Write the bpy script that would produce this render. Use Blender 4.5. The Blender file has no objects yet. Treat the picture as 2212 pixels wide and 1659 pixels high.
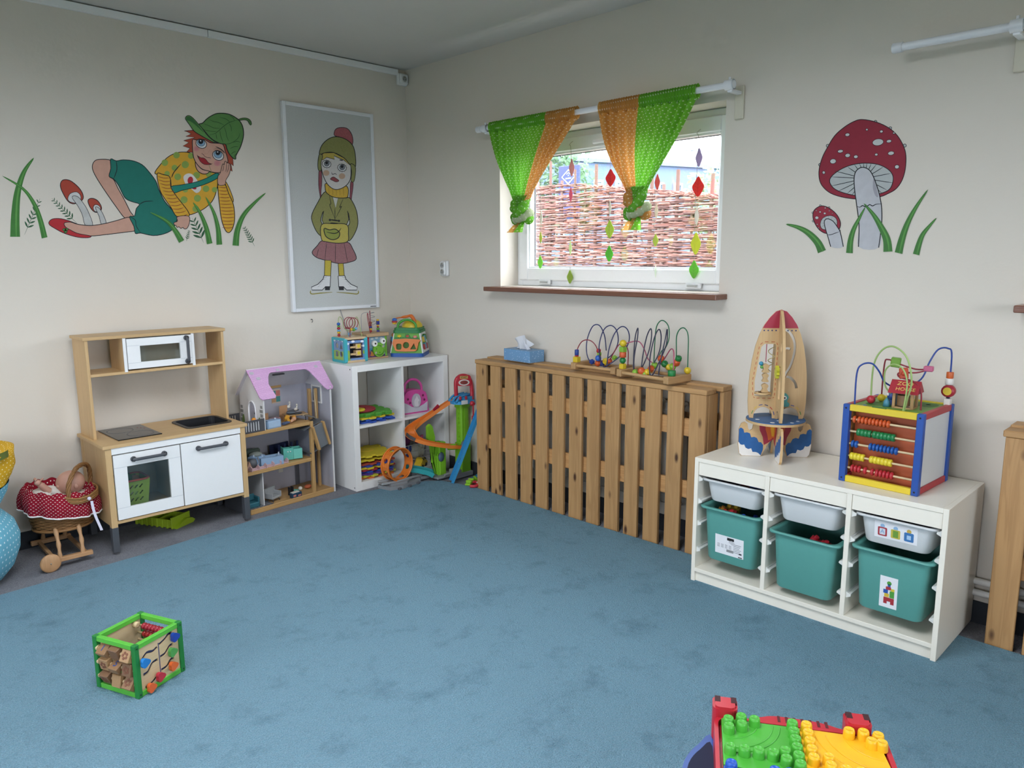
import bpy, math, random
from mathutils import Vector, Matrix, geometry, noise
random.seed(7)
PI = math.pi
sc = bpy.context.scene
COL = sc.collection
# ---------------------------------------------------------------- camera
CAM = Vector((-3.2649, -4.2781, 1.4154)); YAW, PITCH, ROLL, FPX = 0.7874, -0.1660, -0.0048, 1637.5
def _axes():
    cy, sy, cp, sp = math.cos(YAW), math.sin(YAW), math.cos(PITCH), math.sin(PITCH)
    d = Vector((cy*cp, sy*cp, sp)); r = Vector((sy, -cy, 0)); u = r.cross(d)
    c, s = math.cos(ROLL), math.sin(ROLL)
    return c*r + s*u, -s*r + c*u, d
RX, UP, FW = _axes()
cd = bpy.data.cameras.new('camera'); cd.sensor_width = 36; cd.lens = FPX/2212*36; cd.clip_start = .05
cam = bpy.data.objects.new('camera', cd); COL.objects.link(cam); sc.camera = cam
cam.matrix_world = Matrix(((RX.x, UP.x, -FW.x, CAM.x), (RX.y, UP.y, -FW.y, CAM.y), (RX.z, UP.z, -FW.z, CAM.z), (0, 0, 0, 1)))
def at(u, v, ax, val):
    """the point of the plane (axis ax = val) that was measured at photo position u, v"""
    d = RX*((u-1106)/FPX) - UP*((v-829.5)/FPX) + FW
    return CAM + d*((val-CAM[ax])/d[ax])
# ---------------------------------------------------------------- sky, exposure
vs = sc.view_settings; vs.view_transform = 'Standard'; vs.look = 'None'; vs.gamma = 1; vs.exposure = 1.02
try: vs.use_curve_mapping = False
except Exception: pass
SKY = 7.0
w = bpy.data.worlds.new('overcast_sky'); sc.world = w; w.use_nodes = True
nt = w.node_tree; nt.nodes.clear()
wo = nt.nodes.new('ShaderNodeOutputWorld'); bg = nt.nodes.new('ShaderNodeBackground')
tc = nt.nodes.new('ShaderNodeTexCoord'); sx = nt.nodes.new('ShaderNodeSeparateXYZ'); rp = nt.nodes.new('ShaderNodeValToRGB')
nt.links.new(tc.outputs['Generated'], sx.inputs[0]); nt.links.new(sx.outputs['Z'], rp.inputs[0])
rp.color_ramp.elements[0].position = 0.0; rp.color_ramp.elements[0].color = (.80, .86, .98, 1)
rp.color_ramp.elements[1].position = 1.0; rp.color_ramp.elements[1].color = (.88, .93, 1.0, 1)
nt.links.new(rp.outputs[0], bg.inputs[0]); bg.inputs[1].default_value = SKY; nt.links.new(bg.outputs[0], wo.inputs[0])
def portal(name, c, sx_, sy_, rot):
    l = bpy.data.lights.new(name, 'AREA'); l.shape = 'RECTANGLE'; l.size = sx_; l.size_y = sy_; l.cycles.is_portal = True
    o = bpy.data.objects.new(name, l); COL.objects.link(o); o.location = c; o.rotation_euler = rot; return o
H = 2.6445; XW = -5.2; YW = -6.4
WINS_R = [(-2.40, -.905, 1.24, 2.12), (-5.17, -3.67, 1.24, 2.12)]           # y0, y1, z0, z1 in the wall x=0
WINS_L = [(-2.4, -.9, .7, 1.8), (-5.0, -3.5, .7, 1.8)]                      # in the opposite wall
ADDED_SKYL = (-3.6, -1.9, -3.6, -1.95)                                       # unseen roof window added for light from above: x0, x1, y0, y1
portal('portal', ((ADDED_SKYL[0]+ADDED_SKYL[1])/2, (ADDED_SKYL[2]+ADDED_SKYL[3])/2, H+.26), ADDED_SKYL[1]-ADDED_SKYL[0], ADDED_SKYL[3]-ADDED_SKYL[2], (0, 0, 0))
ADDED_WIN_B = (-2.9, -1.3, .9, 2.0)                                           # unseen back-wall window added to brighten side faces: x0, x1, z0, z1
portal('portal', ((ADDED_WIN_B[0]+ADDED_WIN_B[1])/2, YW-.25, (ADDED_WIN_B[2]+ADDED_WIN_B[3])/2), ADDED_WIN_B[1]-ADDED_WIN_B[0], ADDED_WIN_B[3]-ADDED_WIN_B[2], (PI/2, 0, 0))
for y0, y1, z0, z1 in WINS_R: portal('portal', (.285, (y0+y1)/2, (z0+z1)/2), z1-z0, y1-y0, (0, PI/2, 0))
for y0, y1, z0, z1 in WINS_L: portal('portal', (XW-.25, (y0+y1)/2, (z0+z1)/2), z1-z0, y1-y0, (0, -PI/2, 0))
cy_ = sc.cycles; cy_.max_bounces = 8; cy_.use_adaptive_sampling = True; cy_.adaptive_threshold = .07; cy_.diffuse_bounces = 3; cy_.transparent_max_bounces = 10; cy_.caustics_reflective = False; cy_.caustics_refractive = False
cy_.sample_clamp_indirect = 6
# ---------------------------------------------------------------- materials
def lin(c):
    if isinstance(c, str):
        c = [int(c[i:i+2], 16)/255 for i in (0, 2, 4)]
    return tuple(x/12.92 if x <= .04045 else ((x+.055)/1.055)**2.4 for x in c) + (1,)
MATS = {}
def _new(name):
    m = bpy.data.materials.new(name); m.use_nodes = True; n = m.node_tree; n.nodes.clear()
    o = n.nodes.new('ShaderNodeOutputMaterial'); b = n.nodes.new('ShaderNodeBsdfPrincipled'); n.links.new(b.outputs[0], o.inputs[0])
    return m, n, b, o
def nd(n, t, **k):
    x = n.nodes.new(t)
    for a, v in k.items(): setattr(x, a, v)
    return x
def mapping(n, scale, coord='Object', rnd=False):
    t = nd(n, 'ShaderNodeTexCoord'); mp = nd(n, 'ShaderNodeMapping'); mp.inputs['Scale'].default_value = scale
    n.links.new(t.outputs[coord], mp.inputs['Vector'])
    if rnd:
        oi = nd(n, 'ShaderNodeObjectInfo'); mu = nd(n, 'ShaderNodeVectorMath', operation='MULTIPLY'); mu.inputs[1].default_value = (37, 53, 91)
        n.links.new(oi.outputs['Random'], mu.inputs[0]); n.links.new(mu.outputs[0], mp.inputs['Location'])
    return mp
def mixc(n, fac, a, b, mode='MIX'):
    m = nd(n, 'ShaderNodeMix', data_type='RGBA', blend_type=mode)
    for i, s in ((0, fac), (6, a), (7, b)):
        if hasattr(s, 'links') or hasattr(s, 'is_linked'): n.links.new(s, m.inputs[i])
        else: m.inputs[i].default_value = s
    return m.outputs[2]
def shade(c, k): return tuple(min(1, x*k) for x in c[:3]) + (1,)
def mat(color, rough=.5, var=.06, scale=9, bump=0, bscale=200, metal=0, name=None, spec=.5, trans=0, emit=0, alpha=1):
    """plain painted / plastic / cloth surface: one colour with faint procedural mottling, optional fine relief"""
    key = ('m', color, rough, var, scale, bump, bscale, metal, spec, trans, emit, alpha)
    if key in MATS: return MATS[key]
    m, n, b, o = _new(name or 'paint_%s' % (color if isinstance(color, str) else '%02d' % len(MATS)))
    c = lin(color); mp = mapping(n, (scale,)*3)
    nz = nd(n, 'ShaderNodeTexNoise'); nz.inputs['Detail'].default_value = 3; n.links.new(mp.outputs[0], nz.inputs[0])
    col = mixc(n, nz.outputs['Fac'], shade(c, 1-var), shade(c, 1+var))
    n.links.new(col, b.inputs['Base Color']); b.inputs['Roughness'].default_value = rough; b.inputs['Metallic'].default_value = metal
    b.inputs['Specular IOR Level'].default_value = spec
    if bump:
        n2 = nd(n, 'ShaderNodeTexNoise'); n2.inputs['Scale'].default_value = bscale/scale; n2.inputs['Detail'].default_value = 2
        n.links.new(mp.outputs[0], n2.inputs[0]); bp = nd(n, 'ShaderNodeBump'); bp.inputs['Strength'].default_value = bump; bp.inputs['Distance'].default_value = .004
        n.links.new(n2.outputs['Fac'], bp.inputs['Height']); n.links.new(bp.outputs[0], b.inputs['Normal'])
    if trans:
        tr = nd(n, 'ShaderNodeBsdfTranslucent'); n.links.new(col, tr.inputs[0]); mx = nd(n, 'ShaderNodeMixShader'); mx.inputs[0].default_value = trans
        n.links.new(b.outputs[0], mx.inputs[1]); n.links.new(tr.outputs[0], mx.inputs[2]); n.links.new(mx.outputs[0], o.inputs[0])
    MATS[key] = m; return m
def wood(c1, c2, axis=2, scale=1.0, rough=.55, knots=True, name='pine', fine=1.0):
    """boards: streaky grain along one axis, a few dark knots"""
    key = ('w', c1, c2, axis, scale, rough, knots, fine)
    if key in MATS: return MATS[key]
    m, n, b, o = _new('%s_grain_%s' % (name, 'xyz'[axis]))
    s = [26*scale]*3; s[axis] = 1.3*scale
    mp = mapping(n, s, rnd=True)
    nz = nd(n, 'ShaderNodeTexNoise'); nz.inputs['Scale'].default_value = 1.6; nz.inputs['Detail'].default_value = 5; nz.inputs['Distortion'].default_value = .8
    n.links.new(mp.outputs[0], nz.inputs[0])
    wv = nd(n, 'ShaderNodeMath', operation='MULTIPLY'); wv.inputs[1].default_value = 16; n.links.new(nz.outputs['Fac'], wv.inputs[0])
    sn = nd(n, 'ShaderNodeMath', operation='SINE'); n.links.new(wv.outputs[0], sn.inputs[0])
    mr = nd(n, 'ShaderNodeMapRange'); mr.inputs[1].default_value = -1; mr.inputs[2].default_value = 1; n.links.new(sn.outputs[0], mr.inputs[0])
    pw = nd(n, 'ShaderNodeMath', operation='POWER'); pw.inputs[1].default_value = 2.2; n.links.new(mr.outputs[0], pw.inputs[0])
    fm = nd(n, 'ShaderNodeMath', operation='MULTIPLY'); fm.inputs[1].default_value = .75*fine; n.links.new(pw.outputs[0], fm.inputs[0])
    col = mixc(n, fm.outputs[0], lin(c1), lin(c2))
    nl = nd(n, 'ShaderNodeTexNoise'); nl.inputs['Scale'].default_value = .35; n.links.new(mp.outputs[0], nl.inputs[0])
    col = mixc(n, nl.outputs['Fac'], col, shade(lin(c1), 1.12)) if fine < 1.01 else col
    if knots:
        s2 = [15*scale]*3; s2[axis] = 6.5*scale
        mk = mapping(n, s2, rnd=True); vo = nd(n, 'ShaderNodeTexVoronoi'); n.links.new(mk.outputs[0], vo.inputs[0]); vo.inputs['Scale'].default_value = .8
        k = nd(n, 'ShaderNodeMapRange'); k.inputs[1].default_value = .07; k.inputs[2].default_value = .17; k.inputs[3].default_value = 1; k.inputs[4].default_value = 0
        n.links.new(vo.outputs['Distance'], k.inputs[0]); col = mixc(n, k.outputs[0], col, lin('4a2c18'))
    n.links.new(col, b.inputs['Base Color']); b.inputs['Roughness'].default_value = rough
    bp = nd(n, 'ShaderNodeBump'); bp.inputs['Strength'].default_value = .12; bp.inputs['Distance'].default_value = .002
    n.links.new(fm.outputs[0], bp.inputs['Height']); n.links.new(bp.outputs[0], b.inputs['Normal'])
    MATS[key] = m; return m
def dots(base, dot, n_u, n_v, r=.22, rough=.85, trans=0, stagger=True, name='dotted_cloth', noisy=.08):
    """printed cloth: rows of small dots laid out on the cloth's own UVs"""
    key = ('d', base, dot, n_u, n_v, r, trans)
    if key in MATS: return MATS[key]
    m, n, b, o = _new(name + '_' + base)
    t = nd(n, 'ShaderNodeTexCoord'); sp = nd(n, 'ShaderNodeSeparateXYZ'); n.links.new(t.outputs['UV'], sp.inputs[0])
    def mth(op, a, b_=None, c=None):
        x = nd(n, 'ShaderNodeMath', operation=op)
        for i, q in enumerate((a, b_, c)):
            if q is None: continue
            if isinstance(q, (int, float)): x.inputs[i].default_value = q
            else: n.links.new(q, x.inputs[i])
        return x.outputs[0]
    v = mth('MULTIPLY', sp.outputs[1], n_v); row = mth('FLOOR', v); fv = mth('SUBTRACT', mth('FRACT', v), .5)
    u = mth('ADD', mth('MULTIPLY', sp.outputs[0], n_u), mth('MULTIPLY', row, .5 if stagger else 0)); fu = mth('SUBTRACT', mth('FRACT', u), .5)
    d = mth('SQRT', mth('ADD', mth('MULTIPLY', fu, fu), mth('MULTIPLY', fv, fv))); k = mth('LESS_THAN', d, r)
    nz = nd(n, 'ShaderNodeTexNoise'); nz.inputs['Scale'].default_value = 30; n.links.new(t.outputs['Object'], nz.inputs[0])
    base_c = mixc(n, nz.outputs['Fac'], shade(lin(base), 1-noisy), shade(lin(base), 1+noisy))
    col = mixc(n, k, base_c, lin(dot)); n.links.new(col, b.inputs['Base Color']); b.inputs['Roughness'].default_value = rough
    b.inputs['Specular IOR Level'].default_value = .2
    if trans:
        tr = nd(n, 'ShaderNodeBsdfTranslucent'); n.links.new(col, tr.inputs[0]); mx = nd(n, 'ShaderNodeMixShader'); mx.inputs[0].default_value = trans
        n.links.new(b.outputs[0], mx.inputs[1]); n.links.new(tr.outputs[0], mx.inputs[2]); n.links.new(mx.outputs[0], o.inputs[0])
    MATS[key] = m; return m
def glass(tint=(1, 1, 1), refl=.08, rough=.02, name='window_glass'):
    m, n, b, o = _new(name); n.nodes.remove(b)
    tr = nd(n, 'ShaderNodeBsdfTransparent'); tr.inputs[0].default_value = tint + (1,)
    gl = nd(n, 'ShaderNodeBsdfGlossy'); gl.inputs['Roughness'].default_value = rough
    nz = nd(n, 'ShaderNodeTexNoise'); nz.inputs['Scale'].default_value = 3
    fr = nd(n, 'ShaderNodeMath', operation='MULTIPLY'); fr.inputs[1].default_value = refl*2; n.links.new(nz.outputs['Fac'], fr.inputs[0])
    mx = nd(n, 'ShaderNodeMixShader'); n.links.new(fr.outputs[0], mx.inputs[0]); n.links.new(tr.outputs[0], mx.inputs[1]); n.links.new(gl.outputs[0], mx.inputs[2]); n.links.new(mx.outputs[0], o.inputs[0])
    return m
# ---------------------------------------------------------------- geometry
def cr(p, k=6, closed=False):
    """smooth curve through points"""
    p = [Vector(q) if len(q) == 3 else Vector((q[0], q[1], 0)) for q in p]; n = len(p); out = []
    for i in range(n if closed else n-1):
        a, b, c, d = (p[(i-1) % n], p[i], p[(i+1) % n], p[(i+2) % n]) if closed else (p[max(i-1, 0)], p[i], p[i+1], p[min(i+2, n-1)])
        for j in range(k):
            t = j/k; out.append(.5*((2*b) + (c-a)*t + (2*a-5*b+4*c-d)*t*t + (3*b-a-3*c+d)*t*t*t))
    if not closed: out.append(p[-1].copy())
    return out
def cr2(p, k=6, closed=True): return [(q.x, q.y) for q in cr(p, k, closed)]
def circ(cx, cy, r, n=20, ry=None, a0=0): return [(cx+r*math.cos(a0+2*PI*i/n), cy+(ry or r)*math.sin(a0+2*PI*i/n)) for i in range(n)]
def rrect(x0, x1, y0, y1, r, k=4):
    o = []
    for cx, cy, a in ((x1-r, y1-r, 0), (x0+r, y1-r, PI/2), (x0+r, y0+r, PI), (x1-r, y0+r, 1.5*PI)):
        for i in range(k+1):
            t = a + PI/2*i/k; o.append((cx+r*math.cos(t), cy+r*math.sin(t)))
    return o
ID = Matrix.Identity(4)
XZ = Matrix(((1, 0, 0, 0), (0, 0, 1, 0), (0, 1, 0, 0), (0, 0, 0, 1)))       # 2D (x, y) drawn on the x-z plane, depth along +y
YZ = Matrix(((0, 0, 1, 0), (1, 0, 0, 0), (0, 1, 0, 0), (0, 0, 0, 1)))       # 2D drawn on the y-z plane, depth along +x
def T(x=0, y=0, z=0): return Matrix.Translation((x, y, z))
def RZ(a): return Matrix.Rotation(a, 4, 'Z')
def RXm(a): return Matrix.Rotation(a, 4, 'X')
def RYm(a): return Matrix.Rotation(a, 4, 'Y')
class MB:
    def __init__(s, M=ID): s.v = []; s.f = []; s.uv = {}; s.mi = []; s.sm = []; s.M = M; s.cur = 0; s.smooth = False
    def add(s, vs, fs, smooth=None, uv=None):
        o = len(s.v); s.v += [tuple(s.M @ Vector(q)) for q in vs]
        for f in fs: s.f.append([i+o for i in f]); s.mi.append(s.cur); s.sm.append(s.smooth if smooth is None else smooth)
        if uv:
            for i, q in enumerate(uv): s.uv[o+i] = q
        return s
    def box(s, x0, x1, y0, y1, z0, z1, b=0):
        if b <= 0:
            return s.add([(x, y, z) for z in (z0, z1) for y in (y0, y1) for x in (x0, x1)], [(0, 2, 3, 1), (4, 5, 7, 6), (0, 1, 5, 4), (2, 6, 7, 3), (0, 4, 6, 2), (1, 3, 7, 5)], False)
        b = min(b, (x1-x0)/2.01, (y1-y0)/2.01, (z1-z0)/2.01); vs = []; X, Y, Z = (x0, x1), (y0, y1), (z0, z1); sg = (1, -1)
        for k in (0, 1):
            for j in (0, 1):
                for i in (0, 1):
                    x, y, z = X[i], Y[j], Z[k]; dx, dy, dz = sg[i]*b, sg[j]*b, sg[k]*b
                    vs += [(x, y+dy, z+dz), (x+dx, y, z+dz), (x+dx, y+dy, z)]
        V = lambda i, j, k, a: (k*4+j*2+i)*3+a
        fs = [[V(0, 0, 0, 0), V(0, 0, 1, 0), V(0, 1, 1, 0), V(0, 1, 0, 0)], [V(1, 0, 0, 0), V(1, 1, 0, 0), V(1, 1, 1, 0), V(1, 0, 1, 0)],
              [V(0, 0, 0, 1), V(1, 0, 0, 1), V(1, 0, 1, 1), V(0, 0, 1, 1)], [V(0, 1, 0, 1), V(0, 1, 1, 1), V(1, 1, 1, 1), V(1, 1, 0, 1)],
              [V(0, 0, 0, 2), V(0, 1, 0, 2), V(1, 1, 0, 2), V(1, 0, 0, 2)], [V(0, 0, 1, 2), V(1, 0, 1, 2), V(1, 1, 1, 2), V(0, 1, 1, 2)]]
        for j in (0, 1):
            for k in (0, 1): fs.append([V(0, j, k, 1), V(1, j, k, 1), V(1, j, k, 2), V(0, j, k, 2)])
        for i in (0, 1):
            for k in (0, 1): fs.append([V(i, 0, k, 0), V(i, 1, k, 0), V(i, 1, k, 2), V(i, 0, k, 2)])
        for i in (0, 1):
            for j in (0, 1): fs.append([V(i, j, 0, 0), V(i, j, 1, 0), V(i, j, 1, 1), V(i, j, 0, 1)])
        for i in (0, 1):
            for j in (0, 1):
                for k in (0, 1): fs.append([V(i, j, k, 0), V(i, j, k, 1), V(i, j, k, 2)])
        return s.add(vs, fs, False)
    def prism(s, polys, h0, h1, M=ID, smooth=False):
        """extrude an outline (and holes) from h0 to h1 along the third axis of M"""
        if not isinstance(polys[0][0], (tuple, list, Vector)): polys = [polys]
        flat = [q for p in polys for q in p]; n = len(flat)
        tri = geometry.tessellate_polygon([[Vector((q[0], q[1], 0)) for q in p] for p in polys])
        vs = [M @ Vector((q[0], q[1], h0)) for q in flat] + [M @ Vector((q[0], q[1], h1)) for q in flat]
        s.add(vs, [tuple(t) for t in tri] + [tuple(i+n for i in t[::-1]) for t in tri], False)
        o = 0
        for p in polys:
            k = len(p); ring = [(o+i, o+(i+1) % k, n+o+(i+1) % k, n+o+i) for i in range(k)]; s.add(vs, ring, smooth); o += k
        return s
    def flat(s, polys, h, M=ID):
        if not isinstance(polys[0][0], (tuple, list, Vector)): polys = [polys]
        fl = [q for p in polys for q in p]; tri = geometry.tessellate_polygon([[Vector((q[0], q[1], 0)) for q in p] for p in polys])
        return s.add([M @ Vector((q[0], q[1], h)) for q in fl], [tuple(t) for t in tri], False)
    def stroke(s, pts, wd, h, M=ID, taper=True):
        n = len(pts)
        if n < 2: return s
        vs = []
        for i, p in enumerate(pts):
            a, b = pts[max(i-1, 0)], pts[min(i+1, n-1)]; d = Vector((b[0]-a[0], b[1]-a[1])); L = d.length or 1; nx, ny = -d.y/L, d.x/L
            t = i/(n-1); k = wd/2*(min(1, .35+2.6*min(t, 1-t)) if taper else 1)
            vs += [M @ Vector((p[0]+nx*k, p[1]+ny*k, h)), M @ Vector((p[0]-nx*k, p[1]-ny*k, h))]
        return s.add(vs, [(2*i, 2*i+1, 2*i+3, 2*i+2) for i in range(n-1)], False)
    def tube(s, pts, r, n=8, closed=False, caps=True):
        pts = [Vector(p) for p in pts]; m = len(pts); rr = r if isinstance(r, (list, tuple)) else [r]*m; vs = []; prev = None
        for i, p in enumerate(pts):
            d = (pts[(i+1) % m] - pts[(i-1) % m]) if closed else (pts[min(i+1, m-1)] - pts[max(i-1, 0)])
            d.normalize()
            if prev is None: a = d.orthogonal().normalized()
            else: a = (prev - d*prev.dot(d)); a = a.normalized() if a.length > 1e-6 else d.orthogonal().normalized()
            prev = a; b = d.cross(a)
            vs += [p + (a*math.cos(2*PI*k/n) + b*math.sin(2*PI*k/n))*rr[i] for k in range(n)]
        fs = []
        for i in range(m if closed else m-1):
            j = (i+1) % m
            fs += [(i*n+k, i*n+(k+1) % n, j*n+(k+1) % n, j*n+k) for k in range(n)]
        s.add(vs, fs, True)
        if caps and not closed: s.add(vs, [tuple(range(n-1, -1, -1)), tuple((m-1)*n+k for k in range(n))], False)
        return s
    def cyl(s, p0, p1, r, n=16, r1=None): return s.tube([p0, p1], [r, r if r1 is None else r1], n)
    def lathe(s, prof, n=24, c=(0, 0, 0), sx=1, sy=1, M=ID, fn=None, uv=False):
        """profile [(r, z)] turned around z"""
        vs = []; m = len(prof); uvs = []
        for i in range(n + (1 if uv else 0)):
            a = 2*PI*i/n
            for j, (r, z) in enumerate(prof):
                q = Vector((r*math.cos(a)*sx, r*math.sin(a)*sy, z))
                if fn: q = fn(q, a, j/(m-1))
                vs.append(M @ (q + Vector(c))); uvs.append((i/n, j/(m-1)))
        k = n + 1 if uv else n
        fs = [(i*m+j, ((i+1) % k)*m+j, ((i+1) % k)*m+j+1, i*m+j+1) for i in range(n) for j in range(m-1)]
        return s.add(vs, fs, True, uvs if uv else None)
    def ball(s, c, r, n=14, m=8, sx=1, sy=1, sz=1, M=ID):
        c = Vector(c); vs = []; fs = []
        for i in range(1, m):
            t = PI*i/m
            for j in range(n): a = 2*PI*j/n; vs.append(M @ (c + Vector((r*sx*math.sin(t)*math.cos(a), r*sy*math.sin(t)*math.sin(a), r*sz*math.cos(t)))))
        vs += [M @ (c+Vector((0, 0, r*sz))), M @ (c-Vector((0, 0, r*sz)))]; k = len(vs)
        for i in range(m-2):
            for j in range(n): fs.append((i*n+j, (i+1)*n+j, (i+1)*n+(j+1) % n, i*n+(j+1) % n))
        for j in range(n): fs += [(k-2, j, (j+1) % n), (k-1, (m-2)*n+(j+1) % n, (m-2)*n+j)]
        return s.add(vs, fs, True)
    def grid(s, fn, nu, nv, smooth=True):
        vs = []; uv = []
        for i in range(nu+1):
            for j in range(nv+1): vs.append(fn(i/nu, j/nv)); uv.append((i/nu, j/nv))
        return s.add(vs, [(i*(nv+1)+j, (i+1)*(nv+1)+j, (i+1)*(nv+1)+j+1, i*(nv+1)+j+1) for i in range(nu) for j in range(nv)], smooth, uv)
    def mesh(s, name, mats):
        me = bpy.data.meshes.new(name); me.from_pydata(s.v, [], s.f)
        for m in (mats if isinstance(mats, (list, tuple)) else [mats]): me.materials.append(m)
        me.polygons.foreach_set('use_smooth', s.sm)
        if max(s.mi, default=0): me.polygons.foreach_set('material_index', s.mi)
        if s.uv:
            ul = me.uv_layers.new(name='uv')
            for lp in me.loops: ul.data[lp.index].uv = s.uv.get(lp.vertex_index, (0, 0))
        me.update(); return me
    def build(s, name, mats, parent=None): return link(name, s.mesh(name, mats), parent)
def link(name, me, parent=None, M=None):
    o = bpy.data.objects.new(name, me); COL.objects.link(o)
    if parent: o.parent = parent
    if M is not None: o.matrix_local = M
    return o
def tag(o, label=None, cat=None, group=None, kind=None):
    if label: o['label'] = label
    if cat: o['category'] = cat
    if group: o['group'] = group
    if kind: o['kind'] = kind
    return o
def thing(name, label, cat, loc=(0, 0, 0), rz=0, group=None):
    o = bpy.data.objects.new(name, None); COL.objects.link(o); o.empty_display_size = .05
    o.location = loc; o.rotation_euler = (0, 0, rz); return tag(o, label, cat, group)
def struct(name, mb, m, parent=None):
    o = mb.build(name, m, parent)
    if not parent: o['kind'] = 'structure'
    return o
def P(name, m, parent, fn):
    """one part: fn(mb) adds the shapes"""
    b = MB(); fn(b); return b.build(name, m, parent)
def bx(name, m, parent, *d, b=0): return P(name, m, parent, lambda q: q.box(*d, b=b))
def text_mesh(name, body, size, m, parent, M, extrude=.0008, align='CENTER', font_scale=(1, 1)):
    cu = bpy.data.curves.new(name, 'FONT'); cu.body = body; cu.size = size; cu.extrude = extrude; cu.align_x = align; cu.align_y = 'CENTER'; cu.resolution_u = 3
    t = bpy.data.objects.new(name + '_tmp', cu); COL.objects.link(t); bpy.context.view_layer.update()
    me = bpy.data.meshes.new_from_object(t.evaluated_get(bpy.context.evaluated_depsgraph_get())); bpy.data.objects.remove(t); bpy.data.curves.remove(cu)
    me.materials.clear(); me.materials.append(m); o = link(name, me, parent); o.matrix_local = M; return o
WB = -PI/2      # heading of things that stand with their back to the window wall
# ================================================================ room shell
def wall_paint():
    m, n, b, o = _new('wall_paint'); mp = mapping(n, (1, 1, 1))
    nz = nd(n, 'ShaderNodeTexNoise'); nz.inputs['Scale'].default_value = 1.2; nz.inputs['Detail'].default_value = 4; n.links.new(mp.outputs[0], nz.inputs[0])
    col = mixc(n, nz.outputs['Fac'], lin('dad2c4'), lin('e0d8cb')); n.links.new(col, b.inputs['Base Color']); b.inputs['Roughness'].default_value = .8; b.inputs['Specular IOR Level'].default_value = .25
    n2 = nd(n, 'ShaderNodeTexNoise'); n2.inputs['Scale'].default_value = 35; n2.inputs['Detail'].default_value = 5; n.links.new(mp.outputs[0], n2.inputs[0])
    n3 = nd(n, 'ShaderNodeTexNoise'); n3.inputs['Scale'].default_value = 3.5; n.links.new(mp.outputs[0], n3.inputs[0])
    ad = nd(n, 'ShaderNodeMath', operation='MULTIPLY_ADD'); ad.inputs[1].default_value = 2.5; n.links.new(n3.outputs['Fac'], ad.inputs[0]); n.links.new(n2.outputs['Fac'], ad.inputs[2])
    bp = nd(n, 'ShaderNodeBump'); bp.inputs['Strength'].default_value = .12; bp.inputs['Distance'].default_value = .01; n.links.new(ad.outputs[0], bp.inputs['Height']); n.links.new(bp.outputs[0], b.inputs['Normal'])
    return m
WALL = wall_paint(); WHITE = mat('eeeeec', .35, .02); WHITEP = mat('f0f0ee', .3, .015, name='white_lacquer')
def rect(a, b, c, d): return [(a, c), (b, c), (b, d), (a, d)]
struct('wall_right', MB().prism([rect(YW-.4, .4, -.02, H+.02)] + [rect(*w_) for w_ in WINS_R], 0, .30, YZ), WALL)
struct('wall_left', MB().prism([rect(XW-.4, .0, -.02, H+.02)], 0, .4, XZ), WALL)
struct('wall_opposite', MB().prism([rect(YW, 0, -.02, H+.02)] + [rect(*w_) for w_ in WINS_L], XW-.35, XW, YZ), WALL)
struct('wall_back', MB().prism([rect(XW, 0, -.02, H+.02), rect(*ADDED_WIN_B)], YW-.3, YW, XZ), WALL)
struct('ceiling', MB().prism([rect(XW-.4, .4, YW-.4, .4), rect(*ADDED_SKYL)], H, H+.25), mat('d2cfc8', .85, .02, 1.5, .1, 60, name='ceiling_paint'))
def carpet(name, c1, c2, c3, fine, big, bump):
    m, n, b, o = _new(name); mp = mapping(n, (1, 1, 1))
    def N(s, d=2, r=.5):
        x = nd(n, 'ShaderNodeTexNoise'); x.inputs['Scale'].default_value = s; x.inputs['Detail'].default_value = d; x.inputs['Roughness'].default_value = r; n.links.new(mp.outputs[0], x.inputs[0]); return x.outputs['Fac']
    def ramp(f, a, b_):
        x = nd(n, 'ShaderNodeMapRange'); x.inputs[1].default_value = a; x.inputs[2].default_value = b_; n.links.new(f, x.inputs[0]); return x.outputs[0]
    col = mixc(n, ramp(N(fine, 3, .7), .3, .7), lin(c1), lin(c2))
    st = nd(n, 'ShaderNodeMath', operation='MULTIPLY'); n.links.new(ramp(N(big, 9, .75), .52, .74), st.inputs[0]); st.inputs[1].default_value = .8
    col = mixc(n, st.outputs[0], col, lin(c3)); n.links.new(col, b.inputs['Base Color']); b.inputs['Roughness'].default_value = .95; b.inputs['Specular IOR Level'].default_value = .1
    try: b.inputs['Sheen Weight'].default_value = .25; b.inputs['Sheen Roughness'].default_value = .6
    except Exception: pass
    ad = nd(n, 'ShaderNodeMath', operation='ADD'); n.links.new(N(fine*.8, 3, .7), ad.inputs[0]); n.links.new(N(fine*.2, 3, .6), ad.inputs[1])
    bp = nd(n, 'ShaderNodeBump'); bp.inputs['Strength'].default_value = bump; bp.inputs['Distance'].default_value = .012; n.links.new(ad.outputs[0], bp.inputs['Height']); n.links.new(bp.outputs[0], b.inputs['Normal'])
    return m
struct('floor', MB().box(XW-.4, .4, YW-.4, .4, -.2, -.012), carpet('grey_carpet', '62636e', 'a6a7ae', '52545f', 300, 6, 1.0))
RUGM = carpet('blue_carpet', '5391ac', '90c2d8', '38748f', 230, 5.5, 1.3)
rug_pts = [(XW+.05, -.60), (-2.666, -.567), (-2.09, -.536), (-1.484, -.456), (-.833, -.455), (-.55, -.50), (-.35, -.555), (-.27, -.62), (-.235, -.75), (-.213, -.93), (-.218, -1.8), (-.215, -2.46), (-.19, -2.6), (-.195, -3.8), (-.2, YW+.05), (XW+.05, YW+.05)]
tag(struct('rug', MB().prism(rug_pts, -.012, 0), RUGM), 'large light blue carpet covering the middle of the floor', 'rug'); bpy.data.objects['rug']['kind'] = ''
del bpy.data.objects['rug']['kind']
BASE = mat('2e3238', .9, .12, 60, .3, 300, name='dark_carpet_skirting')
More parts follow.
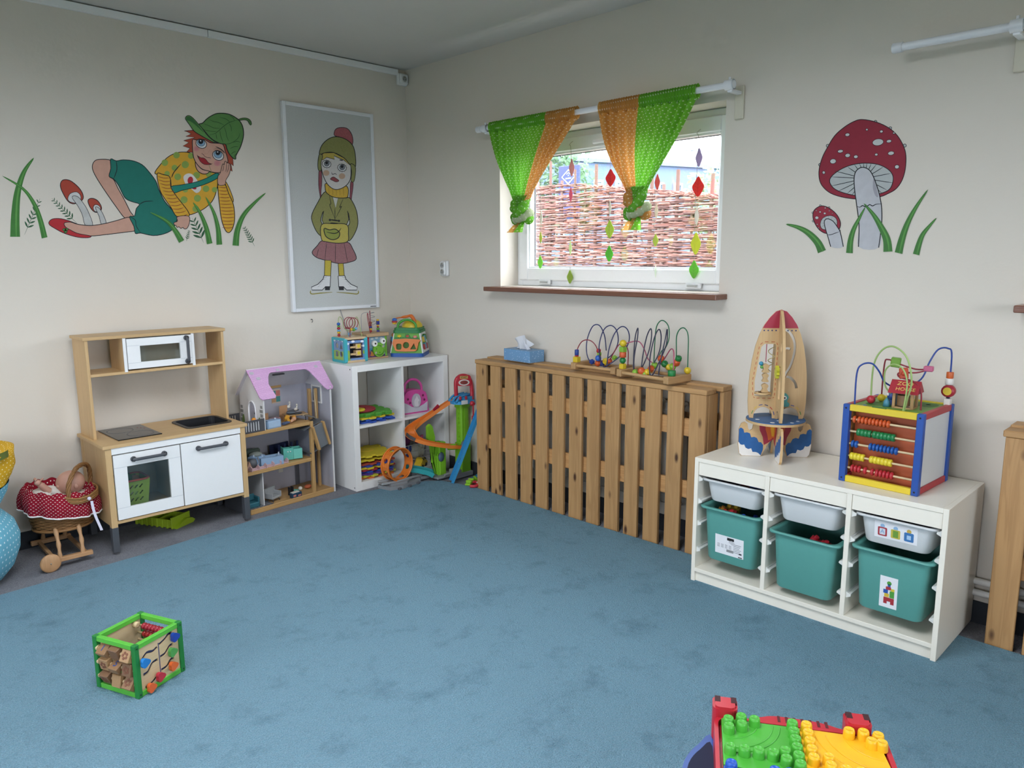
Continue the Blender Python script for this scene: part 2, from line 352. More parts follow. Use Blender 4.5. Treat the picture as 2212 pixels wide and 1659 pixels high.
struct('baseboard_left', MB().box(XW, -.012, -.012, 0, -.012, .075), BASE)
struct('baseboard_right', MB().box(-.012, 0, YW, 0, -.012, .075), BASE)
# cable duct under the ceiling
tr = struct('trim_1', MB().box(-1.34, -.07, -.022, 0, H-.042, H-.006, .002), WHITEP)
struct('trim_2', MB().box(XW, -1.343, -.022, 0, H-.042, H-.006, .002), WHITEP)
# heating pipes behind the low shelf
for z in (.168, .122):
    o = struct('heating_pipe', MB().cyl((-.035, -2.45, z), (-.035, -5.3, z), .013, 12), mat('e4e2dc', .35, .03)); del o['kind']
    tag(o, 'upper white heating pipe along the window wall by the floor' if z > .15 else 'lower white heating pipe along the window wall by the floor', 'pipe', 'heating pipes')
# ---------------------------------------------------------------- windows
PVC = mat('eef0f0', .3, .015, name='white_pvc'); GLASS = glass(); SEAL = mat('23252b', .6, .05)
SILLW = wood('7c5240', '5d3a2c', 1, 1.6, .25, False, 'sill')
def frame2(mb, y0, y1, z0, z1, w, x0, x1, b=.004):
    mb.box(x0, x1, y0, y0+w, z0, z1, b); mb.box(x0, x1, y1-w, y1, z0, z1, b); mb.box(x0, x1, y0+w, y1-w, z0, z0+w, b); mb.box(x0, x1, y0+w, y1-w, z1-w, z1, b)
def window(n, y0, y1, z0, z1, full):
    r = thing('window_%d' % n, None, None, (0, 0, 0)); r['kind'] = 'structure'
    P('window_frame', PVC, r, lambda q: frame2(q, y0, y1, z0, z1, .045, .15, .22))
    P('sash', PVC, r, lambda q: (frame2(q, y0+.028, y1-.028, z0+.036, z1-.036, .072, .135, .205), frame2(q, y0+.098, y1-.098, z0+.106, z1-.106, .012, .148, .20, .002)))
    P('seal', SEAL, r, lambda q: frame2(q, y0+.106, y1-.106, z0+.114, z1-.114, .008, .186, .196))
    bx('pane', GLASS, r, .188, .192, y0+.108, y1-.108, z0+.116, z1-.116)
    if full:
        for yy in (y1-.25, y0+.22):
            h = bx('hinge', PVC, r, .122, .136, yy-.045, yy+.045, z0+.012, z0+.040, b=.003)
            P('hinge_pin', mat('c9cccc', .3, .03, metal=.6), h, lambda q: q.cyl((.119, yy-.03, z0+.026), (.119, yy+.03, z0+.026), .006, 8))
        h = P('handle', PVC, r, lambda q: (q.box(.12, .137, -1.68, -1.62, z1-.10, z1-.065, .004), q.box(.098, .116, -1.67, -1.53, z1-.095, z1-.073, .006), q.cyl((.107, -1.655, z1-.084), (.125, -1.655, z1-.084), .009, 10)))
    s = P('window_sill', SILLW, r, lambda q: q.box(-.105, .15, y0-.045, y1+.045, z0-.028, z0-.002, .003))
    return r
window(1, *WINS_R[0], True); window(2, *WINS_R[1], False)
for i, (y0, y1, z0, z1) in enumerate(WINS_L):
    r = thing('window_%d' % (i+3), None, None); r['kind'] = 'structure'
    ym = (y0+y1)/2
    P('window_frame', PVC, r, lambda q: (frame2(q, y0, y1, z0, z1, .06, XW-.22, XW-.14), q.box(XW-.22, XW-.14, ym-.04, ym+.04, z0+.06, z1-.06)))
    bx('window_sill', PVC, r, XW-.14, XW+.1, y0-.04, y1+.04, z0-.03, z0)
    for a, b_ in ((y0+.06, ym-.04), (ym+.04, y1-.06)): bx('pane', GLASS, r, XW-.19, XW-.186, a, b_, z0+.06, z1-.06)
r = thing('window_5', None, None); r['kind'] = 'structure'  # added out of view so sky light reaches floor and level tops
P('window_frame', PVC, r, lambda q: q.prism([rect(*ADDED_SKYL), rect(ADDED_SKYL[0]+.06, ADDED_SKYL[1]-.06, ADDED_SKYL[2]+.06, ADDED_SKYL[3]-.06)], H+.14, H+.20))
bx('pane', GLASS, r, ADDED_SKYL[0]+.06, ADDED_SKYL[1]-.06, ADDED_SKYL[2]+.06, ADDED_SKYL[3]-.06, H+.168, H+.172)
r = thing('window_6', None, None); r['kind'] = 'structure'  # added behind the camera as extra light on faces turned that way
P('window_frame', PVC, r, lambda q: q.prism([rect(*ADDED_WIN_B), rect(ADDED_WIN_B[0]+.06, ADDED_WIN_B[1]-.06, ADDED_WIN_B[2]+.06, ADDED_WIN_B[3]-.06)], YW-.22, YW-.14, XZ))
bx('pane', GLASS, r, ADDED_WIN_B[0]+.06, ADDED_WIN_B[1]-.06, YW-.182, YW-.178, ADDED_WIN_B[2]+.06, ADDED_WIN_B[3]-.06)
# ================================================================ outside the window
tag(MB().box(-30, 40, -30, 40, -.5, -.4).build('ground', mat('50543f', .95, .3, 1.2, .5, 8, name='garden_ground')), kind='structure')
def fence():
    r = thing('wicker_fence', 'woven willow fence with upright stakes standing outside the window', 'fence', (2.0, -.4, -.4))
    top = lambda y: max(1.80, 1.955+.125*(y+.48))+.4
    bark = [mat('6a5048', .9, .3, 40), mat('78605a', .9, .3, 40)]
    ys = [-5.71+.135*i+random.uniform(-.02, .02) for i in range(64)]
    for i, y in enumerate(ys):
        le = random.uniform(-.06, .06); h = top(y)+(random.uniform(.08, .2) if i % 2 == 0 else random.uniform(.0, .06)); r0 = random.uniform(.011, .019)
        P('stake', bark[i % 2], r, lambda q: q.tube([(0, y+.4-le, 0), (random.uniform(-.01, .01), y+.4-le*.3, h*.5), (0, y+.4+le*.5, h)], [r0*1.2, r0, r0*.85], 7))
    wv = [MB(), MB(), MB()]; z = .5; k = 0
    while z < 2.45:
        dz = random.uniform(.0055, .009) if z > 1.5 else .02
        y0 = -5.8; amp = .022; off = random.uniform(-.012, .012)
        while y0 < 2.7:
            L = random.uniform(.6, 1.3); pts = []; n = int(L/.045); dr = random.uniform(-.02, .02)
            for j in range(n+1):
                y = y0+L*j/n
                # weave in front of / behind the stakes
                ph = (y+2.2)/.135*PI + (k//3 % 2)*PI
                zz = z+off+dr*j/n+.012*math.sin(y*3+k)+random.uniform(-.003, .003)
                zz = zz if zz < top(y) else top(y)+random.uniform(-.02, .012)
                pts.append((-amp*math.cos(ph)+random.uniform(-.005, .005), y+.4, zz))
            wv[random.randrange(3)].tube(pts, random.uniform(.0045, .0085), 5)
            y0 += L*.9
        z += dz; k += 1
    for b, c in zip(wv, ('85584e', '9c746a', '684a46')): tag(b.build('woven_withies', mat(c, .8, .35, 30), r), kind='stuff')
fence()
def on_front(u, v):      # the neighbouring house's front plane
    a, b = Vector((13, 9.82, 0)), Vector((17.7, 8.08, 0)); nrm = (b-a).cross(Vector((0, 0, 1)))
    d = RX*((u-1106)/FPX) - UP*((v-829.5)/FPX) + FW
    return CAM + d*((a-CAM).dot(nrm)/d.dot(nrm))
def house():
    r = thing('house', 'pale blue flat-roofed building beyond the willow fence', 'building', (13, 9.82, -.4), math.atan2(-1.74, 4.7))
    inv = Matrix.Rotation(-math.atan2(-1.74, 4.7), 4, 'Z') @ T(-13, -9.82, .4)
    bx('wall', mat('5c6c88', .9, .05, 2, name='blue_render'), r, -4, 9, 0, 6, 0, 4.43)
    bx('roof_edge', mat('5f6f92', .6, .05), r, -4.1, 9.1, -.1, 6.1, 4.4, 4.49)
    for q0, q1 in (((1281, 388), (1301, 402)), ((1327, 390), (1340, 404)), ((1421, 394), (1432, 414)), ((1454, 395), (1472, 421)), ((1246, 352), (1259, 379))):
        a, b = inv @ on_front(*q0), inv @ on_front(*q1); x0, x1, z0, z1 = min(a.x, b.x), max(a.x, b.x), min(a.z, b.z), max(a.z, b.z)
        f = P('window', mat('8f989e', .5, .03), r, lambda m: m.prism([rect(x0, x1, z0, z1), rect(x0+.07, x1-.07, z0+.07, z1-.07)], -.06, .0, XZ))
        bx('pane', mat('4a6076', .2, .1), f, x0+.06, x1-.06, -.03, -.005, z0+.06, z1-.06)
    # small aerial on the roof
    P('aerial', mat('7b84a0', .5), r, lambda q: (q.cyl((4.6, .6, 4.45), (4.6, .6, 5.0), .02, 6), q.box(4.3, 5.3, .55, .65, 4.98, 5.03)))
house()
def board():
    r = thing('sign_board', 'dark blue sign board with a white diamond outline and reversed lettering', 'sign', (9, 6.35, 0))
    bx('panel', mat('202a60', .5, .05, name='sign_blue'), r, 0, .08, -.26, .28, 2.2, 3.275, b=.01)
    for y in (-.2, .22): P('post', mat('7c8698', .5), r, lambda q: q.cyl((.1, y, -.4), (.1, y, 2.3), .03, 8))
    wp = mat('c8ccd6', .6, .02)
    d = [(.012+0, 3.197), (-.19, 3.048), (0, 2.90), (.19, 3.053)]
    P('diamond', wp, r, lambda q: q.prism([[(-.0, 3.20), (.19, 3.05), (.0, 2.89), (-.19, 3.05)], [(-.0, 3.175), (.165, 3.05), (.0, 2.92), (-.165, 3.05)]], -.006, 0, YZ))
    P('swirl', wp, r, lambda q: (q.stroke([(.05*math.cos(a*.1), 3.085+.04*math.sin(a*.1)) for a in range(2, 30)], .014, -.005, YZ), q.flat(circ(0, 3.075, .012, 10), -.005, YZ)))
    text_mesh('lettering', 'fotoos', .06, wp, r, T(-.004, 0, 3.02) @ Matrix(((0, 0, -1, 0), (1, 0, 0, 0), (0, 1, 0, 0), (0, 0, 0, 1))))
board()
def tree(name, label, c, rad, h, n, col, leaf=.09):
    r = thing(name, label, 'tree', (c[0], c[1], -.4), 0, 'trees beyond the fence')
    P('trunk', mat('5a5048', .9, .2), r, lambda q: (q.tube([(0, 0, 0), (.05, .03, h*.5), (0, 0, h)], [.07, .05, .03], 7), [q.tube([(0, 0, h*.5), (rad[0]*.5*math.cos(a), rad[1]*.5*math.sin(a), h*.9)], [.03, .01], 5) for a in (0, 1.3, 2.6, 4, 5.2)]))
    def leaves(q):
        for i in range(n):
            a = random.uniform(0, 2*PI); t = math.acos(random.uniform(-1, 1)); k = random.uniform(.45, 1)
            p = Vector((rad[0]*k*math.sin(t)*math.cos(a), rad[1]*k*math.sin(t)*math.sin(a), h+rad[2]*k*math.cos(t)))
            u = Vector((random.uniform(-1, 1), random.uniform(-1, 1), random.uniform(-.6, .6))).normalized()*leaf*random.uniform(.7, 1.3); v = u.orthogonal().normalized()*leaf*.45
            q.add([p-u, p+v, p+u, p-v], [(0, 1, 2, 3)], True)
    tag(P('foliage', mat(col, .8, .3, 3, trans=.3), r, leaves), kind='stuff')
tree('leafy_tree', 'green leafy tree beside the blue sign board', (10.2, 8.0), (1.1, 1.1, 1.3), 3.6, 1800, '5f7d5c', .10)
tree('garden_shrub', 'pale green shrub beyond the fence at the right of the window', (9.0, 3.0), (.6, .55, .7), 2.75, 700, '7d8a6a', .07)
tree('garden_shrub', 'low grey green shrub in front of the pale building windows', (10.5, 5.1), (1.0, .9, .6), 2.6, 500, '7d8a72', .06)
tnt = thing('garden_tent', 'green garden tent roof beyond the fence at the window edge', 'tent', (11.4, 2.6, -.4))
P('canopy', mat('3f8a72', .7, .05), tnt, lambda q: q.add([(0, .58, 2.82), (0, -1.5, 2.82), (2, -1.5, 2.82), (2, .58, 2.82), (.2, -.46, 3.6), (1.8, -.46, 3.6), (0, .58, 2.2), (0, -1.5, 2.2), (2, .58, 2.2), (2, -1.5, 2.2)], [(0, 1, 4), (1, 2, 5, 4), (2, 3, 5), (3, 0, 4, 5), (0, 6, 7, 1), (3, 8, 6, 0), (2, 9, 8, 3)]))
for x, y in ((.03, .55), (.03, -1.47), (1.97, .55), (1.97, -1.47)): P('pole', mat('b8bcc0', .4), tnt, lambda q: q.cyl((x, y, 0), (x, y, 2.8), .025, 8))
# ================================================================ curtains, rods, leaf strings, sockets
ROD = mat('e9ebee', .3, .02, name='white_rod')
def rod(y0, y1, z, brackets, label, x=-.1):
    r = thing('curtain_rod', label, 'curtain rod', (x, y0, z))
    P('rail', ROD, r, lambda q: q.cyl((0, 0, 0), (0, y1-y0, 0), .0145, 16))
    for s, yy in ((-1, y1), (1, y0)): P('end_cap', ROD, r, lambda q: (q.cyl((0, yy-y0, 0), (0, yy-y0+s*.034, 0), .0185, 16), q.cyl((0, yy-y0-s*.002, 0), (0, yy-y0, 0), .0165, 16)))
    for yb in brackets:
        b = bx('bracket_block', mat('d6cfbb', .6, .04), r, -x-.012, -x-.0005, yb-y0-.022, yb-y0+.022, -.135, .01, b=.003)
        P('bracket', ROD, b, lambda q: (q.box(.0, -x-.012, yb-y0-.012, yb-y0+.012, -.03, -.016, .002), q.lathe([(.022, -.02), (.022, .02)], 16, M=T(0, yb-y0, 0) @ RXm(PI/2)), q.cyl((.0, yb-y0, .02), (0, yb-y0, .032), .006, 8)))
rod(-2.49, -.82, 2.16, (-2.47, -.89), 'white curtain rod above the window carrying two knotted curtains')
rod(-5.2, -3.15, 2.185, (-3.55, -5.1), 'bare white curtain rod at the upper right of the wall')
GREEN_C = dots('7cc440', 'd8eec0', 1, 1, .16, trans=.5); ORANGE_C = dots('d9a258', 'f4e4c6', 1, 1, .16, trans=.5)
PALE_C = dots('c3cfa4', 'e6ecd8', 1, 1, .16, trans=.4)
def curtain(y0, ysplit, y1, knot, tail, cols, label, lean):
    """gathered cloth on the rod at y0..y1, pulled together into a knot below"""
    zr = 2.163; xk = -.10; ky, kz = knot
    r = thing('curtain', label, 'curtain', (-.1, ky, kz), 0, 'knotted curtains at the window')
    W = y0-y1
    def pos(f, t):
        y = y0-(W*f); top = zr-.036
        z = top+(kz+.035-top)*t
        wk = .036*(1-2*f)
        yy = y*(1-t)+(ky+wk)*t
        bow = .03*math.sin(PI*t)*(.5-f)*2*(1 if lean else .6)
        ampl = (.017+.006*math.sin(f*7+1))*(1-.3*t)
        x = ampl*math.sin(f*2*PI*11+.6*math.sin(f*9))-.012+.02*t*math.cos(f*2*PI*2.5)-.018*math.sin(PI*t)
        return Vector((x, yy-ky+bow, z-kz))
    fs = (y0-ysplit)/W
    def head(f, t):      # ruffle around the rod
        a = -.5*PI+2*PI*t; rr = .021+.004*math.sin(f*2*PI*38+t*3)
        return Vector((rr*math.cos(a), y0-W*f-ky, zr-kz+rr*1.5*math.sin(a)-.008))
    dens = .0145
    for nm, a, b, c in (('green_cloth' if cols[0] == 'g' else 'orange_cloth', 0, fs, cols[0]), ('green_cloth' if cols[1] == 'g' else 'orange_cloth', fs, 1, cols[1])):
        m = GREEN_C if c == 'g' else ORANGE_C
        nu = max(12, int(90*(b-a)))
        q = MB(); q.grid(lambda u, v: pos(a+(b-a)*u, v), nu, 18); w_, h_ = W*(b-a)/dens, .44/dens
        q.uv = {i: (u*w_, v*h_) for i, (u, v) in q.uv.items()}
        k = len(q.v); q.grid(lambda u, v: head(a+(b-a)*u, v), nu*2, 10)
        for i in range(k, len(q.v)): u, v = q.uv[i]; q.uv[i] = (u*w_, v*.1/dens)
        p = q.build(nm, m, r); p['label'] = 'green dotted cloth panel' if c == 'g' else 'orange dotted cloth panel'
    # the knot: cloth rolls wound round each other
    def roll(pts, rad, m):
        q = MB(); q.tube(cr(pts, 6), [rad*(1+.12*math.sin(i*1.7)) for i in range(len(cr(pts, 6)))], 14)
        k = len(cr(pts, 6)); q.uv = {i: ((i % 14)/14*7, (i//14)/k*12) for i in range(len(q.v))}
        return q.build('knot_wrap', m, r)
    g, o_ = GREEN_C, ORANGE_C
    roll([(0, .03, .075), (-.03, .035, .03), (-.045, 0, 0), (-.02, -.04, -.03), (.02, -.035, -.045)], .028, o_ if lean else g)
    roll([(0, -.025, .075), (-.035, -.04, .03), (-.05, -.01, -.015), (-.02, .045, -.04), (.02, .03, -.06)], .026, g)
    roll([(.0, .055, .01), (.035, .02, .0), (.03, -.03, -.01), (-.01, -.058, -.01), (-.04, -.035, -.035), (-.045, .02, -.045)], .022, PALE_C)
    roll([(0, 0, .09), (0, 0, .02), (0, 0, -.06)], .034, g)
    for c, s in ((g, -1), (o_, 1)):
        q = MB()
        def tl(u, v): 
            wv_ = .014+.028*v; f = u-.5
            return Vector((-.012+.016*math.sin(u*9+s)*(v+.3), tail[0]*v+s*.017+f*2*wv_, -.05+(tail[1]+.05)*v))
        q.grid(tl, 14, 6); q.uv = {i: (u*4, v*4) for i, (u, v) in q.uv.items()}; q.build('tail', c, r)
curtain(-.935, -1.38, -1.593, (-1.195, 1.67), (.05, -.115), 'go', 'left curtain, mostly green with an orange edge, tied in a knot', False)
curtain(-1.746, -1.997, -2.311, (-1.99, 1.665), (.02, -.12), 'og', 'right curtain, half orange half green, tied in a thick knot', True)
def leaf_string(i, u, leaves, ztop, label):
    p0 = at(u, 400, 0, .118); y = p0.y
    r = thing('leaf_garland', label, 'garland', (.118, y, ztop), 0, 'strings of paper leaves in the window')
    zb = at(u, leaves[-1][1], 0, .118).z
    P('string', mat('9a948c', .7), r, lambda q: q.tube(cr([(.015, 0, .03), (.0, .012, .01), (0, 0, -.03), (0, .002*i, (zb-ztop)*.5), (0, 0, zb-ztop)], 4), .0012, 5))
    for v_u, v, c, hh, wr, rot in leaves:
        c_ = at(v_u, v, 0, .118); L = hh/2/FPX*5.4; W_ = L*wr*1.35
        M = T(0, c_.y-y, c_.z-ztop) @ RZ(rot)
        sh = [(0, L), (W_*.55, L*.5), (W_, .02*L), (W_*.7, -L*.5), (0, -L), (-W_*.7, -L*.5), (-W_, .02*L), (-W_*.55, L*.5)]
        lf = P('leaf', mat(c, .7, .06, trans=.35), r, lambda q: q.prism(cr2(sh, 3), -.0012, .0012, M @ YZ))
        if wr > .4: P('vein', mat('6a2a2a' if c.startswith('d') else '6b7a40', .8), lf, lambda q: (q.stroke([(0, L*.8), (0, -L*.85)], .0022, -.0016, M @ YZ), [q.stroke([(0, L*k), (s*W_*.6, L*(k+.25))], .0014, -.0016, M @ YZ) for k in (-.5, -.15, .2) for s in (-1, 1)]))
leaf_string(0, 1168, [(1169, 470, 'e6e2d6', 26, .15, .3), (1168, 513, 'c9d36a', 22, .2, .3), (1167, 566, '8fd45a', 24, .4, 0)], 1.95, 'first leaf string from the left, small green leaf at its end')
leaf_string(1, 1233, [(1235, 362, 'd9a8a4', 30, .25, .4), (1233, 420, 'd86a80', 26, .18, .6), (1232, 535, 'cfe0a8', 26, .16, .5), (1231, 598, '9cb84a', 24, .42, 0)], 2.03, 'leaf string hanging lowest, olive leaf over the window frame')
leaf_string(2, 1318, [(1321, 333, '9a6a9c', 22, .14, .5), (1319, 384, 'd84a4a', 28, .55, 0), (1318, 448, 'd8d4c4', 22, .15, .4), (1317, 495, 'b9cc5c', 30, .45, 0), (1316, 548, '6cc24a', 27, .45, 0)], 2.02, 'middle leaf string with a wide red leaf and two green leaves')
leaf_string(3, 1417, [(1420, 393, 'dd7a78', 25, .25, .5), (1418, 455, 'e2d8c8', 26, .16, .5), (1416, 519, 'c3cf6a', 20, .35, .3), (1416, 585, 'd8e4d0', 22, .1, .5)], 2.0, 'leaf string hanging just right of the knotted orange curtain')
leaf_string(4, 1506, [(1510, 340, 'b7a6c4', 28, .28, .3), (1508, 403, 'da4440', 30, .5, 0), (1505, 466, 'dcd8cc', 30, .16, .5), (1503, 526, 'cfd44e', 34, .38, 0), (1499, 582, '7cc84a', 28, .45, 0)], 2.0, 'rightmost leaf string with a bright red leaf')
# sockets
def socket(name, label, loc, rz, n, w_, h_, dep):
    r = thing(name, label, 'socket', loc, rz); PL = mat('ececea', .35, .02, name='socket_plastic')
    bx('housing', PL, r, -w_/2, w_/2, -dep*.6, 0, -h_/2, h_/2, b=.006)
    bx('cover', PL, r, -w_/2+.004, w_/2-.004, -dep, -dep*.6, -h_/2+.004, h_/2-.004, b=.008)
    for i in range(n):
        zc = (i-(n-1)/2)*h_*.42
        q = P('outlet', mat('d8d8d4', .4), r, lambda m: m.prism([circ(0, zc, .021, 20), circ(0, zc, .0175, 20)], -dep-.002, -dep+.001, XZ))
        P('recess', mat('a8a8a4', .5), q, lambda m: m.prism(circ(0, zc, .0172, 20), -dep-.0006, -dep, XZ))
        P('contact_hole', mat('2a2a2a', .6), q, lambda m: [m.prism(circ(x, zc-.003, .003, 8), -dep-.0012, -dep, XZ) for x in (-.008, .008)])
        P('earth_pin', mat('b0a890', .3, metal=.8), q, lambda m: m.cyl((0, -dep, zc+.009), (0, -dep-.009, zc+.009), .0025, 8))
p = at(869, 172, 1, -.02); socket('wall_socket', 'white single socket high in the room corner under the duct', (p.x, -.0005, p.z), 0, 1, .075, .075, .045)
p = at(960, 580, 0, -.02); socket('wall_socket', 'white double socket on the wall beside the window', (-.0005, p.y, p.z), WB, 2, .062, .10, .04)
a_, b_, c_ = at(735, 668, 1, -.006), at(742, 690, 1, -.006), at(757, 735, 1, -.006)
cord = thing('picture_cord', 'thin grey cord hanging on the wall below the framed picture', 'cord', a_)
P('cord', mat('8f9294', .6), cord, lambda q: q.tube(cr([(0, 0, .03), (0, 0, 0), b_-a_, c_-a_], 5), .0022, 6))
P('plug', mat('b4b6b8', .5), cord, lambda q: q.cyl((0, 0, .03), (0, .004, .045), .004, 8))
h_ = at(672, 690, 1, 0); hk = thing('wall_hook', 'small metal hook in the wall below the picture', 'hook', h_)
P('screw', mat('5a5c5e', .4, metal=.7), hk, lambda q: q.cyl((0, 0, 0), (0, -.014, 0), .003, 8)); P('hook', mat('5a5c5e', .4, metal=.7), hk, lambda q: q.tube(cr([(0, -.012, 0), (.002, -.016, -.008), (.001, -.012, -.016), (0, -.006, -.016)], 4), .0018, 6))
# ================================================================ play kitchen
BIRCH = wood('c9a878', 'b38f60', 0, 1.2, .45, False, 'birch', .8); BIRCHZ = wood('c9a878', 'b38f60', 2, 1.2, .45, False, 'birch', .8); BIRCHY = wood('c9a878', 'b38f60', 1, 1.2, .45, False, 'birch', .8)
GREY = mat('4a4d52', .45, .04, name='grey_plastic'); DARK = mat('26282b', .4, .04); SMOKE = glass((.84, .86, .85), .08, .03, 'smoked_acrylic')
def handle(name, m, parent, p0, p1, out=.022, r=.0075):
    p0, p1 = Vector(p0), Vector(p1); d = (p1-p0).normalized(); o = Vector((0, -out, 0))
    return P(name, m, parent, lambda q: (q.tube(cr([p0, p0+o*.6, p0+o+d*.012, p0+o+d*.03, p1+o-d*.03, p1+o-d*.012, p1+o*.6, p1], 3), r, 10), [q.lathe([(.0135, 0), (.0135, .009), (.010, .012)], 14, M=T(*e) @ RXm(PI/2)) for e in (p0, p1)]))
def kitchen():
    r = thing('play_kitchen', 'white and birch toy kitchen with black hob and sink', 'toy kitchen', (-1.814, -.231, 0))
    W, D, Z = .36, .20, .536
    sink = rrect(.085, .318, -.105, .118, .03)
    P('worktop', BIRCH, r, lambda q: q.prism([rect(-W, W, -D, D), sink], Z-.016, Z))
    s = P('sink', DARK, r, lambda q: (q.prism([rrect(.076, .327, -.114, .127, .036), rrect(.092, .311, -.098, .111, .028)], Z, Z+.005), q.prism([rrect(.086, .317, -.104, .117, .03), rrect(.092, .311, -.098, .111, .028)], Z-.07, Z+.001), q.prism(rrect(.086, .317, -.104, .117, .03), Z-.074, Z-.07)))
    P('drain', mat('55585c', .3, metal=.5), s, lambda q: q.lathe([(0, Z-.068), (.02, Z-.068), (.022, Z-.07)], 14, (.2, 0, 0)))
    h = bx('hob', mat('1c1d20', .15, .03, name='hob_glass'), r, -.268, -.058, -.13, .178, Z, Z+.005, b=.002)
    for x, y, rr in ((-.19, .085, .062), (-.135, -.045, .062)): P('burner_ring', mat('5a5d60', .4), h, lambda q: q.prism([circ(x, y, rr, 32), circ(x, y, rr-.002, 32)], Z+.005, Z+.0055))
    P('control_dots', mat('8a2c28', .4), h, lambda q: [q.prism(circ(-.10+.012*i, .10-.016*i, .003, 8), Z+.005, Z+.0058) for i in range(3)])
    # carcass
    for sx_ in (-1, 1):
        x0 = -W+.012 if sx_ < 0 else W-.026
        bx('side_panel', BIRCHZ, r, x0, x0+.014, -D+.03, D-.02, .13, Z-.016, b=.001)
        for y0 in (-D+.008, D-.042):
            lg = bx('leg', BIRCHZ, r, x0-.002 if sx_ < 0 else x0-.012, x0+.026 if sx_ < 0 else x0+.016, y0, y0+.034, .125, Z-.016, b=.001)
            bx('foot', GREY, lg, x0-.003 if sx_ < 0 else x0-.013, x0+.027 if sx_ < 0 else x0+.017, y0-.001, y0+.035, 0, .127, b=.002)
    bx('bottom_board', BIRCH, r, -W+.026, W-.026, -D+.01, D-.02, .140, .155, b=.001)
    bx('back_panel', mat('cfccc4', .6, .03), r, -W+.026, W-.026, D-.022, D-.016, .14, Z-.016)
    bx('divider', mat('d4d2cc', .5, .03), r, .0, .012, -D+.03, D-.022, .155, Z-.016)
    bx('fascia', WHITEP, r, -W+.038, W-.038, -D+.006, -D+.02, .487, Z-.016, b=.001)
    ov = P('oven_door', WHITEP, r, lambda q: q.prism([rect(-.318, -.003, .160, .482), rect(-.259, -.061, .218, .420)], -D+.004, -D+.018, XZ))
    bx('oven_window', SMOKE, ov, -.262, -.058, -D+.012, -D+.0145, .215, .423)
    [bx('groove', mat('b8bcc0', .6), ov, a, b, -D+.0036, -D+.0042, z-.0006, z+.0006) for a, b in ((-.318, -.259), (-.061, -.003)) for z in (.218, .420)]
    handle('handle', GREY, ov, (-.228, -D+.004, .452), (-.082, -D+.004, .452))
    cd_ = bx('cupboard_door', WHITEP, r, .003, .318, -D+.004, -D+.018, .158, .482, b=.001)
    handle('handle', GREY, cd_, (.09, -D+.004, .447), (.235, -D+.004, .447))
    # upper shelf
    y0, y1 = -.017, .185
    for a in (-.344, .330): bx('upper_side', BIRCHZ, r, a, a+.014, y0, y1, Z, 1.026, b=.001)
    bx('top_board', BIRCH, r, -.354, .352, y0-.008, y1, 1.026, 1.041, b=.001)
    bx('shelf', BIRCH, r, -.33, .33, y0, y1, .845, .859, b=.001)
    for a, m in ((-.172, BIRCHZ), (.168, BIRCHZ)):
        d = bx('partition', m, r, a, a+.012, y0+.003, y1, .859, 1.026)
        bx('edge_strip', WHITEP, d, a-.001, a+.013, y0-.003, y0+.003, .855, 1.026)
    mw = P('microwave_door', WHITEP, r, lambda q: q.prism([rect(-.156, .164, .868, 1.020), rect(-.095, .105, .900, .982)], y0-.008, y0+.006, XZ))
    bx('microwave_window', SMOKE, mw, -.098, .108, y0-.001, y0+.002, .897, .985)
    [bx('groove', mat('b8bcc0', .6), mw, a, b, y0-.0084, y0-.0078, z-.0006, z+.0006) for a, b in ((-.156, -.095), (.105, .164)) for z in (.898, .985)]
    handle('handle', GREY, mw, (.138, y0-.008, .882), (.138, y0-.008, 1.005), .02)
    bx('microwave_back', mat('a8a498', .6), r, -.16, .168, y0+.05, y0+.054, .859, 1.026)
kitchen()
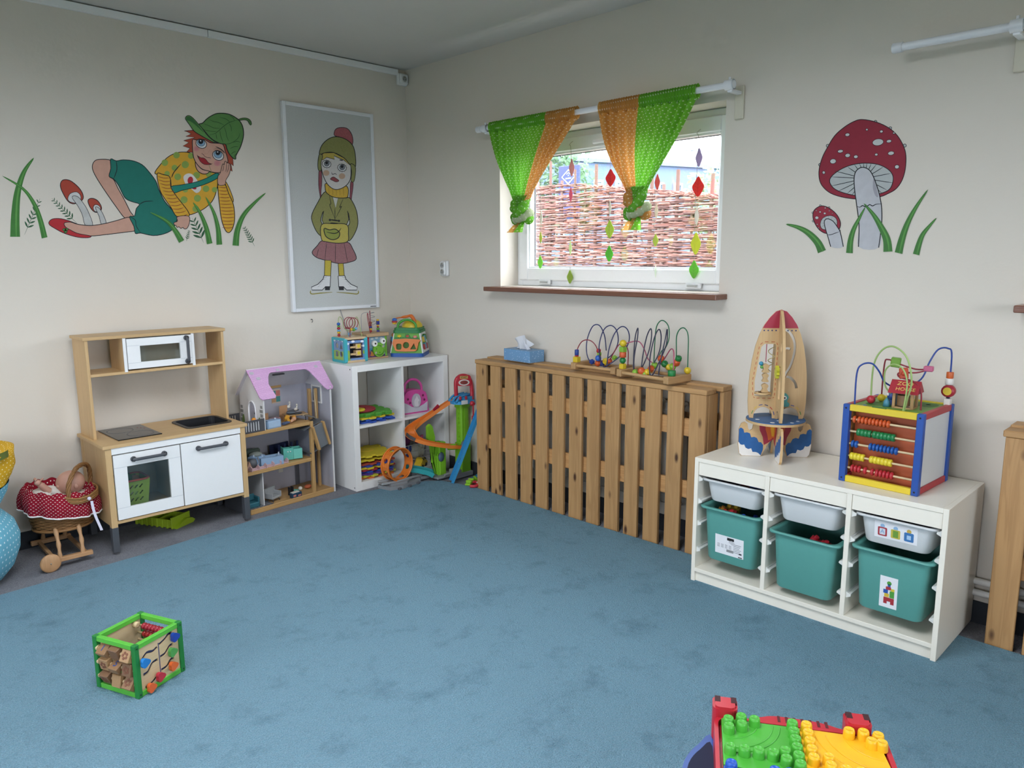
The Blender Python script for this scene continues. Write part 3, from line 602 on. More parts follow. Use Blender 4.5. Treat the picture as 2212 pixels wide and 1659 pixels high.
# basket in the oven
def oven_basket():
    r = thing('toy_basket', 'lime green slotted basket with a red rim inside the toy oven', 'basket', (-2.035, -.27, .1555))
    LG = mat('a9c94e', .5, .05); w0, w1, d0, d1, hh = .072, .088, .06, .072, .165
    def side(q, M, wa, wb):
        holes = []
        for i in range(5):
            for j in range(4):
                x = -wa+.026+(2*wa-.052)*i/4+.0; z = .03+.034*j
                holes.append([(x-.010, z-.006), (x-.004, z-.010), (x+.011, z+.006), (x+.005, z+.010)])
        q.prism([[(-wa, 0), (wa, 0), (wb, hh), (-wb, hh)]]+holes, 0, .003, M)
    P('body', LG, r, lambda q: (side(q, T(0, -d0, 0) @ RXm(math.atan2(d1-d0, hh)) @ XZ, w0, w1), side(q, T(0, d0, 0) @ RXm(-math.atan2(d1-d0, hh)) @ XZ, w0, w1),
        side(q, T(-w0, 0, 0) @ RYm(-math.atan2(w1-w0, hh)) @ YZ, d0, d1), side(q, T(w0, 0, 0) @ RYm(math.atan2(w1-w0, hh)) @ YZ, d0, d1), q.box(-w0, w0, -d0, d0, 0, .003)))
    P('rim', mat('d8604e', .4), r, lambda q: (q.tube([(x, y, hh) for x, y in rrect(-w1-.004, w1+.004, -d1-.004, d1+.004, .03)], .005, 8, True)))
    for nm, lb, c, px, s in (('toy_pepper', 'green toy vegetable in the oven basket', '3f6a3a', (-.02, 0, .165), (.05, .04, .035)), ('toy_egg', 'tan toy egg at the right of the oven basket', 'b98a5a', (.045, .01, .15), (.026, .022, .022)), ('toy_tomato', 'red toy food piece in the oven basket', 'a8403c', (-.02, -.03, .13), (.035, .028, .03)), ('toy_cup', 'blue toy cup at the left of the oven basket', '2a5aa8', (-.05, -.03, .12), (.03, .026, .045))):
        t = thing(nm, lb, 'toy food', (r.location.x+px[0], r.location.y+px[1], .1555+px[2]))
        P('body', mat(c, .5), t, lambda q: q.lathe([(0, -s[2]), (s[0]*.7, -s[2]*.7), (s[0], 0), (s[0]*.75, s[2]*.7), (s[0]*.2, s[2]), (0, s[2]*.92)], 14, sy=s[1]/s[0]))
        P('stem', mat('4a6a2a', .6), t, lambda q: q.cyl((0, 0, s[2]*.9), (.003, 0, s[2]*1.2), .004, 6))
oven_basket()
# lime toy crate under the kitchen
def lime_crate():
    p = at(372, 1144, 2, -.012)
    r = thing('toy_crate', 'lime green plastic toy crate lying under the kitchen', 'toy', (p.x, p.y, -.012), .45)
    L = mat('a6c22c', .45, .05)
    P('front_panel', L, r, lambda q: (q.box(0, .135, 0, .008, 0, .062, .002)))
    P('lip', L, r, lambda q: q.prism([(0.012, .0), (.135, .0), (.15, .012), (.13, .028), (.09, .036), (.05, .024)], -.02, 0, XZ))
    for x in (.004, .124): 
        P('side_wall', L, r, lambda q: (q.box(x, x+.006, .008, .25, .012, .05, .002), [q.box(x-.002, x+.008, .03+.035*i, .045+.035*i, 0, .05, .002) for i in range(7)]))
    bx('base', L, r, .004, .13, .008, .25, .006, .014); bx('rear_wall', L, r, .004, .13, .245, .252, .006, .06, b=.002)
    P('divider', L, r, lambda q: [q.box(.01, .124, .06*i+.05, .06*i+.055, .014, .042) for i in range(3)])
lime_crate()
# ================================================================ doll pram, doll, bean bag
WICK = mat('8a6238', .6, .35, 60, name='wicker'); BEECH = wood('b98f66', 'a27a52', 2, 2, .5, False, 'beech'); BEECHX = wood('b98f66', 'a27a52', 0, 2, .5, False, 'beech')
def pram():
    r = thing('doll_pram', 'wicker doll pram with red heart-dotted lining on a wooden base', 'doll pram', (-2.325, -.235, -.012), -.02)
    a, b, z0, z1 = .118, .108, .158, .31           # basket half axes at the foot, its foot and rim
    # woven body: courses of withies around uprights
    def ring(q, k, z, t):
        rx, ry = a+.035*t, b+.03*t
        pts = []
        for i in range(72):
            th = 2*PI*i/72; o = .0035*math.cos(14*th+(k % 2)*PI)
            pts.append(((rx+o)*math.cos(th), (ry+o)*math.sin(th), z))
        q.tube(pts, .0042, 6, True)
    P('basket', WICK, r, lambda q: [ring(q, k, z0+(z1-z0)*k/19, (k/19)**.7) for k in range(20)])
    P('upright', mat('6e4a28', .7, .2), r, lambda q: [q.tube([(a*math.cos(t), b*math.sin(t), z0-.004), ((a+.035)*math.cos(t), (b+.03)*math.sin(t), z1)], .003, 5) for t in [2*PI*i/28 for i in range(28)]])
    P('basket_floor', WICK, r, lambda q: (q.lathe([(0, z0), (a, z0), (a, z0+.008), (0, z0+.008)], 32, sy=b/a), q.tube([((a+.008)*math.cos(t), (b+.008)*math.sin(t), z0) for t in [2*PI*i/48 for i in range(48)]], .007, 7, True)))
    # cloth: from inside, over the rim, hanging outside as a ruffle
    RED = dots('8e1529', 'e8dcd6', 56, 21, .165, name='heart_cloth')
    def cl(u, v):
        th = 2*PI*u; t = v
        tilt = .03*math.cos(th-PI*.86)                         # the lining stands higher at the left end
        wav = .010*math.sin(th*9)+.006*math.sin(th*17+1)
        if t < .35:
            k = t/.35; rx, ry, z = a*.6+(a*.62)*k, b*.55+(b*.7)*k, .22+.13*k
        else:
            k = (t-.35)/.65; rx, ry, z = a*1.22+.022*k+wav*k*.8+.014*math.sin(PI*k), b*1.25+.016*k+wav*k*.7+.014*math.sin(PI*k), .35-.115*k
        return Vector((rx*math.cos(th), ry*math.sin(th), z+tilt*min(1, t*2)+.006*math.sin(th*13)*(1 if .25 < t < .5 else .2)))
    c = MB(); c.grid(cl, 144, 26); lining = c.build('lining', RED, r)
    P('lace_trim', mat('ece8e4', .8), lining, lambda q: q.tube([cl(i/144, 1) for i in range(144)], .0042, 6, True))
    P('inner_lace', mat('e8e0d8', .8), lining, lambda q: q.tube([cl(i/144, .16)+Vector((0, 0, .008)) for i in range(144)], .004, 6, True))
    # arched handle with woven bow at the right end
    def arch(o, off): return cr([(.005+off, -.135, .300), (.01+off, -.13, .37), (.045+off, -.10, .43), (.09+off, -.05, .445), (.13+off, .0, .425), (.145+off, .03, .37), (.14+off, .03, .315)], 6)
    def twist(q):
        base = arch(0, 0)
        for s in range(4):
            pts = []
            for i, p in enumerate(base):
                d = (base[min(i+1, len(base)-1)]-base[max(i-1, 0)]).normalized(); n1 = d.orthogonal().normalized(); n2 = d.cross(n1); ph = i*.55+s*PI/2
                pts.append(p+(n1*math.cos(ph)+n2*math.sin(ph))*.006)
            q.tube(pts, .0055, 7)
    P('handle', WICK, r, twist)
    P('woven_bow', mat('9a7040', .6, .3, 60), r, lambda q: [q.tube(cr([(-.01-.002*k, -.135, .30+.008*k), (.03, -.16-.004*(k % 2), .290+.008*k), (.08, -.155-.004*(k % 2), .292+.008*k), (.13, -.11, .298+.008*k), (.15, -.05, .31+.006*k), (.145, .02, .31+.006*k)], 5), .0045, 6) for k in range(4)])
    P('ribbon', mat('d9d6e4', .6, .05), r, lambda q: (q.grid(lambda u, v: Vector((.085+.012*u-.004*math.sin(v*4)+.025*v, -.172-.012*v, .292-.15*v)), 2, 10), q.ball((.083, -.168, .305), .009)))
    # wooden base
    ya, yb = -.165, .155
    for y, x0, x1 in ((ya, -.105, .075), (yb, -.115, .06)): bx('rail', BEECHX, r, x0, x1, y-.012, y+.012, .032, .052, b=.002)
    for y in (ya, yb):
        for x in (-.062, .035):
            P('post', BEECH, r, lambda q: q.lathe([(.008, .05), (.0095, .07), (.008, .085), (.0105, .105), (.008, .12), (.0105, .14), (.0085, .165), (.0085, .18)], 12, M=T(x, y*.78, 0)) if False else q.tube(cr([(x, y, .045), (x+.002, y*.93, .09), (x+.004, y*.8, .13), (x+.004, y*.62, .175)], 4), [.009+.0018*math.sin(i*1.4) for i in range(13)], 10))
    P('cross_rail', BEECHX, r, lambda q: [q.box(x-.008, x+.008, ya, yb, .033, .048, .001) for x in (-.08, .05)])
    wl = P('wheel', BEECH, r, lambda q: q.lathe([(0, -.009), (.036, -.009), (.043, -.005), (.043, .005), (.036, .009), (0, .009)], 28, M=T(-.108, ya-.026, .043) @ RXm(PI/2)))
    P('axle_nail', mat('c8c8c4', .3, metal=.8), wl, lambda q: q.ball((-.108, ya-.036, .043), .003, 8, 5))
    P('axle', BEECH, r, lambda q: q.cyl((-.108, ya-.03, .043), (-.108, ya+.04, .043), .006, 8))
pram()
def doll():
    r = thing('baby_doll', 'bald baby doll in white clothes lying in the pram with one arm raised', 'doll', (-2.30, -.24, .265), -.02)
    SK = mat('c99a86', .5, .05, name='doll_vinyl')
    b = MB(); 
    b.ball((.02, -.015, .085), .062, 24, 16, 1.02, .92, .92)
    for s in (-1, 1): b.ball((.03, -.015+s*.056, .075), .013, 10, 6, .8, .5, 1)
    b.ball((-.035, -.03, .08), .010, 8, 6)
    b.tube(cr([(-.02, -.01, .055), (-.055, -.01, .045), (-.075, -.01, .04)], 3), .022, 10)
    # raised arm and hand
    arm = cr([(-.07, -.03, .055), (-.095, -.035, .085), (-.115, -.04, .11)], 4); b.tube(arm, [.017, .017, .017, .016, .016, .015, .014, .0135, .013], 10)
    b.ball((-.122, -.042, .118), .0145, 10, 7)
    for k in range(4): b.tube(cr([(-.126, -.046+.007*k, .122), (-.131, -.05+.008*k, .132), (-.124, -.05+.008*k, .138)], 3), .0042, 6)
    b.tube(cr([(-.112, -.04, .122), (-.102, -.045, .132), (-.098, -.045, .136)], 3), .0045, 6)
    body = b.build('body', SK, r)
    P('clothes', mat('e2ddd4', .85, .05, 30, .3, 120), r, lambda q: (q.lathe([(0, -.075), (.04, -.065), (.052, -.02), (.046, .02), (.03, .04), (.026, .045)], 20, M=T(-.07, -.005, .035) @ RYm(PI/2)), q.tube(cr([(-.055, -.03, .05), (-.075, -.033, .062)], 3), .021, 10)))
    P('blanket', mat('ddd3c8', .9, .06, 30, .3, 120), r, lambda q: q.grid(lambda u, v: Vector((-.14+.25*u, -.09+.18*v, .045-.03*(2*u-1)**2-.025*(2*v-1)**2+.006*math.sin(u*14+v*9))), 16, 12))
doll()
def beanbag():
    r = thing('bean_bag', 'light blue dotted bean bag with a yellow top at the left edge', 'bean bag', (-2.79, -.32, -.012))
    def wob(q, a, t):
        k = 1+.035*math.sin(3*a+5*t)+.02*math.sin(7*a-9*t); return Vector((q.x*k, q.y*k, q.z+.012*math.sin(2*a+1)*(t > .2)))
    blue = [(0, 0), (.13, .0), (.185, .02), (.225, .07), (.248, .14), (.252, .20), (.238, .26), (.205, .305), (.185, .325), (.192, .345), (.215, .385), (.238, .42), (.25, .455)]
    yel = [(.25, .455), (.262, .49), (.27, .53), (.262, .57), (.268, .60), (.255, .605), (.225, .575), (.18, .56), (0, .555)]
    q = MB(); q.lathe(blue, 64, fn=wob, uv=True); q.uv = {i: (u*64, v*26) for i, (u, v) in q.uv.items()}; q.build('lower_cover', dots('6fb2c8', 'd9ebf0', 1, 1, .15, name='blue_dotted'), r)
    q = MB(); q.lathe(yel, 64, fn=wob, uv=True); q.uv = {i: (u*64, v*20) for i, (u, v) in q.uv.items()}; q.build('upper_cover', dots('d3a428', 'efe0a8', 1, 1, .15, name='yellow_dotted'), r)
    P('seam_fold', mat('5f9fb8', .9), r, lambda q: q.tube([((.19+.012*math.sin(5*i*.1))*math.cos(i*2*PI/60), (.19+.012*math.sin(5*i*.1))*math.sin(i*2*PI/60), .327+.012*math.sin(i*.5)) for i in range(60)], .009, 7, True))
    P('carry_handle', mat('5d6a2a', .8), r, lambda q: q.grid(lambda u, v: Vector(((.245+.03*math.sin(PI*u))*math.cos(-1.0+u*.7), (.245+.03*math.sin(PI*u))*math.sin(-1.0+u*.7), .57+.03*v+.012*math.sin(PI*u))), 12, 2))
beanbag()
# ================================================================ doll's house
OAK = wood('b8935f', 'a37c4a', 0, 1.3, .5, False, 'oak'); OAKZ = wood('b8935f', 'a37c4a', 2, 1.3, .5, False, 'oak')
DWHITE = mat('dcdad8', .5, .02, name='doll_house_white'); DGREY = mat('a9a9b2', .6, .05, 12, name='doll_house_grey'); DARKG = mat('4a4a4e', .6, .04)
DH = (-1.432, -.342, -.012); DHA = math.radians(5.2)
def roof_pattern():
    m, n, b, o = _new('roof_scales'); mp = mapping(n, (42, 42, 42)); vo = nd(n, 'ShaderNodeTexVoronoi', feature='DISTANCE_TO_EDGE'); vo.inputs['Randomness'].default_value = .25; n.links.new(mp.outputs[0], vo.inputs[0])
    k = nd(n, 'ShaderNodeMapRange'); k.inputs[1].default_value = .03; k.inputs[2].default_value = .10; n.links.new(vo.outputs['Distance'], k.inputs[0])
    n.links.new(mixc(n, k.outputs[0], lin('a878a8'), lin('e3b6dc')), b.inputs['Base Color']); b.inputs['Roughness'].default_value = .5; return m
def dollhouse():
    r = thing('doll_house', 'three-storey white doll house with a pink scale-patterned roof', 'doll house', DH, DHA)
    W, D = .585, .25
    bx('base_board', OAK, r, 0, W, 0, D, 0, .022, b=.002)
    bx('front_rail', OAK, r, .008, W-.008, -.006, 0, 0, .03, b=.002)
    bx('left_wall', mat('55565c', .6, .04), r, -.006, 0, .002, D, 0, .52); bx('wall_edge', DWHITE, r, -.008, .002, -.004, .002, 0, .52)
    bx('right_wall', DGREY, r, W-.004, W, 0, D, 0, .66)
    bx('wall_edge', DWHITE, r, W-.006, W+.003, -.006, 0, 0, .66)
    bx('back_panel', mat('b4b3bd', .6, .04, 8), r, .128, W, D-.006, D, 0, .66); bx('balcony_back', mat('b4b3bd', .6, .04, 8), r, 0, .128, D-.006, D, 0, .468)
    bx('middle_floor', OAK, r, 0, .45, 0, D-.006, .225, .246, b=.002)
    bx('top_floor', OAK, r, 0, .45, 0, D-.006, .447, .468, b=.002)
    bx('post', OAKZ, r, .43, .45, -.004, .018, .022, .468, b=.002)
    bx('lift_wall', mat('7a7a84', .6, .04), r, .438, .444, .018, D-.006, .246, .447)
    bx('lift_post', OAKZ, r, .515, .533, .12, .14, .022, .64, b=.002); bx('lift_post', OAKZ, r, .548, .564, .10, .118, .022, .64, b=.002)
    bx('bathroom_wall', DWHITE, r, .112, .118, .03, D-.006, .022, .225)
    tf = bx('tiled_floor', mat('3a3c44', .4, .05), r, .004, .17, .004, D-.01, .022, .0235)
    P('tile_joint', mat('b8bac0', .6), tf, lambda q: ([q.box(.004, .17, .02*i+.01, .02*i+.012, .0235, .0239) for i in range(12)], [q.box(.004+.024*i, .006+.024*i, .004, D-.01, .0235, .0239) for i in range(7)]))
    # attic: gable wall with an arched door and stone decals
    def gable(x, m, holes, nm): return P(nm, m, r, lambda q: q.prism([[(.0, .468), (D, .468), (D, .655), (D/2, .795), (.0, .655)]]+holes, x, x+.006, YZ))
    arch = [(.085, .47), (.155, .47)]+[(.12+.035*math.cos(t), .565+.055*math.sin(t)**.8) for t in [PI*i/10 for i in range(11)]]
    g = gable(.128, DWHITE, [arch], 'gable_wall')
    P('door_frame', mat('f0f0f2', .5), g, lambda q: q.prism([[(.081, .468), (.159, .468)]+[(.12+.039*math.cos(t), .565+.06*math.sin(t)**.8) for t in [PI*i/10 for i in range(11)]], arch], .124, .128, YZ))
    for k, (y, z, w_, h_) in enumerate([(.012, .63, .02, .017), (.008, .605, .028, .017), (.012, .58, .018, .017), (.008, .555, .03, .018), (.012, .53, .02, .017), (.215, .60, .024, .018), (.21, .625, .03, .017), (.222, .575, .02, .018), (.212, .55, .03, .018), (.218, .65, .02, .016), (.215, .525, .028, .017)]):
        bx('stone', mat('8b8a86', .7, .12, 20), g, .1265, .128, D-y-w_, D-y, z-.06, z-.06+h_)
    P('painted_bush', mat('6f8a4c', .8, .2, 40), g, lambda q: [q.flat(cr2([(y-.012, .469), (y+.012, .469), (y+.014, .50), (y+.004, .53), (y-.008, .535), (y-.014, .50)], 3), .1262, YZ) for y in (.05, .215)])
    gw = P('attic_side', mat('cfced2', .6), r, lambda q: q.prism([[(0, .655), (D, .655), (D/2, .795)]], W-.006, W, YZ))
    bx('attic_window', mat('8e9298', .25, .05), r, W-.008, W-.005, .09, .17, .555, .645)
    P('window_trim', mat('e6e4e0', .5), r, lambda q: q.prism([rect(.08, .18, .545, .655), rect(.09, .17, .555, .645)], W-.010, W-.004, YZ))
    bx('attic_beam', OAK, r, .14, .40, D-.016, D-.006, .655, .675)
    # roof
    RM = roof_pattern(); sl = math.hypot(D/2+.012, .16); an = math.atan2(.16, D/2+.012)
    Mf = T(0, D/2, .806) @ RXm(PI+an) @ Matrix(((1, 0, 0, 0), (0, 1, 0, 0), (0, 0, 1, 0), (0, 0, 0, 1)))
    cut = cr2([(.20, -sl*.55), (.235, -sl*.22), (.30, -sl*.2), (.42, -sl*.22), (.49, -sl*.25), (.515, -sl*.5), (.545, -sl*.9)], 3, False)
    out = [(.108, 0), (.607, 0), (.607, -sl*.93), (.595, -sl*1.0), (.56, -sl)] + cut[::-1] + [(.21, -sl*.93), (.20, -sl), (.12, -sl), (.108, -sl*.93)]
    Mroof = T(0, D/2, .806) @ RXm(an)          # y<0 runs down the front slope
    P('front_roof', RM, r, lambda q: q.prism([out], -.006, .0, Mroof))
    P('rear_roof', mat('d9d2d6', .5), r, lambda q: q.prism([rect(.108, .607, 0, sl)], -.006, 0, T(0, D/2, .806) @ RXm(-an)))
    P('roof_patch', mat('b9b4bc', .6), r, lambda q: [q.prism(rrect(x-.012, x+.012, y-.009, y+.009, .004), .0002, .0009, Mroof) for x, y in ((.30, -.03), (.56, -.04), (.155, -.07), (.13, -.03))])
    bx('skylight', mat('4a4c50', .4), r, .30, .37, D/2+.02, D/2+.055, .745, .752)
    # balcony rail
    def rail(M, L, nm):
        holes = [rect(.010+.0155*i, .019+.0155*i, .476, .528) for i in range(int((L-.02)/.0155))]
        return P(nm, DARKG, r, lambda q: q.prism([rect(0, L, .468, .538)]+holes, 0, .005, M))
    rail(T(0, -.002, 0) @ XZ, .128, 'balcony_rail'); rail(T(0, D-.006, 0) @ XZ, .12, 'balcony_rail'); 
    bx('balcony_side', DARKG, r, -.002, .003, .02, D-.02, .468, .538)
    bx('balcony_backing', mat('e6e4e2', .6), r, .004, .124, .0035, .006, .47, .534)
    # little pictures and shutters on the walls
    pc = bx('wall_picture', mat('c9b7a4', .6), r, .335, .395, D-.0075, D-.006, .56, .645)
    for i, c in enumerate(('4c8c8a', 'c97a6e', 'b8906a', '4c8c8a')): bx('picture_square', mat(c, .7), pc, .336+.03*(i % 2), .364+.03*(i % 2), D-.0085, D-.0075, .603-.036*(i//2), .637-.036*(i//2))
    for z in (.165, .125): bx('wall_frame', mat('d0cec2', .6), r, .355, .385, D-.008, D-.006, z, z+.033)
    bx('lift_door', mat('6e7078', .5), r, .47, .50, D-.010, D-.006, .022, .16)
    P('rope', mat('d8c9a4', .8), r, lambda q: [q.cyl((.525, .08, .64), (.518-.006*k, .05, .41), .0012, 5) for k in (0, 1)])
    M = T(.452, -.014, .285) @ RYm(-.28)
    P('lift_panel', mat('6f7376', .6, .05), r, lambda q: (setattr(q, 'M', M), q.box(.03, .105, 0, .01, .0, .145, .002)))
    for x in (.018, .096): P('lift_slat', OAKZ, r, lambda q: (setattr(q, 'M', M), q.box(x, x+.013, -.012, .014, -.004, .15, .002)))
    P('lift_frame', mat('5a5d60', .5), r, lambda q: (setattr(q, 'M', M), q.box(-.03, .115, .012, .10, -.008, -.002), q.box(-.03, .115, .012, .10, .148, .154)))
dollhouse()
DHM = T(*DH) @ RZ(DHA)
def small(name, label, cat, x, y, z, rz, parts, group=None, rx=0, ry=0):
    p = DHM @ Vector((x, y, z)); r = thing(name, label, cat, p, DHA+rz, group); r.rotation_euler = (rx, ry, DHA+rz)
    for nm, m, fn in parts: P(nm, m, r, fn)
    return r
BLUEF = mat('8faac6', .45, .05); TEALF = mat('5fb3a2', .45, .05); PINKF = mat('cfaeb0', .5, .04); TAN = mat('b08660', .6, .06)
F1, F2, F3 = .022, .2465, .4685
# ground floor
small('toy_armchair', 'grey toy armchair on the doll house ground floor', 'toy furniture', .20, .07, F1, .3, [('seat', mat('9a9c9c', .5), lambda q: (q.box(-.035, .035, -.028, .03, .018, .032, .003), q.prism([(-.037, .03), (.037, .03), (.045, .078), (-.045, .078)], .022, .03, XZ))), ('armrest', mat('9a9c9c', .5), lambda q: (q.box(-.04, -.033, -.028, .028, .02, .055, .002))), ('armrest', mat('9a9c9c', .5), lambda q: (q.box(.033, .04, -.028, .028, .02, .055, .002)))]+[('leg', mat('333436', .5), (lambda x, y: lambda q: q.cyl((x, y, 0), (x*.8, y*.8, .02), .003, 6))(x, y)) for x in (-.028, .028) for y in (-.022, .022)])
small('toy_sofa', 'dark teal toy sofa in the doll house bathroom', 'toy furniture', .045, .06, F1+.002, 0, [('seat', mat('2e6a76', .6), lambda q: q.box(-.04, .04, -.03, .03, 0, .03, .005)), ('backrest', mat('2e6a76', .6), lambda q: q.box(-.04, .04, .018, .03, .03, .07, .005)), ('armrest', mat('2e6a76', .6), lambda q: q.box(.034, .045, -.03, .03, 0, .06, .005))])
small('toy_book_box', 'small dark blue printed box lying on the ground floor boards', 'toy box', .325, .022, F1, .08, [('box', mat('1d3f58', .4), lambda q: q.box(-.035, .035, -.008, .02, 0, .03, .002)), ('print', mat('c27a72', .5), lambda q: (q.box(-.028, -.008, -.0088, -.008, .008, .02), q.box(.006, .028, -.0088, -.008, .006, .014))), ('lid', mat('d8d2c4', .5), lambda q: q.box(-.03, .02, -.006, .018, .03, .034))])
small('toy_stand', 'tiny black toy trestle on the ground floor boards', 'toy furniture', .33, .085, F1, .2, [('frame', mat('1f2226', .5), lambda q: (q.box(-.014, -.008, -.01, .01, 0, .05), q.box(.008, .014, -.01, .01, 0, .05), q.box(-.014, .014, -.01, .01, 0, .012)))])
small('toy_bowl', 'small teal toy bowl on the ground floor boards', 'toy dish', .375, .105, F1, 0, [('bowl', TEALF, lambda q: q.lathe([(0, 0), (.012, 0), (.022, .014), (.02, .014), (.01, .004), (0, .003)], 16))])
small('toy_cushion', 'orange toy cushion behind the doll house post', 'toy furniture', .475, .12, F1, .3, [('cushion', mat('b8603c', .7), lambda q: q.ball((0, 0, .012), .025, 12, 8, 1, .8, .5))])
small('toy_ball', 'white toy ball beside the doll house post', 'toy', .42, .12, F1+.012, 0, [('ball', mat('d8d4c8', .4), lambda q: q.ball((0, 0, 0), .013))])
# middle floor
small('toy_lounge_chair', 'dark green toy armchair at the back of the middle floor', 'toy furniture', .115, .15, F2, -.3, [('seat', mat('55645a', .7), lambda q: q.box(-.06, .06, -.03, .03, .01, .04, .008)), ('backrest', mat('55645a', .7), lambda q: q.box(-.065, .065, .02, .04, .03, .085, .008)), ('cushion', mat('8f958c', .8), lambda q: q.ball((.03, -.005, .055), .04, 14, 8, 1, .7, .45))])
small('toy_basin_unit', 'larger blue toy wash basin unit in the middle floor pile', 'toy furniture', .19, .06, F2, -.25, [('body', BLUEF, lambda q: q.prism([rect(-.065, .065, -.035, .035), rrect(-.03, .04, -.02, .02, .008)], 0, .05)), ('basin', mat('7a93b0', .4), lambda q: q.box(-.03, .04, -.02, .02, .02, .024)), ('tap', mat('c2ccd8', .3), lambda q: (q.cyl((-.045, .01, .05), (-.045, .01, .064), .004, 8), q.cyl((.052, .01, .05), (.052, .01, .064), .004, 8)))])
small('toy_basin_unit', 'smaller tilted blue toy wash unit behind the larger one', 'toy furniture', .125, .10, F2, .5, [('body', BLUEF, lambda q: q.prism([rect(-.04, .04, -.03, .03), rrect(-.02, .03, -.018, .018, .008)], 0, .058)), ('tap', mat('c2ccd8', .3), lambda q: q.cyl((-.03, .0, .058), (-.03, .0, .07), .004, 8))])
small('toy_shoe_rack', 'pale pink toy rack with slanted dividers along the middle floor edge', 'toy furniture', .155, .018, F2, .04, [('back_strip', PINKF, lambda q: (q.box(-.125, .12, .006, .012, 0, .012), q.box(-.125, .12, -.006, -.002, 0, .006)))]+[('divider', PINKF, (lambda i: lambda q: q.prism([(-.016, 0), (.014, 0), (.02, .012), (.0, .03), (-.02, .02)], -.125+.048*i, -.122+.048*i, YZ))(i)) for i in range(6)])
small('toy_cabinet', 'mint green toy cabinet tipped on the middle floor', 'toy furniture', .345, .07, F2+.004, -.35, [('body', TEALF, lambda q: (q.box(-.06, .05, -.03, .035, 0, .004), q.box(-.06, .05, .031, .035, 0, .062), q.box(-.06, -.056, -.03, .035, 0, .07), q.box(-.006, -.002, -.03, .035, 0, .066), q.box(.046, .05, -.03, .035, 0, .06), q.box(-.06, -.002, -.034, -.03, .0, .07))), ('door', mat('6fc0ae', .45), lambda q: q.box(-.001, .05, -.035, -.031, .002, .062)), ('knob', mat('e0e6e0', .4), lambda q: q.ball((-.035, -.037, .05), .004)), ('knob', mat('e0e6e0', .4), lambda q: q.ball((-.02, -.037, .05), .004))])
small('toy_crate', 'dark navy toy crate at the back of the middle floor', 'toy furniture', .355, .17, F2, .1, [('wall', mat('232c4c', .5), (lambda a: lambda q: [q.box(*a(i)) for i in range(3)])(lambda i: (-.07, .07, -.04, -.036, .02*i, .02*i+.012)))]+[('post', mat('232c4c', .5), (lambda x: lambda q: q.box(x-.005, x+.005, -.042, -.034, 0, .085))(x)) for x in (-.068, -.025, .025, .068)]+[('floor', mat('232c4c', .5), lambda q: q.box(-.07, .07, -.04, .05, 0, .006)), ('wall', mat('232c4c', .5), lambda q: q.box(-.07, .07, .046, .05, 0, .07))])
small('toy_box', 'pale brown folded toy box at the left end of the middle floor', 'toy box', .035, .035, F2, .4, [('side', mat('b08c78', .6), lambda q: q.prism([(-.03, 0), (.035, 0), (.01, .05)], 0, .004, XZ)), ('side', mat('b08c78', .6), lambda q: q.prism([(-.03, 0), (.035, 0), (.01, .05)], .04, .044, XZ)), ('panel', mat('a8846c', .6), lambda q: q.add([(-.03, 0, 0), (.01, 0, .05), (.01, .044, .05), (-.03, .044, 0), (.035, 0, 0), (.035, .044, 0)], [(0, 1, 2, 3), (1, 4, 5, 2)]))])
small('toy_stool', 'dark grey toy stool beside the pink rack', 'toy furniture', .075, .065, F2, .3, [('seat', mat('5c5e62', .5), lambda q: q.lathe([(0, .055), (.022, .052), (.028, .03), (.02, 0), (0, 0)], 16)), ('handle', mat('8a8c90', .4), lambda q: q.tube(cr([(.02, -.02, .01), (.034, -.02, .03), (.025, -.02, .06)], 4), .004, 6))])
# top floor
small('toy_drawer_unit', 'light blue toy drawer unit at the front of the attic floor', 'toy furniture', .195, .028, F3, .06, [('body', BLUEF, lambda q: (q.box(-.045, .045, -.02, .025, 0, .004), q.box(-.045, -.042, -.02, .025, 0, .046), q.box(.042, .045, -.02, .025, 0, .046), q.box(-.045, .045, .022, .025, 0, .046), q.box(-.045, .045, -.02, .025, .042, .046))), ('drawer_front', mat('a3bad2', .45), lambda q: q.box(-.041, .041, -.022, -.018, .004, .042, .002)), ('knob', mat('dfe6ee', .3), lambda q: q.ball((.02, .0, .05), .005))])
small('toy_bed', 'brown headboard toy bed in the attic', 'toy furniture', .19, .11, F3, .02, [('headboard', TAN, lambda q: q.box(-.035, .035, 0, .006, 0, .07, .002)), ('mattress', mat('c9c2bc', .8), lambda q: q.box(-.033, .033, -.05, 0, .008, .024, .004)), ('frame', TAN, lambda q: q.box(-.035, .035, -.052, 0, 0, .01))])
small('toy_chest', 'dusty pink and green toy chest behind the attic bed', 'toy furniture', .275, .13, F3, 0, [('body', mat('6f8f86', .6), lambda q: q.box(-.035, .03, -.02, .02, 0, .022, .002)), ('lid', mat('a8848a', .6), lambda q: q.box(-.036, .031, -.021, .021, .022, .03, .003))])
small('toy_chair', 'brown toy chair with a patched back against the attic wall', 'toy furniture', .365, .17, F3, 0, [('backrest', TAN, lambda q: q.box(-.028, .028, 0, .005, .03, .085, .002)), ('seat', TAN, lambda q: q.box(-.03, .03, -.04, 0, .028, .034)), ('leg', TAN, lambda q: q.box(-.03, -.024, -.04, 0, 0, .028)), ('leg', TAN, lambda q: q.box(.024, .03, -.04, 0, 0, .028))])
small('toy_table', 'tan toy table with dark plates in the attic', 'toy furniture', .405, .10, F3, -.3, [('table_top', mat('a88a64', .5), lambda q: q.box(-.07, .06, -.045, .045, .034, .040, .002)), ('leg', mat('2a2c30', .5), lambda q: q.cyl((-.05, -.035, 0), (-.05, -.035, .034), .003, 6)), ('leg', mat('2a2c30', .5), lambda q: q.cyl((.045, -.035, 0), (.045, -.035, .034), .003, 6)), ('leg', mat('2a2c30', .5), lambda q: q.cyl((0, .035, 0), (0, .035, .034), .003, 6))])
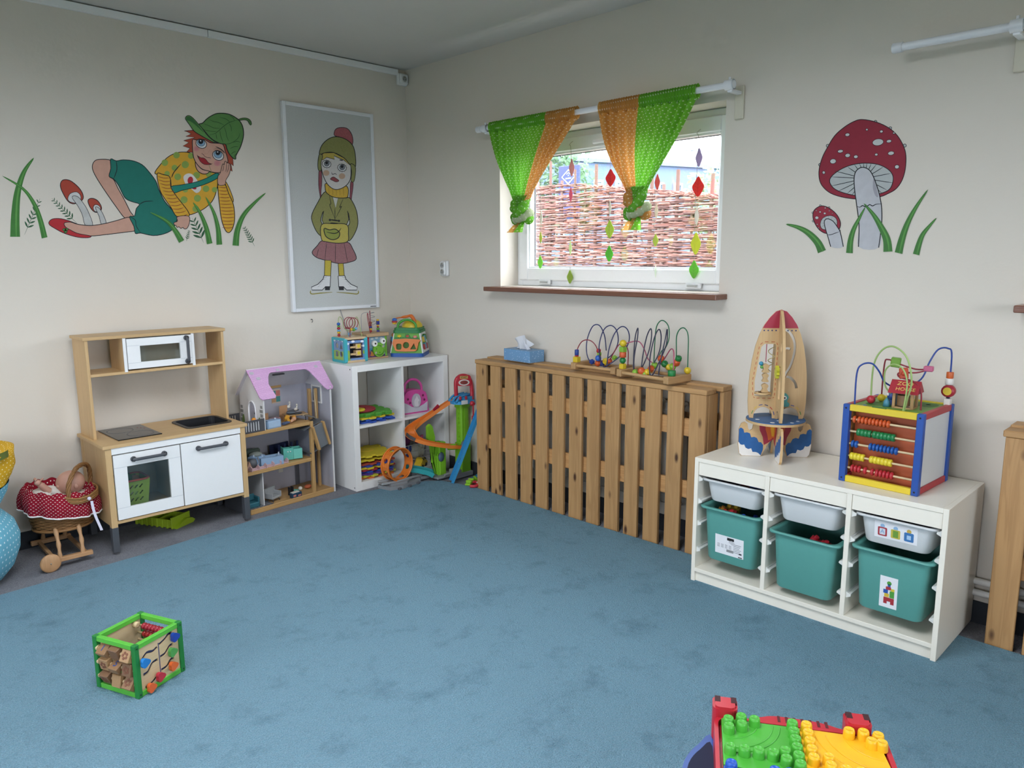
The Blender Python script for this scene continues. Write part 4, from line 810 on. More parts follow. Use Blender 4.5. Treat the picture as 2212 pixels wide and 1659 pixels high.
for lb, x, y, z, c in (('larger dark toy plate on the attic table', .375, .11, .0412, '3a3f48'), ('smaller dark toy plate on the attic table', .405, .085, .0412, '2e3238'), ('blue-grey toy plate stacked on the attic table', .375, .112, .0452, '6c7a86')):
    small('toy_plate', lb, 'toy dish', x, y, F3+z, 0, [('plate', mat(c, .4), lambda q: q.lathe([(0, 0), (.02, 0), (.027, .004), (.019, .002), (0, .002)], 18))], 'toy plates')
small('toy_doll', 'tiny doll with orange hair and blue trousers lying on the attic edge', 'toy doll', .30, .035, F3+.011, .35, [('body', mat('c99a78', .6), lambda q: (q.tube(cr([(.0, 0, 0), (.03, 0, .0), (.05, 0, .004)], 3), .009, 8), q.ball((.062, 0, .010), .014), q.tube([(.02, -.008, 0), (.015, -.018, .004)], .004, 6))), ('trousers', mat('4a5a78', .8), lambda q: (q.tube([(-.04, -.005, 0), (.01, -.003, 0)], .0075, 8), q.tube([(-.04, .006, 0), (.01, .003, 0)], .0075, 8))), ('hair', mat('c98a2a', .8), lambda q: q.ball((.066, .002, .016), .0135, 12, 8))])
small('toy_hair_ball', 'curly orange toy wig beside the lying doll', 'toy', .315, .05, F3+.028, 0, [('curl', mat('c98f2c', .9, .3, 120), lambda q: [q.ball((.014*math.cos(i*1.3)*math.sin(i), .012*math.sin(i*1.3), .012*math.cos(i)), .011, 8, 6) for i in range(9)])])
for lb, dx, dz in (('white toy goose standing at the attic right wall', .0, 0), ('second white toy goose perched below the first', .03, -.015)):
    small('toy_goose', lb, 'toy animal', .405+dx, .175-dx, F3+.065+dz*1.0, .4, [('body', mat('ddd6c8', .6), lambda q: (q.ball((0, 0, .006), .012, 12, 8, 1.2, .8, .8), q.tube(cr([(.008, 0, .01), (.013, 0, .022), (.01, 0, .03)], 3), .004, 7), q.ball((.011, 0, .031), .006))), ('beak', mat('d09a3c', .5), lambda q: q.cyl((.016, 0, .031), (.024, 0, .029), .002, 6, .0005))], 'toy geese')
small('toy_perch', 'grey toy shelf carrying the geese in the attic corner', 'toy furniture', .42, .165, F3, .4, [('board', mat('6a6c70', .6), lambda q: q.box(-.03, .045, -.02, .02, .04, .046)), ('foot', mat('6a6c70', .6), lambda q: q.box(-.004, .004, -.015, .015, 0, .04))])
small('toy_blanket', 'striped cream toy blanket hanging off the attic floor end', 'toy blanket', .465, .06, F3+.02, -.1, [('cloth', dots('d8d0c0', '5a5650', 14, 1, .49, name='striped'), lambda q: q.grid(lambda u, v: Vector((-.05+.09*u, -.02+.04*v, .01-.03*u*u+.006*math.sin(u*8+v*3))), 12, 6)), ('hem', mat('8a8478', .8), lambda q: q.tube([(-.05+.09*i/8, -.02, .01-.03*(i/8)**2) for i in range(9)], .002, 5))])
small('toy_fruit', 'orange toy fruit on the doll house balcony', 'toy food', .075, .02, F3+.066, 0, [('fruit', mat('d98a28', .5), lambda q: q.ball((0, 0, 0), .013)), ('stalk', mat('4f6a2c', .6), lambda q: q.cyl((0, 0, .012), (.001, 0, .017), .002, 6))])
small('toy_car', 'red toy car part lying at the balcony doorway', 'toy', .105, .045, F3, .3, [('body', mat('a82a34', .4), lambda q: (q.box(-.022, .022, -.012, .012, .004, .02, .005), q.box(-.01, .014, -.01, .01, .02, .03, .004))), ('wheel', mat('202226', .5), lambda q: q.cyl((-.014, -.014, .006), (-.014, .014, .006), .006, 10)), ('wheel', mat('202226', .5), lambda q: q.cyl((.014, -.014, .006), (.014, .014, .006), .006, 10))])
small('toy_boat', 'pale blue toy boat on the doll house balcony', 'toy', .05, .06, F3, -.2, [('hull', mat('8fa8d0', .4), lambda q: q.prism([(-.04, .02), (-.028, .0), (.03, .0), (.045, .02)], -.014, .014, XZ)), ('deck', mat('6a80b4', .4), lambda q: q.box(-.03, .03, -.012, .012, .02, .052, .006))])
small('toy_pot', 'black toy pot at the far end of the balcony', 'toy dish', .03, .20, F3, 0, [('pot', mat('1e2024', .4), lambda q: q.lathe([(0, 0), (.018, 0), (.022, .02), (.02, .05), (.017, .05), (.018, .02), (0, .004)], 16)), ('grip', mat('1e2024', .4), lambda q: q.cyl((.02, 0, .035), (.036, 0, .04), .003, 6))])
small('toy_plant', 'tiny black potted plant behind the arched doorway', 'toy plant', .20, .19, F3, 0, [('pot', mat('2a2c30', .5), lambda q: (q.box(-.014, .014, -.01, .01, .03, .034), [q.cyl((x, y, 0), (x, y, .03), .0015, 5) for x in (-.012, .012) for y in (-.008, .008)], q.cyl((0, 0, .034), (0, 0, .046), .008, 8))), ('leaf', mat('1f3326', .6), lambda q: q.tube(cr([(0, 0, .046), (-.006, 0, .06), (-.018, 0, .066)], 3), [.003, .006, .008, .009, .007, .004, .001], 6)), ('leaf', mat('1f3326', .6), lambda q: q.tube(cr([(0, 0, .046), (.004, 0, .066), (.014, 0, .076)], 3), [.003, .006, .008, .009, .007, .004, .001], 6))])
# ================================================================ white cube shelf and its toys
KX, KY, KW, KD, KH = -.763, -.401, .752, .388, .77
SHW = mat('efeeea', .3, .015, name='white_melamine')
def cubeshelf():
    r = thing('cube_shelf', 'white two by two cube shelf in the room corner', 'shelf', (KX, KY, -.012)); h = KH+.012
    bx('side_panel', SHW, r, 0, .04, 0, KD, 0, h, b=.001); bx('side_panel', SHW, r, KW-.04, KW, 0, KD, 0, h, b=.001)
    bx('top_panel', SHW, r, .04, KW-.04, 0, KD, h-.04, h, b=.001); bx('bottom_panel', SHW, r, .04, KW-.04, 0, KD, 0, .04+.012, b=.001)
    m = KW/2
    bx('divider', SHW, r, m-.008, m+.008, .002, KD, .052, h-.04); bx('shelf_board', SHW, r, .04, m-.008, .002, KD, .392, .408); bx('shelf_board', SHW, r, m+.008, KW-.04, .002, KD, .392, .408)
    for z in (.02, h-.02): P('screw_cover', DARK, r, lambda q: q.lathe([(0, 0), (.004, 0), (.004, .001), (0, .001)], 10, M=T(-.0012, .02, z) @ RYm(PI/2)))
cubeshelf()
def puzzle(L, W_, n, t=.022):
    """outline of a foam play mat with jigsaw teeth"""
    o = []
    def edge(p, d, nn, ln):
        k = 2*n
        for i in range(k):
            a = i*ln/k; s = t if i % 2 else -0.0
            for f, sh in ((.12, 1), (.88, 1)):
                f2 = f if not s else (f-.5)*1.35+.5
                o.append((p[0]+d[0]*(a+f2*ln/k)+nn[0]*s, p[1]+d[1]*(a+f2*ln/k)+nn[1]*s))
    edge((-L/2, -W_/2), (1, 0), (0, -1), L); edge((L/2, -W_/2), (0, 1), (1, 0), W_); edge((L/2, W_/2), (-1, 0), (0, 1), L); edge((-L/2, W_/2), (0, -1), (-1, 0), W_)
    return o
def foam(color, x, y, z, rz, label, L=.225, W_=.225, n=3, th=.011, hole=None, tilt=0):
    r = thing('foam_mat', label, 'play mat', (x, y, z), rz, 'foam puzzle mats in the cube shelf'); r.rotation_euler = (0, tilt, rz)
    P('tile', mat(color, .8, .05, 20, .2, 400), r, lambda q: q.prism([puzzle(L, W_, n)]+(hole or []), 0, th))
    P('letter_insert', mat('e8c838' if color != 'd9c22e' else '3a56b0', .8), r, lambda q: q.prism([circ(.0, .02, .05, 18), circ(.0, .02, .025, 14)], th, th+.0008))
zb = .3965
for i, (c, lb, rz, ang) in enumerate((('2b4fa8', 'blue foam puzzle mat at the bottom of the upper left cube', .05, 0), ('3057b0', 'second blue foam puzzle mat in the upper left cube', -.12, 0), ('d9c22e', 'yellow foam puzzle mat with wide teeth in the upper left cube', .1, 0), ('4f9c34', 'green foam puzzle mat topping the upper left cube pile', -.10, 0), ('559f38', 'second green foam puzzle mat just under the top one', -.08, 0))):
    foam(c, KX+.207-.004*i, KY+.155+(.004 if i % 2 else 0), zb+.0005+.0125*i, rz, lb)
ro = thing('foam_ring', 'red foam ring lying on the green mats', 'play mat', (KX+.14, KY+.15, zb+.066)); P('ring', mat('a8343c', .8, .05, 20, .2, 400), ro, lambda q: q.prism([circ(0, 0, .10, 32), circ(-.01, -.01, .045, 24)], 0, .012)); P('edge_band', mat('96303a', .8), ro, lambda q: q.tube([(.1*math.cos(i*PI/16), .1*math.sin(i*PI/16), .006) for i in range(32)], .004, 6, True))
yo = thing('foam_disc', 'yellow foam disc resting in front of the red ring', 'play mat', (KX+.085, KY+.085, zb+.079)); P('disc', mat('d9c22e', .8, .05, 20, .2, 400), yo, lambda q: q.lathe([(0, 0), (.045, 0), (.047, .005), (.045, .011), (0, .011)], 24)); P('print', mat('c8a828', .8), yo, lambda q: q.prism(circ(0, 0, .02, 14), .011, .0116))
zb = .0405
cols = (('d9702e', 'orange foam puzzle mat at the bottom of the lower left cube'), ('c8c23a', 'lime yellow foam puzzle mat near the bottom of the lower left cube'), ('5a3a8c', 'purple foam puzzle mat in the lower left cube'), ('2b4fa8', 'blue foam puzzle mat in the lower left cube'), ('a8343c', 'dark red foam puzzle mat in the lower left cube'), ('d9c22e', 'yellow foam puzzle mat in the middle of the lower left pile'), ('34489c', 'navy foam puzzle mat above the yellow one'), ('b04a34', 'rust red foam puzzle mat above the navy one'), ('d8c12c', 'second highest yellow foam puzzle mat, folded loosely'), ('dcc630', 'topmost yellow foam puzzle mat of the lower left pile'))
for i, (c, lb) in enumerate(cols): foam(c, KX+.19+.008*math.sin(i*2.1), KY+.155+.006*math.cos(i*1.7), zb+.0005+.0125*i+(.012*(i-7) if i > 7 else 0), .12*math.sin(i*1.9), lb, tilt=0)
# pink toy handbag
def bag():
    r = thing('toy_handbag', 'pink plastic toy handbag in the upper right cube', 'toy bag', (KX+.53, KY+.10, .3965), -.12)
    PK = mat('d4539c', .35, .05, name='pink_plastic')
    body = cr2([(-.085, 0), (.085, 0), (.095, .03), (.09, .09), (.07, .14), (.0, .158), (-.07, .145), (-.092, .09), (-.095, .03)], 4)
    P('body', PK, r, lambda q: q.prism([body], -.035, .035, XZ, True))
    P('handle', PK, r, lambda q: q.tube(cr([(-.062, 0, .14), (-.06, 0, .19), (-.02, 0, .222), (.03, 0, .215), (.062, 0, .18), (.066, 0, .14)], 5), .009, 10))
    P('quilted_flap', mat('c6c2cc', .3, .08, 60, name='silver_quilt'), r, lambda q: q.prism([[(-.09, .01), (.085, .01), (.088, .07), (.06, .055), (.02, .04), (-.03, .045), (-.06, .065), (-.09, .08)]], -.039, -.035, XZ))
    md = P('medallion', mat('bfb9c2', .25, .1, 40), r, lambda q: q.prism([circ(.0, .085, .034, 24, .048)], -.044, -.036, XZ))
    P('horse_relief', mat('ded8dc', .3), md, lambda q: q.prism([cr2([(-.012, .05), (.014, .05), (.012, .075), (.02, .085), (.012, .10), (.002, .118), (-.004, .104), (-.016, .085)], 3)], -.046, -.044, XZ))
    for x, z in ((-.06, .10), (.055, .115), (.065, .085), (-.045, .075)): P('gem', mat('7a1f4c', .2), r, lambda q: q.ball((x, -.036, z), .008, 10, 6, 1, .5, 1))
bag()
# wire basket and loose toys in the lower right cube
def wire():
    r = thing('wire_basket', 'white wire basket full of small toys in the lower right cube', 'basket', (KX+.545, KY+.16, .0405))
    WR = mat('c8c8c4', .3, metal=.3)
    for z in (.0, .05, .10, .15): P('hoop', WR, r, lambda q: q.tube([(x, y, z) for x, y in rrect(-.13, .13, -.11, .14, .02)], .002, 5, True))
    for i in range(11):
        x = -.125+.025*i; P('wire', WR, r, lambda q: q.tube([(x, -.11, .15), (x, -.11, 0), (x, .14, 0), (x, .14, .15)], .0016, 5))
    for k, (c, lb, x, y, z, rr) in enumerate((('3a4a8a', 'blue toy lump in the wire basket', -.06, 0, .06, .05), ('c8c4b4', 'cream soft toy in the wire basket', .03, -.02, .07, .055), ('6a2a5a', 'purple toy on top of the wire basket', -.04, .03, .15, .05), ('a84a6a', 'pink toy ball on top of the wire basket', .07, .0, .14, .03))):
        t = thing('soft_toy', lb, 'toy', (KX+.545+x, KY+.16+y, .0405+z)); P('body', mat(c, .9, .2, 30), t, lambda q: q.ball((0, 0, 0), rr, 14, 9, 1.1, .9, .85)); P('head', mat(c, .9, .2, 30), t, lambda q: q.ball((rr*.5, -rr*.4, rr*.8), rr*.45, 10, 7)); P('ear', mat(c, .9, .2, 30), t, lambda q: q.ball((rr*.8, -rr*.4, rr*1.1), rr*.2, 8, 6))
wire()
cr_ = thing('toy_car', 'small yellow toy car with black eyes in front of the wire basket', 'toy car', (KX+.52, KY+.02, .0405), .5)
P('body', mat('d9b62a', .4), cr_, lambda q: (q.prism([cr2([(-.05, .012), (.05, .012), (.052, .03), (.03, .042), (.018, .06), (-.02, .06), (-.035, .042), (-.052, .032)], 3)], -.024, .024, XZ, True)))
for x in (-.03, .03): P('wheel', mat('1e1e20', .6), cr_, lambda q: q.cyl((x, -.027, .012), (x, .027, .012), .012, 14))
for x in (-.012, .014): P('eye', mat('1e1e20', .4), cr_, lambda q: q.ball((x, -.02, .056), .009, 10, 7))
# ---------------------------------------------------------------- toys on top
def beads(parent, p, lst, m=None):
    """a column of beads: (shape, colour, height, radius)"""
    z = p[2]
    for sh, c, h, rr in lst:
        mm = mat(c, .35, .04)
        if sh == 'ball': P('bead', mm, parent, lambda q: q.ball((p[0], p[1], z+h/2), rr, 14, 9, 1, 1, h/2/rr))
        elif sh == 'cube': P('bead', mm, parent, lambda q: q.box(p[0]-rr, p[0]+rr, p[1]-rr, p[1]+rr, z, z+h, .002))
        elif sh == 'cyl': P('bead', mm, parent, lambda q: q.lathe([(0, 0), (rr*.92, 0), (rr, h*.12), (rr, h*.88), (rr*.92, h), (0, h)], 16, (p[0], p[1], z)))
        elif sh == 'disc': P('bead', mm, parent, lambda q: q.lathe([(0, 0), (rr*.5, 0), (rr, h*.5), (rr*.5, h), (0, h)], 16, (p[0], p[1], z)))
        z += h
def wirep(parent, pts, c, r=.0022, k=6): return P('wire', mat(c, .35, .02), parent, lambda q: q.tube(cr(pts, k), r, 7))
def cube_a():
    r = thing('activity_cube', 'turquoise-edged activity cube with shape holes at the shelf left', 'activity cube', (KX+.047, KY+.14, KH+.0005), -.05)
    s, h = .158, .155; TQ = mat('3fa9b4', .4, .03)
    for x in (0, s-.016): P('side_frame', TQ, r, lambda q: q.prism([rrect(0, s, 0, h, .012), rrect(.016, s-.016, .016, h-.016, .006)], x-.003, x+.019, YZ))
    tri = [(.035, .085), (.07, .085), (.0525, .128)]; pent = [(.088, .088), (.118, .088), (.122, .108), (.103, .126), (.084, .108)]
    sh = [tri, pent, circ(.053, .052, .017, 18), rect(.088, .118, .035, .068)]
    pa = P('shape_panel', mat('7d93b8', .5, .1, 25, name='printed_sky'), r, lambda q: q.prism([rect(.012, s-.012, .012, h-.012)]+sh, .003, .008, YZ))
    P('meadow_print', mat('9ab45c', .6), pa, lambda q: q.prism([[(.014, .014), (s-.014, .014), (s-.014, .07), (.10, .076), (.06, .068), (.014, .074)], sh[2], sh[3]], .0018, .003, YZ))
    P('cloud_print', mat('e6eaee', .6), pa, lambda q: [q.prism(circ(y, z, .012, 12, .008), .0018, .003, YZ) for y, z in ((.03, .138), (.08, .142), (.13, .135))])
    hole = rect(.038, .125, .03, .118)
    fp = P('front_panel', mat('6f8fc0', .5, .12, 30, name='printed_scene'), r, lambda q: q.prism([rect(.014, s-.014, .012, h-.018), hole], .004, .010, XZ))
    P('hill_print', mat('8fb04a', .6), fp, lambda q: [q.prism(circ(x, z, rx, 12, rz), .003, .004, XZ) for x, z, rx, rz in ((.026, .05, .011, .03), (.135, .06, .008, .012), (.028, .02, .012, .008))])
    P('cloud_print', mat('e8ecf0', .6), fp, lambda q: [q.prism(circ(x, z, .012, 12, .007), .003, .004, XZ) for x, z in ((.06, .132), (.125, .128), (.022, .12), (.132, .10))])
    P('window_edge', mat('2c2c34', .5), fp, lambda q: q.prism([rect(.035, .128, .027, .121), hole], .0025, .005, XZ))
    for z in (.038, .082):
        b = bx('flip_block', mat('d8b888', .5, .08), r, .085, .122, .012, .05, z, z+.034, b=.002); P('bee_print', mat('d9c22e', .5), b, lambda q: q.prism(circ(.104, z+.017, .011, 12), .0112, .012, XZ))
        bx('rod_block', mat('d8b888', .5, .08), r, .045, .085, .014, .03, z+.006, z+.018, b=.002)
    bx('inner_back', mat('1e2430', .7), r, .02, s-.02, .06, .065, .02, h-.02)
    bx('top_board', mat('cdb28c', .5, .06), r, .006, s-.006, .002, s-.002, h-.012, h+.002, b=.002); bx('base_board', mat('cdb28c', .5, .06), r, .016, s-.016, .0, s, 0, .014, b=.002)
    P('mirror', mat('b8c4c0', .1, metal=.7), r, lambda q: q.prism(circ(.085, .085, .03, 22, .022), h+.002, h+.003))
    G, R_, B_, Y, Lg, Lb = '5f9c3c', 'a82838', '2860b0', 'd9b42a', '8fae4c', '6aa8cc'
    wirep(r, [(.03, .12, h), (.03, .12, h+.10), (.042, .12, h+.125), (.058, .118, h+.10), (.062, .11, h+.055), (.09, .10, h+.035), (.12, .09, h+.055), (.126, .085, h+.10), (.138, .08, h+.12), (.148, .075, h+.09), (.148, .04, h)], '9ab06a')
    sp = [(.05, .02, h), (.052, .02, h+.05)]+[(.085+.036*math.cos(PI*1.15-t*.52), .02+.0026*t, h+.085+.036*math.sin(PI*1.15-t*.52)) for t in range(0, 36)]+[(.108, .115, h+.05), (.105, .12, h)]
    wirep(r, sp, '8c2434', .0024, 3)
    beads(r, (.03, .12, h+.002), [('disc', R_, .016, .011), ('ball', Y, .016, .011), ('cyl', Lb, .010, .010), ('ball', R_, .018, .011), ('cyl', G, .008, .010), ('ball', B_, .020, .0115)])
    beads(r, (.105, .12, h+.002), [('ball', Lb, .02, .0105)])
    for c, x, z in ((Y, .066, .05), (G, .085, .046), (Lb, .10, .053)): P('bead', mat(c, .35), r, lambda q: q.ball((x, .03, h+z), .0095, 12, 8))
cube_a()
def cube_b():
    r = thing('activity_cube', 'wooden activity cube with a green frog face', 'activity cube', (KX+.245, KY+.19, KH+.0005), -.02)
    s, h = .152, .150; WD = mat('b99a74', .5, .08, 20)
    bx('base_board', WD, r, -.004, s+.004, -.004, s, 0, .012, b=.002); bx('top_board', WD, r, -.012, s+.01, -.012, s+.01, h-.006, h+.016, b=.003)
    bx('left_edge', mat('a8323c', .4), r, 0, .018, 0, .018, .012, h-.006, b=.003); bx('right_edge', mat('6fae3a', .4), r, s-.016, s, 0, .018, .012, h-.006, b=.003)
    bx('side_panel', mat('a8323c', .4), r, 0, .006, .018, s, .012, h-.006); bx('side_panel', mat('7a9a5a', .4), r, s-.006, s, .018, s, .012, h-.006)
    fp = bx('front_panel', mat('7ea0b4', .5, .12, 25, name='pond_print'), r, .016, s-.014, .004, .010, .012, h-.006)
    P('reef_print', mat('5a3a72', .6), fp, lambda q: q.prism([cr2([(.018, .013), (.134, .013), (.13, .026), (.10, .03), (.06, .035), (.04, .06), (.02, .05)], 3)], .003, .004, XZ))
    P('coral_print', mat('c9843c', .6), fp, lambda q: q.prism([cr2([(.022, .022), (.05, .02), (.045, .04), (.05, .055), (.036, .045), (.026, .056), (.028, .038)], 2)], .002, .003, XZ))
    P('cloud_print', mat('c8ccc4', .6), fp, lambda q: [q.prism(circ(x, z, .012, 10, .006), .003, .004, XZ) for x, z in ((.04, .13), (.075, .134), (.11, .13))])
    P('water_print', mat('4a86a8', .6), fp, lambda q: q.prism([cr2([(.018, .07), (.05, .066), (.05, .045), (.02, .05)], 3)], .003, .004, XZ))
    hd = P('frog_face', mat('6fae34', .5, .04), r, lambda q: q.prism([circ(.083, .058, .044, 28, .046)], -.012, .002, XZ))
    for x, z in ((.05, .10), (.114, .112)):
        e = P('eye', mat('ecece6', .4), r, lambda q: q.prism([circ(x, z, .019, 20)], -.014, .002, XZ)); P('pupil', mat('2a1c14', .4), e, lambda q: q.prism([circ(x+.003, z, .006, 12)], -.0155, -.014, XZ))
    P('smile', mat('22301a', .6), hd, lambda q: q.stroke([(.083+.035*math.cos(a), .056+.032*math.sin(a)) for a in [PI*1.2+i*PI*.85/14 for i in range(15)]], .004, -.0128, XZ))
    P('cheek', mat('a9a89a', .6), hd, lambda q: [q.prism([circ(x, z, .008, 12)], -.0128, -.012, XZ) for x, z in ((.056, .04), (.112, .078))])
    P('spot', mat('3f6a24', .6), hd, lambda q: [q.prism([circ(x, z, .004, 10)], -.0128, -.012, XZ) for x, z in ((.08, .087), (.092, .083), (.062, .065), (.086, .04))])
    zt = h+.016; B_, Y, R_ = '28348c', 'd9b42a', 'a82838'
    wirep(r, [(-.0, .06, zt), (.0, .06, zt+.10), (.012, .062, zt+.125), (.05, .065, zt+.132), (.075, .07, zt+.13)]+[(.09+.018*math.cos(t*.9), .07+.014*math.sin(t*.9), zt+.128-.0042*t) for t in range(20)]+[(.13, .07, zt+.06), (.132, .07, zt+.03), (.132, .07, zt)], '8a8e92', .0016, 3)
    wirep(r, [(.04, .02, zt), (.028, .03, zt+.10), (.035, .035, zt+.128), (.046, .04, zt+.08), (.06, .05, zt+.045), (.07, .06, zt+.06), (.072, .07, zt+.13), (.078, .075, zt+.13), (.082, .08, zt+.05), (.082, .08, zt)], '8c2434', .0024)
    beads(r, (.082, .08, zt), [('disc', R_, .014, .010), ('cyl', Y, .012, .010), ('cyl', B_, .012, .010), ('ball', R_, .014, .009), ('cyl', '9c5a34', .016, .010)])
    beads(r, (.132, .07, zt), [('cyl', B_, .010, .010), ('ball', '5f9c3c', .018, .011), ('disc', R_, .008, .010), ('disc', Y, .010, .010), ('cube', B_, .024, .009), ('cube', Y, .012, .007)])
    P('bead', mat(R_, .4), r, lambda q: q.ball((.0, .06, zt+.004), .005, 8, 6))
cube_b()
def sorter():
    r = thing('shape_sorter', 'green and white shape sorter house on a blue base', 'shape sorter', (-.182, -.215, KH+.0005), math.radians(-50))
    a, GR, WH = .108, mat('5fa22c', .4, .04), mat('e4e6e2', .35, .03)
    def fr(s0, s1, z0, z1): return [(-s0, -s0, z0), (s0, -s0, z0), (s0, s0, z0), (-s0, s0, z0), (-s1, -s1, z1), (s1, -s1, z1), (s1, s1, z1), (-s1, s1, z1)]
    FS = [(0, 1, 5, 4), (1, 2, 6, 5), (2, 3, 7, 6), (3, 0, 4, 7), (4, 5, 6, 7), (3, 2, 1, 0)]
    P('base', mat('2458a4', .4, .04), r, lambda q: q.prism([rrect(-a-.004, a+.004, -a-.004, a+.004, .03)], 0, .024))
    P('body', GR, r, lambda q: q.add(fr(a-.004, .082, .024, .155), FS))
    ln = .131; tl = math.atan2(a-.004-.082, ln); F = T(0, -(a-.004), .024) @ RXm(-tl) @ XZ; S = T(a-.004, 0, .024) @ RYm(-tl) @ YZ
    # front face: orange bin with holes, little pictures
    bn = P('shape_tray', mat('d9782e', .4, .04), r, lambda q: q.prism([cr2([(-.085, .09), (.085, .09), (.082, .07), (.07, .02), (.04, .012), (-.06, .012), (-.076, .03)], 2), circ(.0, .052, .021, 18), rrect(-.066, -.03, .022, .062, .012), [(.028, .025), (.068, .025), (.052, .065)]], -.02, .0, F))
    P('tray_inside', mat('3f6a1e', .6), bn, lambda q: q.prism([rect(-.07, .07, .018, .07)], -.003, -.001, F))
    P('grass_band', mat('2e7d34', .5), r, lambda q: q.prism([[(-.08, .09)]+[(-.08+.008*i, .10+(.008 if i % 2 else 0)+(.02 if 8 < i < 13 else 0)) for i in range(21)]+[(.08, .09)]], -.003, 0, F))
    for c, x, z in (('d9c22e', -.05, .112), ('b8563c', .005, .112), ('d98a7a', .055, .108)): P('animal_relief', mat(c, .5), r, lambda q: q.ball((x, z, 0), .013, 12, 8, 1.1, .8, .4, F))
    # side face: white surround with flap doors
    P('side_frame', WH, r, lambda q: q.prism([[(-.104, 0), (.104, 0), (.082, .131), (-.082, .131)], cr2([(-.062, .02), (.07, .02), (.068, .05), (.05, .112), (-.045, .112), (-.058, .06)], 3)], -.001, .006, S))
    P('side_recess', mat('3a3020', .7), r, lambda q: q.prism([rect(-.075, .075, .01, .12)], -.004, -.0005, S))
    for c, y, z in (('d9b83c', -.022, .085), ('5aa8cc', .018, .088), ('a8323c', -.035, .035), ('5aa8cc', .0, .04), ('a8323c', .045, .035), ('4a8a3c', .045, .095)): P('flap', mat(c, .4), r, lambda q: q.prism([rrect(y-.018, y+.018, z-.018, z+.018, .006)], .0, .012, S))
    L = T(-(a-.004), 0, .024) @ RYm(tl) @ YZ
    P('rear_frame', WH, r, lambda q: q.prism([[(-.104, 0), (.104, 0), (.082, .131), (-.082, .131)], rect(-.06, .06, .02, .115)], -.006, .001, L))
    P('lever', mat('8c2434', .4), r, lambda q: q.box(-a-.012, -a+.008, -.05, -.015, .04, .11, .006)); P('lever', mat('b8763c', .4), r, lambda q: q.box(-a-.002, -a+.018, -.06, -.02, .11, .15, .006)); P('lever', mat('4a90b0', .4), r, lambda q: q.box(-a-.008, -a+.012, -.062, -.03, .095, .13, .006))
    DG = mat('1f7a3c', .4, .04)
    P('roof', DG, r, lambda q: (q.prism([rrect(-.092, .092, -.092, .092, .02)], .155, .172), q.prism([rrect(-.086, .086, -.086, .086, .02)], .172, .188)))
    P('handle', mat('3f9434', .4), r, lambda q: q.tube(cr([(-.062, -.075, .18), (-.055, -.07, .215), (-.02, -.066, .238), (.02, -.066, .238), (.055, -.07, .215), (.062, -.075, .18)], 5), .008, 10))
    P('dome', mat('d9bc34', .4), r, lambda q: q.lathe([(.07, .186), (.066, .205), (.05, .225), (.025, .236), (0, .238)], 24, (.015, .02, 0)))
    P('swing_arm', mat('d9702e', .4), r, lambda q: (q.tube(cr([(.05, -.02, .19), (.035, -.012, .235), (.012, .0, .262), (-.012, .0, .258), (-.06, -.04, .252), (-.075, -.07, .25)], 4), [.012]*9+[.009]*6+[.004]*6, 8)))
    P('rattle', mat('2860b0', .4), r, lambda q: q.ball((-.08, -.08, .242), .017, 12, 8, 1, 1, .7)); P('rattle_ring', mat('a8323c', .4), r, lambda q: q.lathe([(.010, .222), (.0185, .226), (.0185, .234), (.01, .236)], 14, (-.08, -.08, 0))); P('rattle_base', mat('d9b42a', .4), r, lambda q: q.lathe([(.006, .212), (.016, .218), (.015, .224), (.006, .225)], 14, (-.08, -.08, 0)))
sorter()
# ================================================================ toy race track in the corner
LIME = mat('7cb82a', .4, .05, name='lime_plastic'); ORG = mat('dd7a2e', .35, .05, name='orange_plastic'); TRB = mat('3a8fc0', .35, .05, name='track_blue'); RED = mat('bb2a38', .35, .05, name='red_plastic'); TGR = mat('86888a', .45, .05, name='track_grey')
def channel(q, pts, w_, hgt, th=.004, up=None):
    """U-shaped track swept along points"""
    pts = cr(pts, 5); n = len(pts); prof = [(-w_/2, hgt), (-w_/2, 0), (w_/2, 0), (w_/2, hgt), (w_/2-th, hgt), (w_/2-th, th), (-w_/2+th, th), (-w_/2+th, hgt)]; vs = []; m = len(prof)
    for i, p in enumerate(pts):
        d = (pts[min(i+1, n-1)]-pts[max(i-1, 0)]).normalized(); U = Vector(up or (0, 0, 1)); s = d.cross(U).normalized(); u = s.cross(d)
        vs += [p+s*a+u*b for a, b in prof]
    q.add(vs, [(i*m+k, i*m+(k+1) % m, (i+1)*m+(k+1) % m, (i+1)*m+k) for i in range(n-1) for k in range(m)]+[tuple(range(m)), tuple((n-1)*m+k for k in range(m-1, -1, -1))], False)
def checker(parent, M, nx, ny, s):
    bg_ = P('checker_plate', mat('e4e4e0', .4), parent, lambda q: q.prism([rect(-.001, nx*s+.001, -.001, ny*s+.001)], 0, .001, M))
    P('checker_print', mat('1a1a1c', .5), bg_, lambda q: [q.flat(rect(i*s, i*s+s, j*s, j*s+s), .0013, M) for i in range(nx) for j in range(ny) if (i+j) % 2])
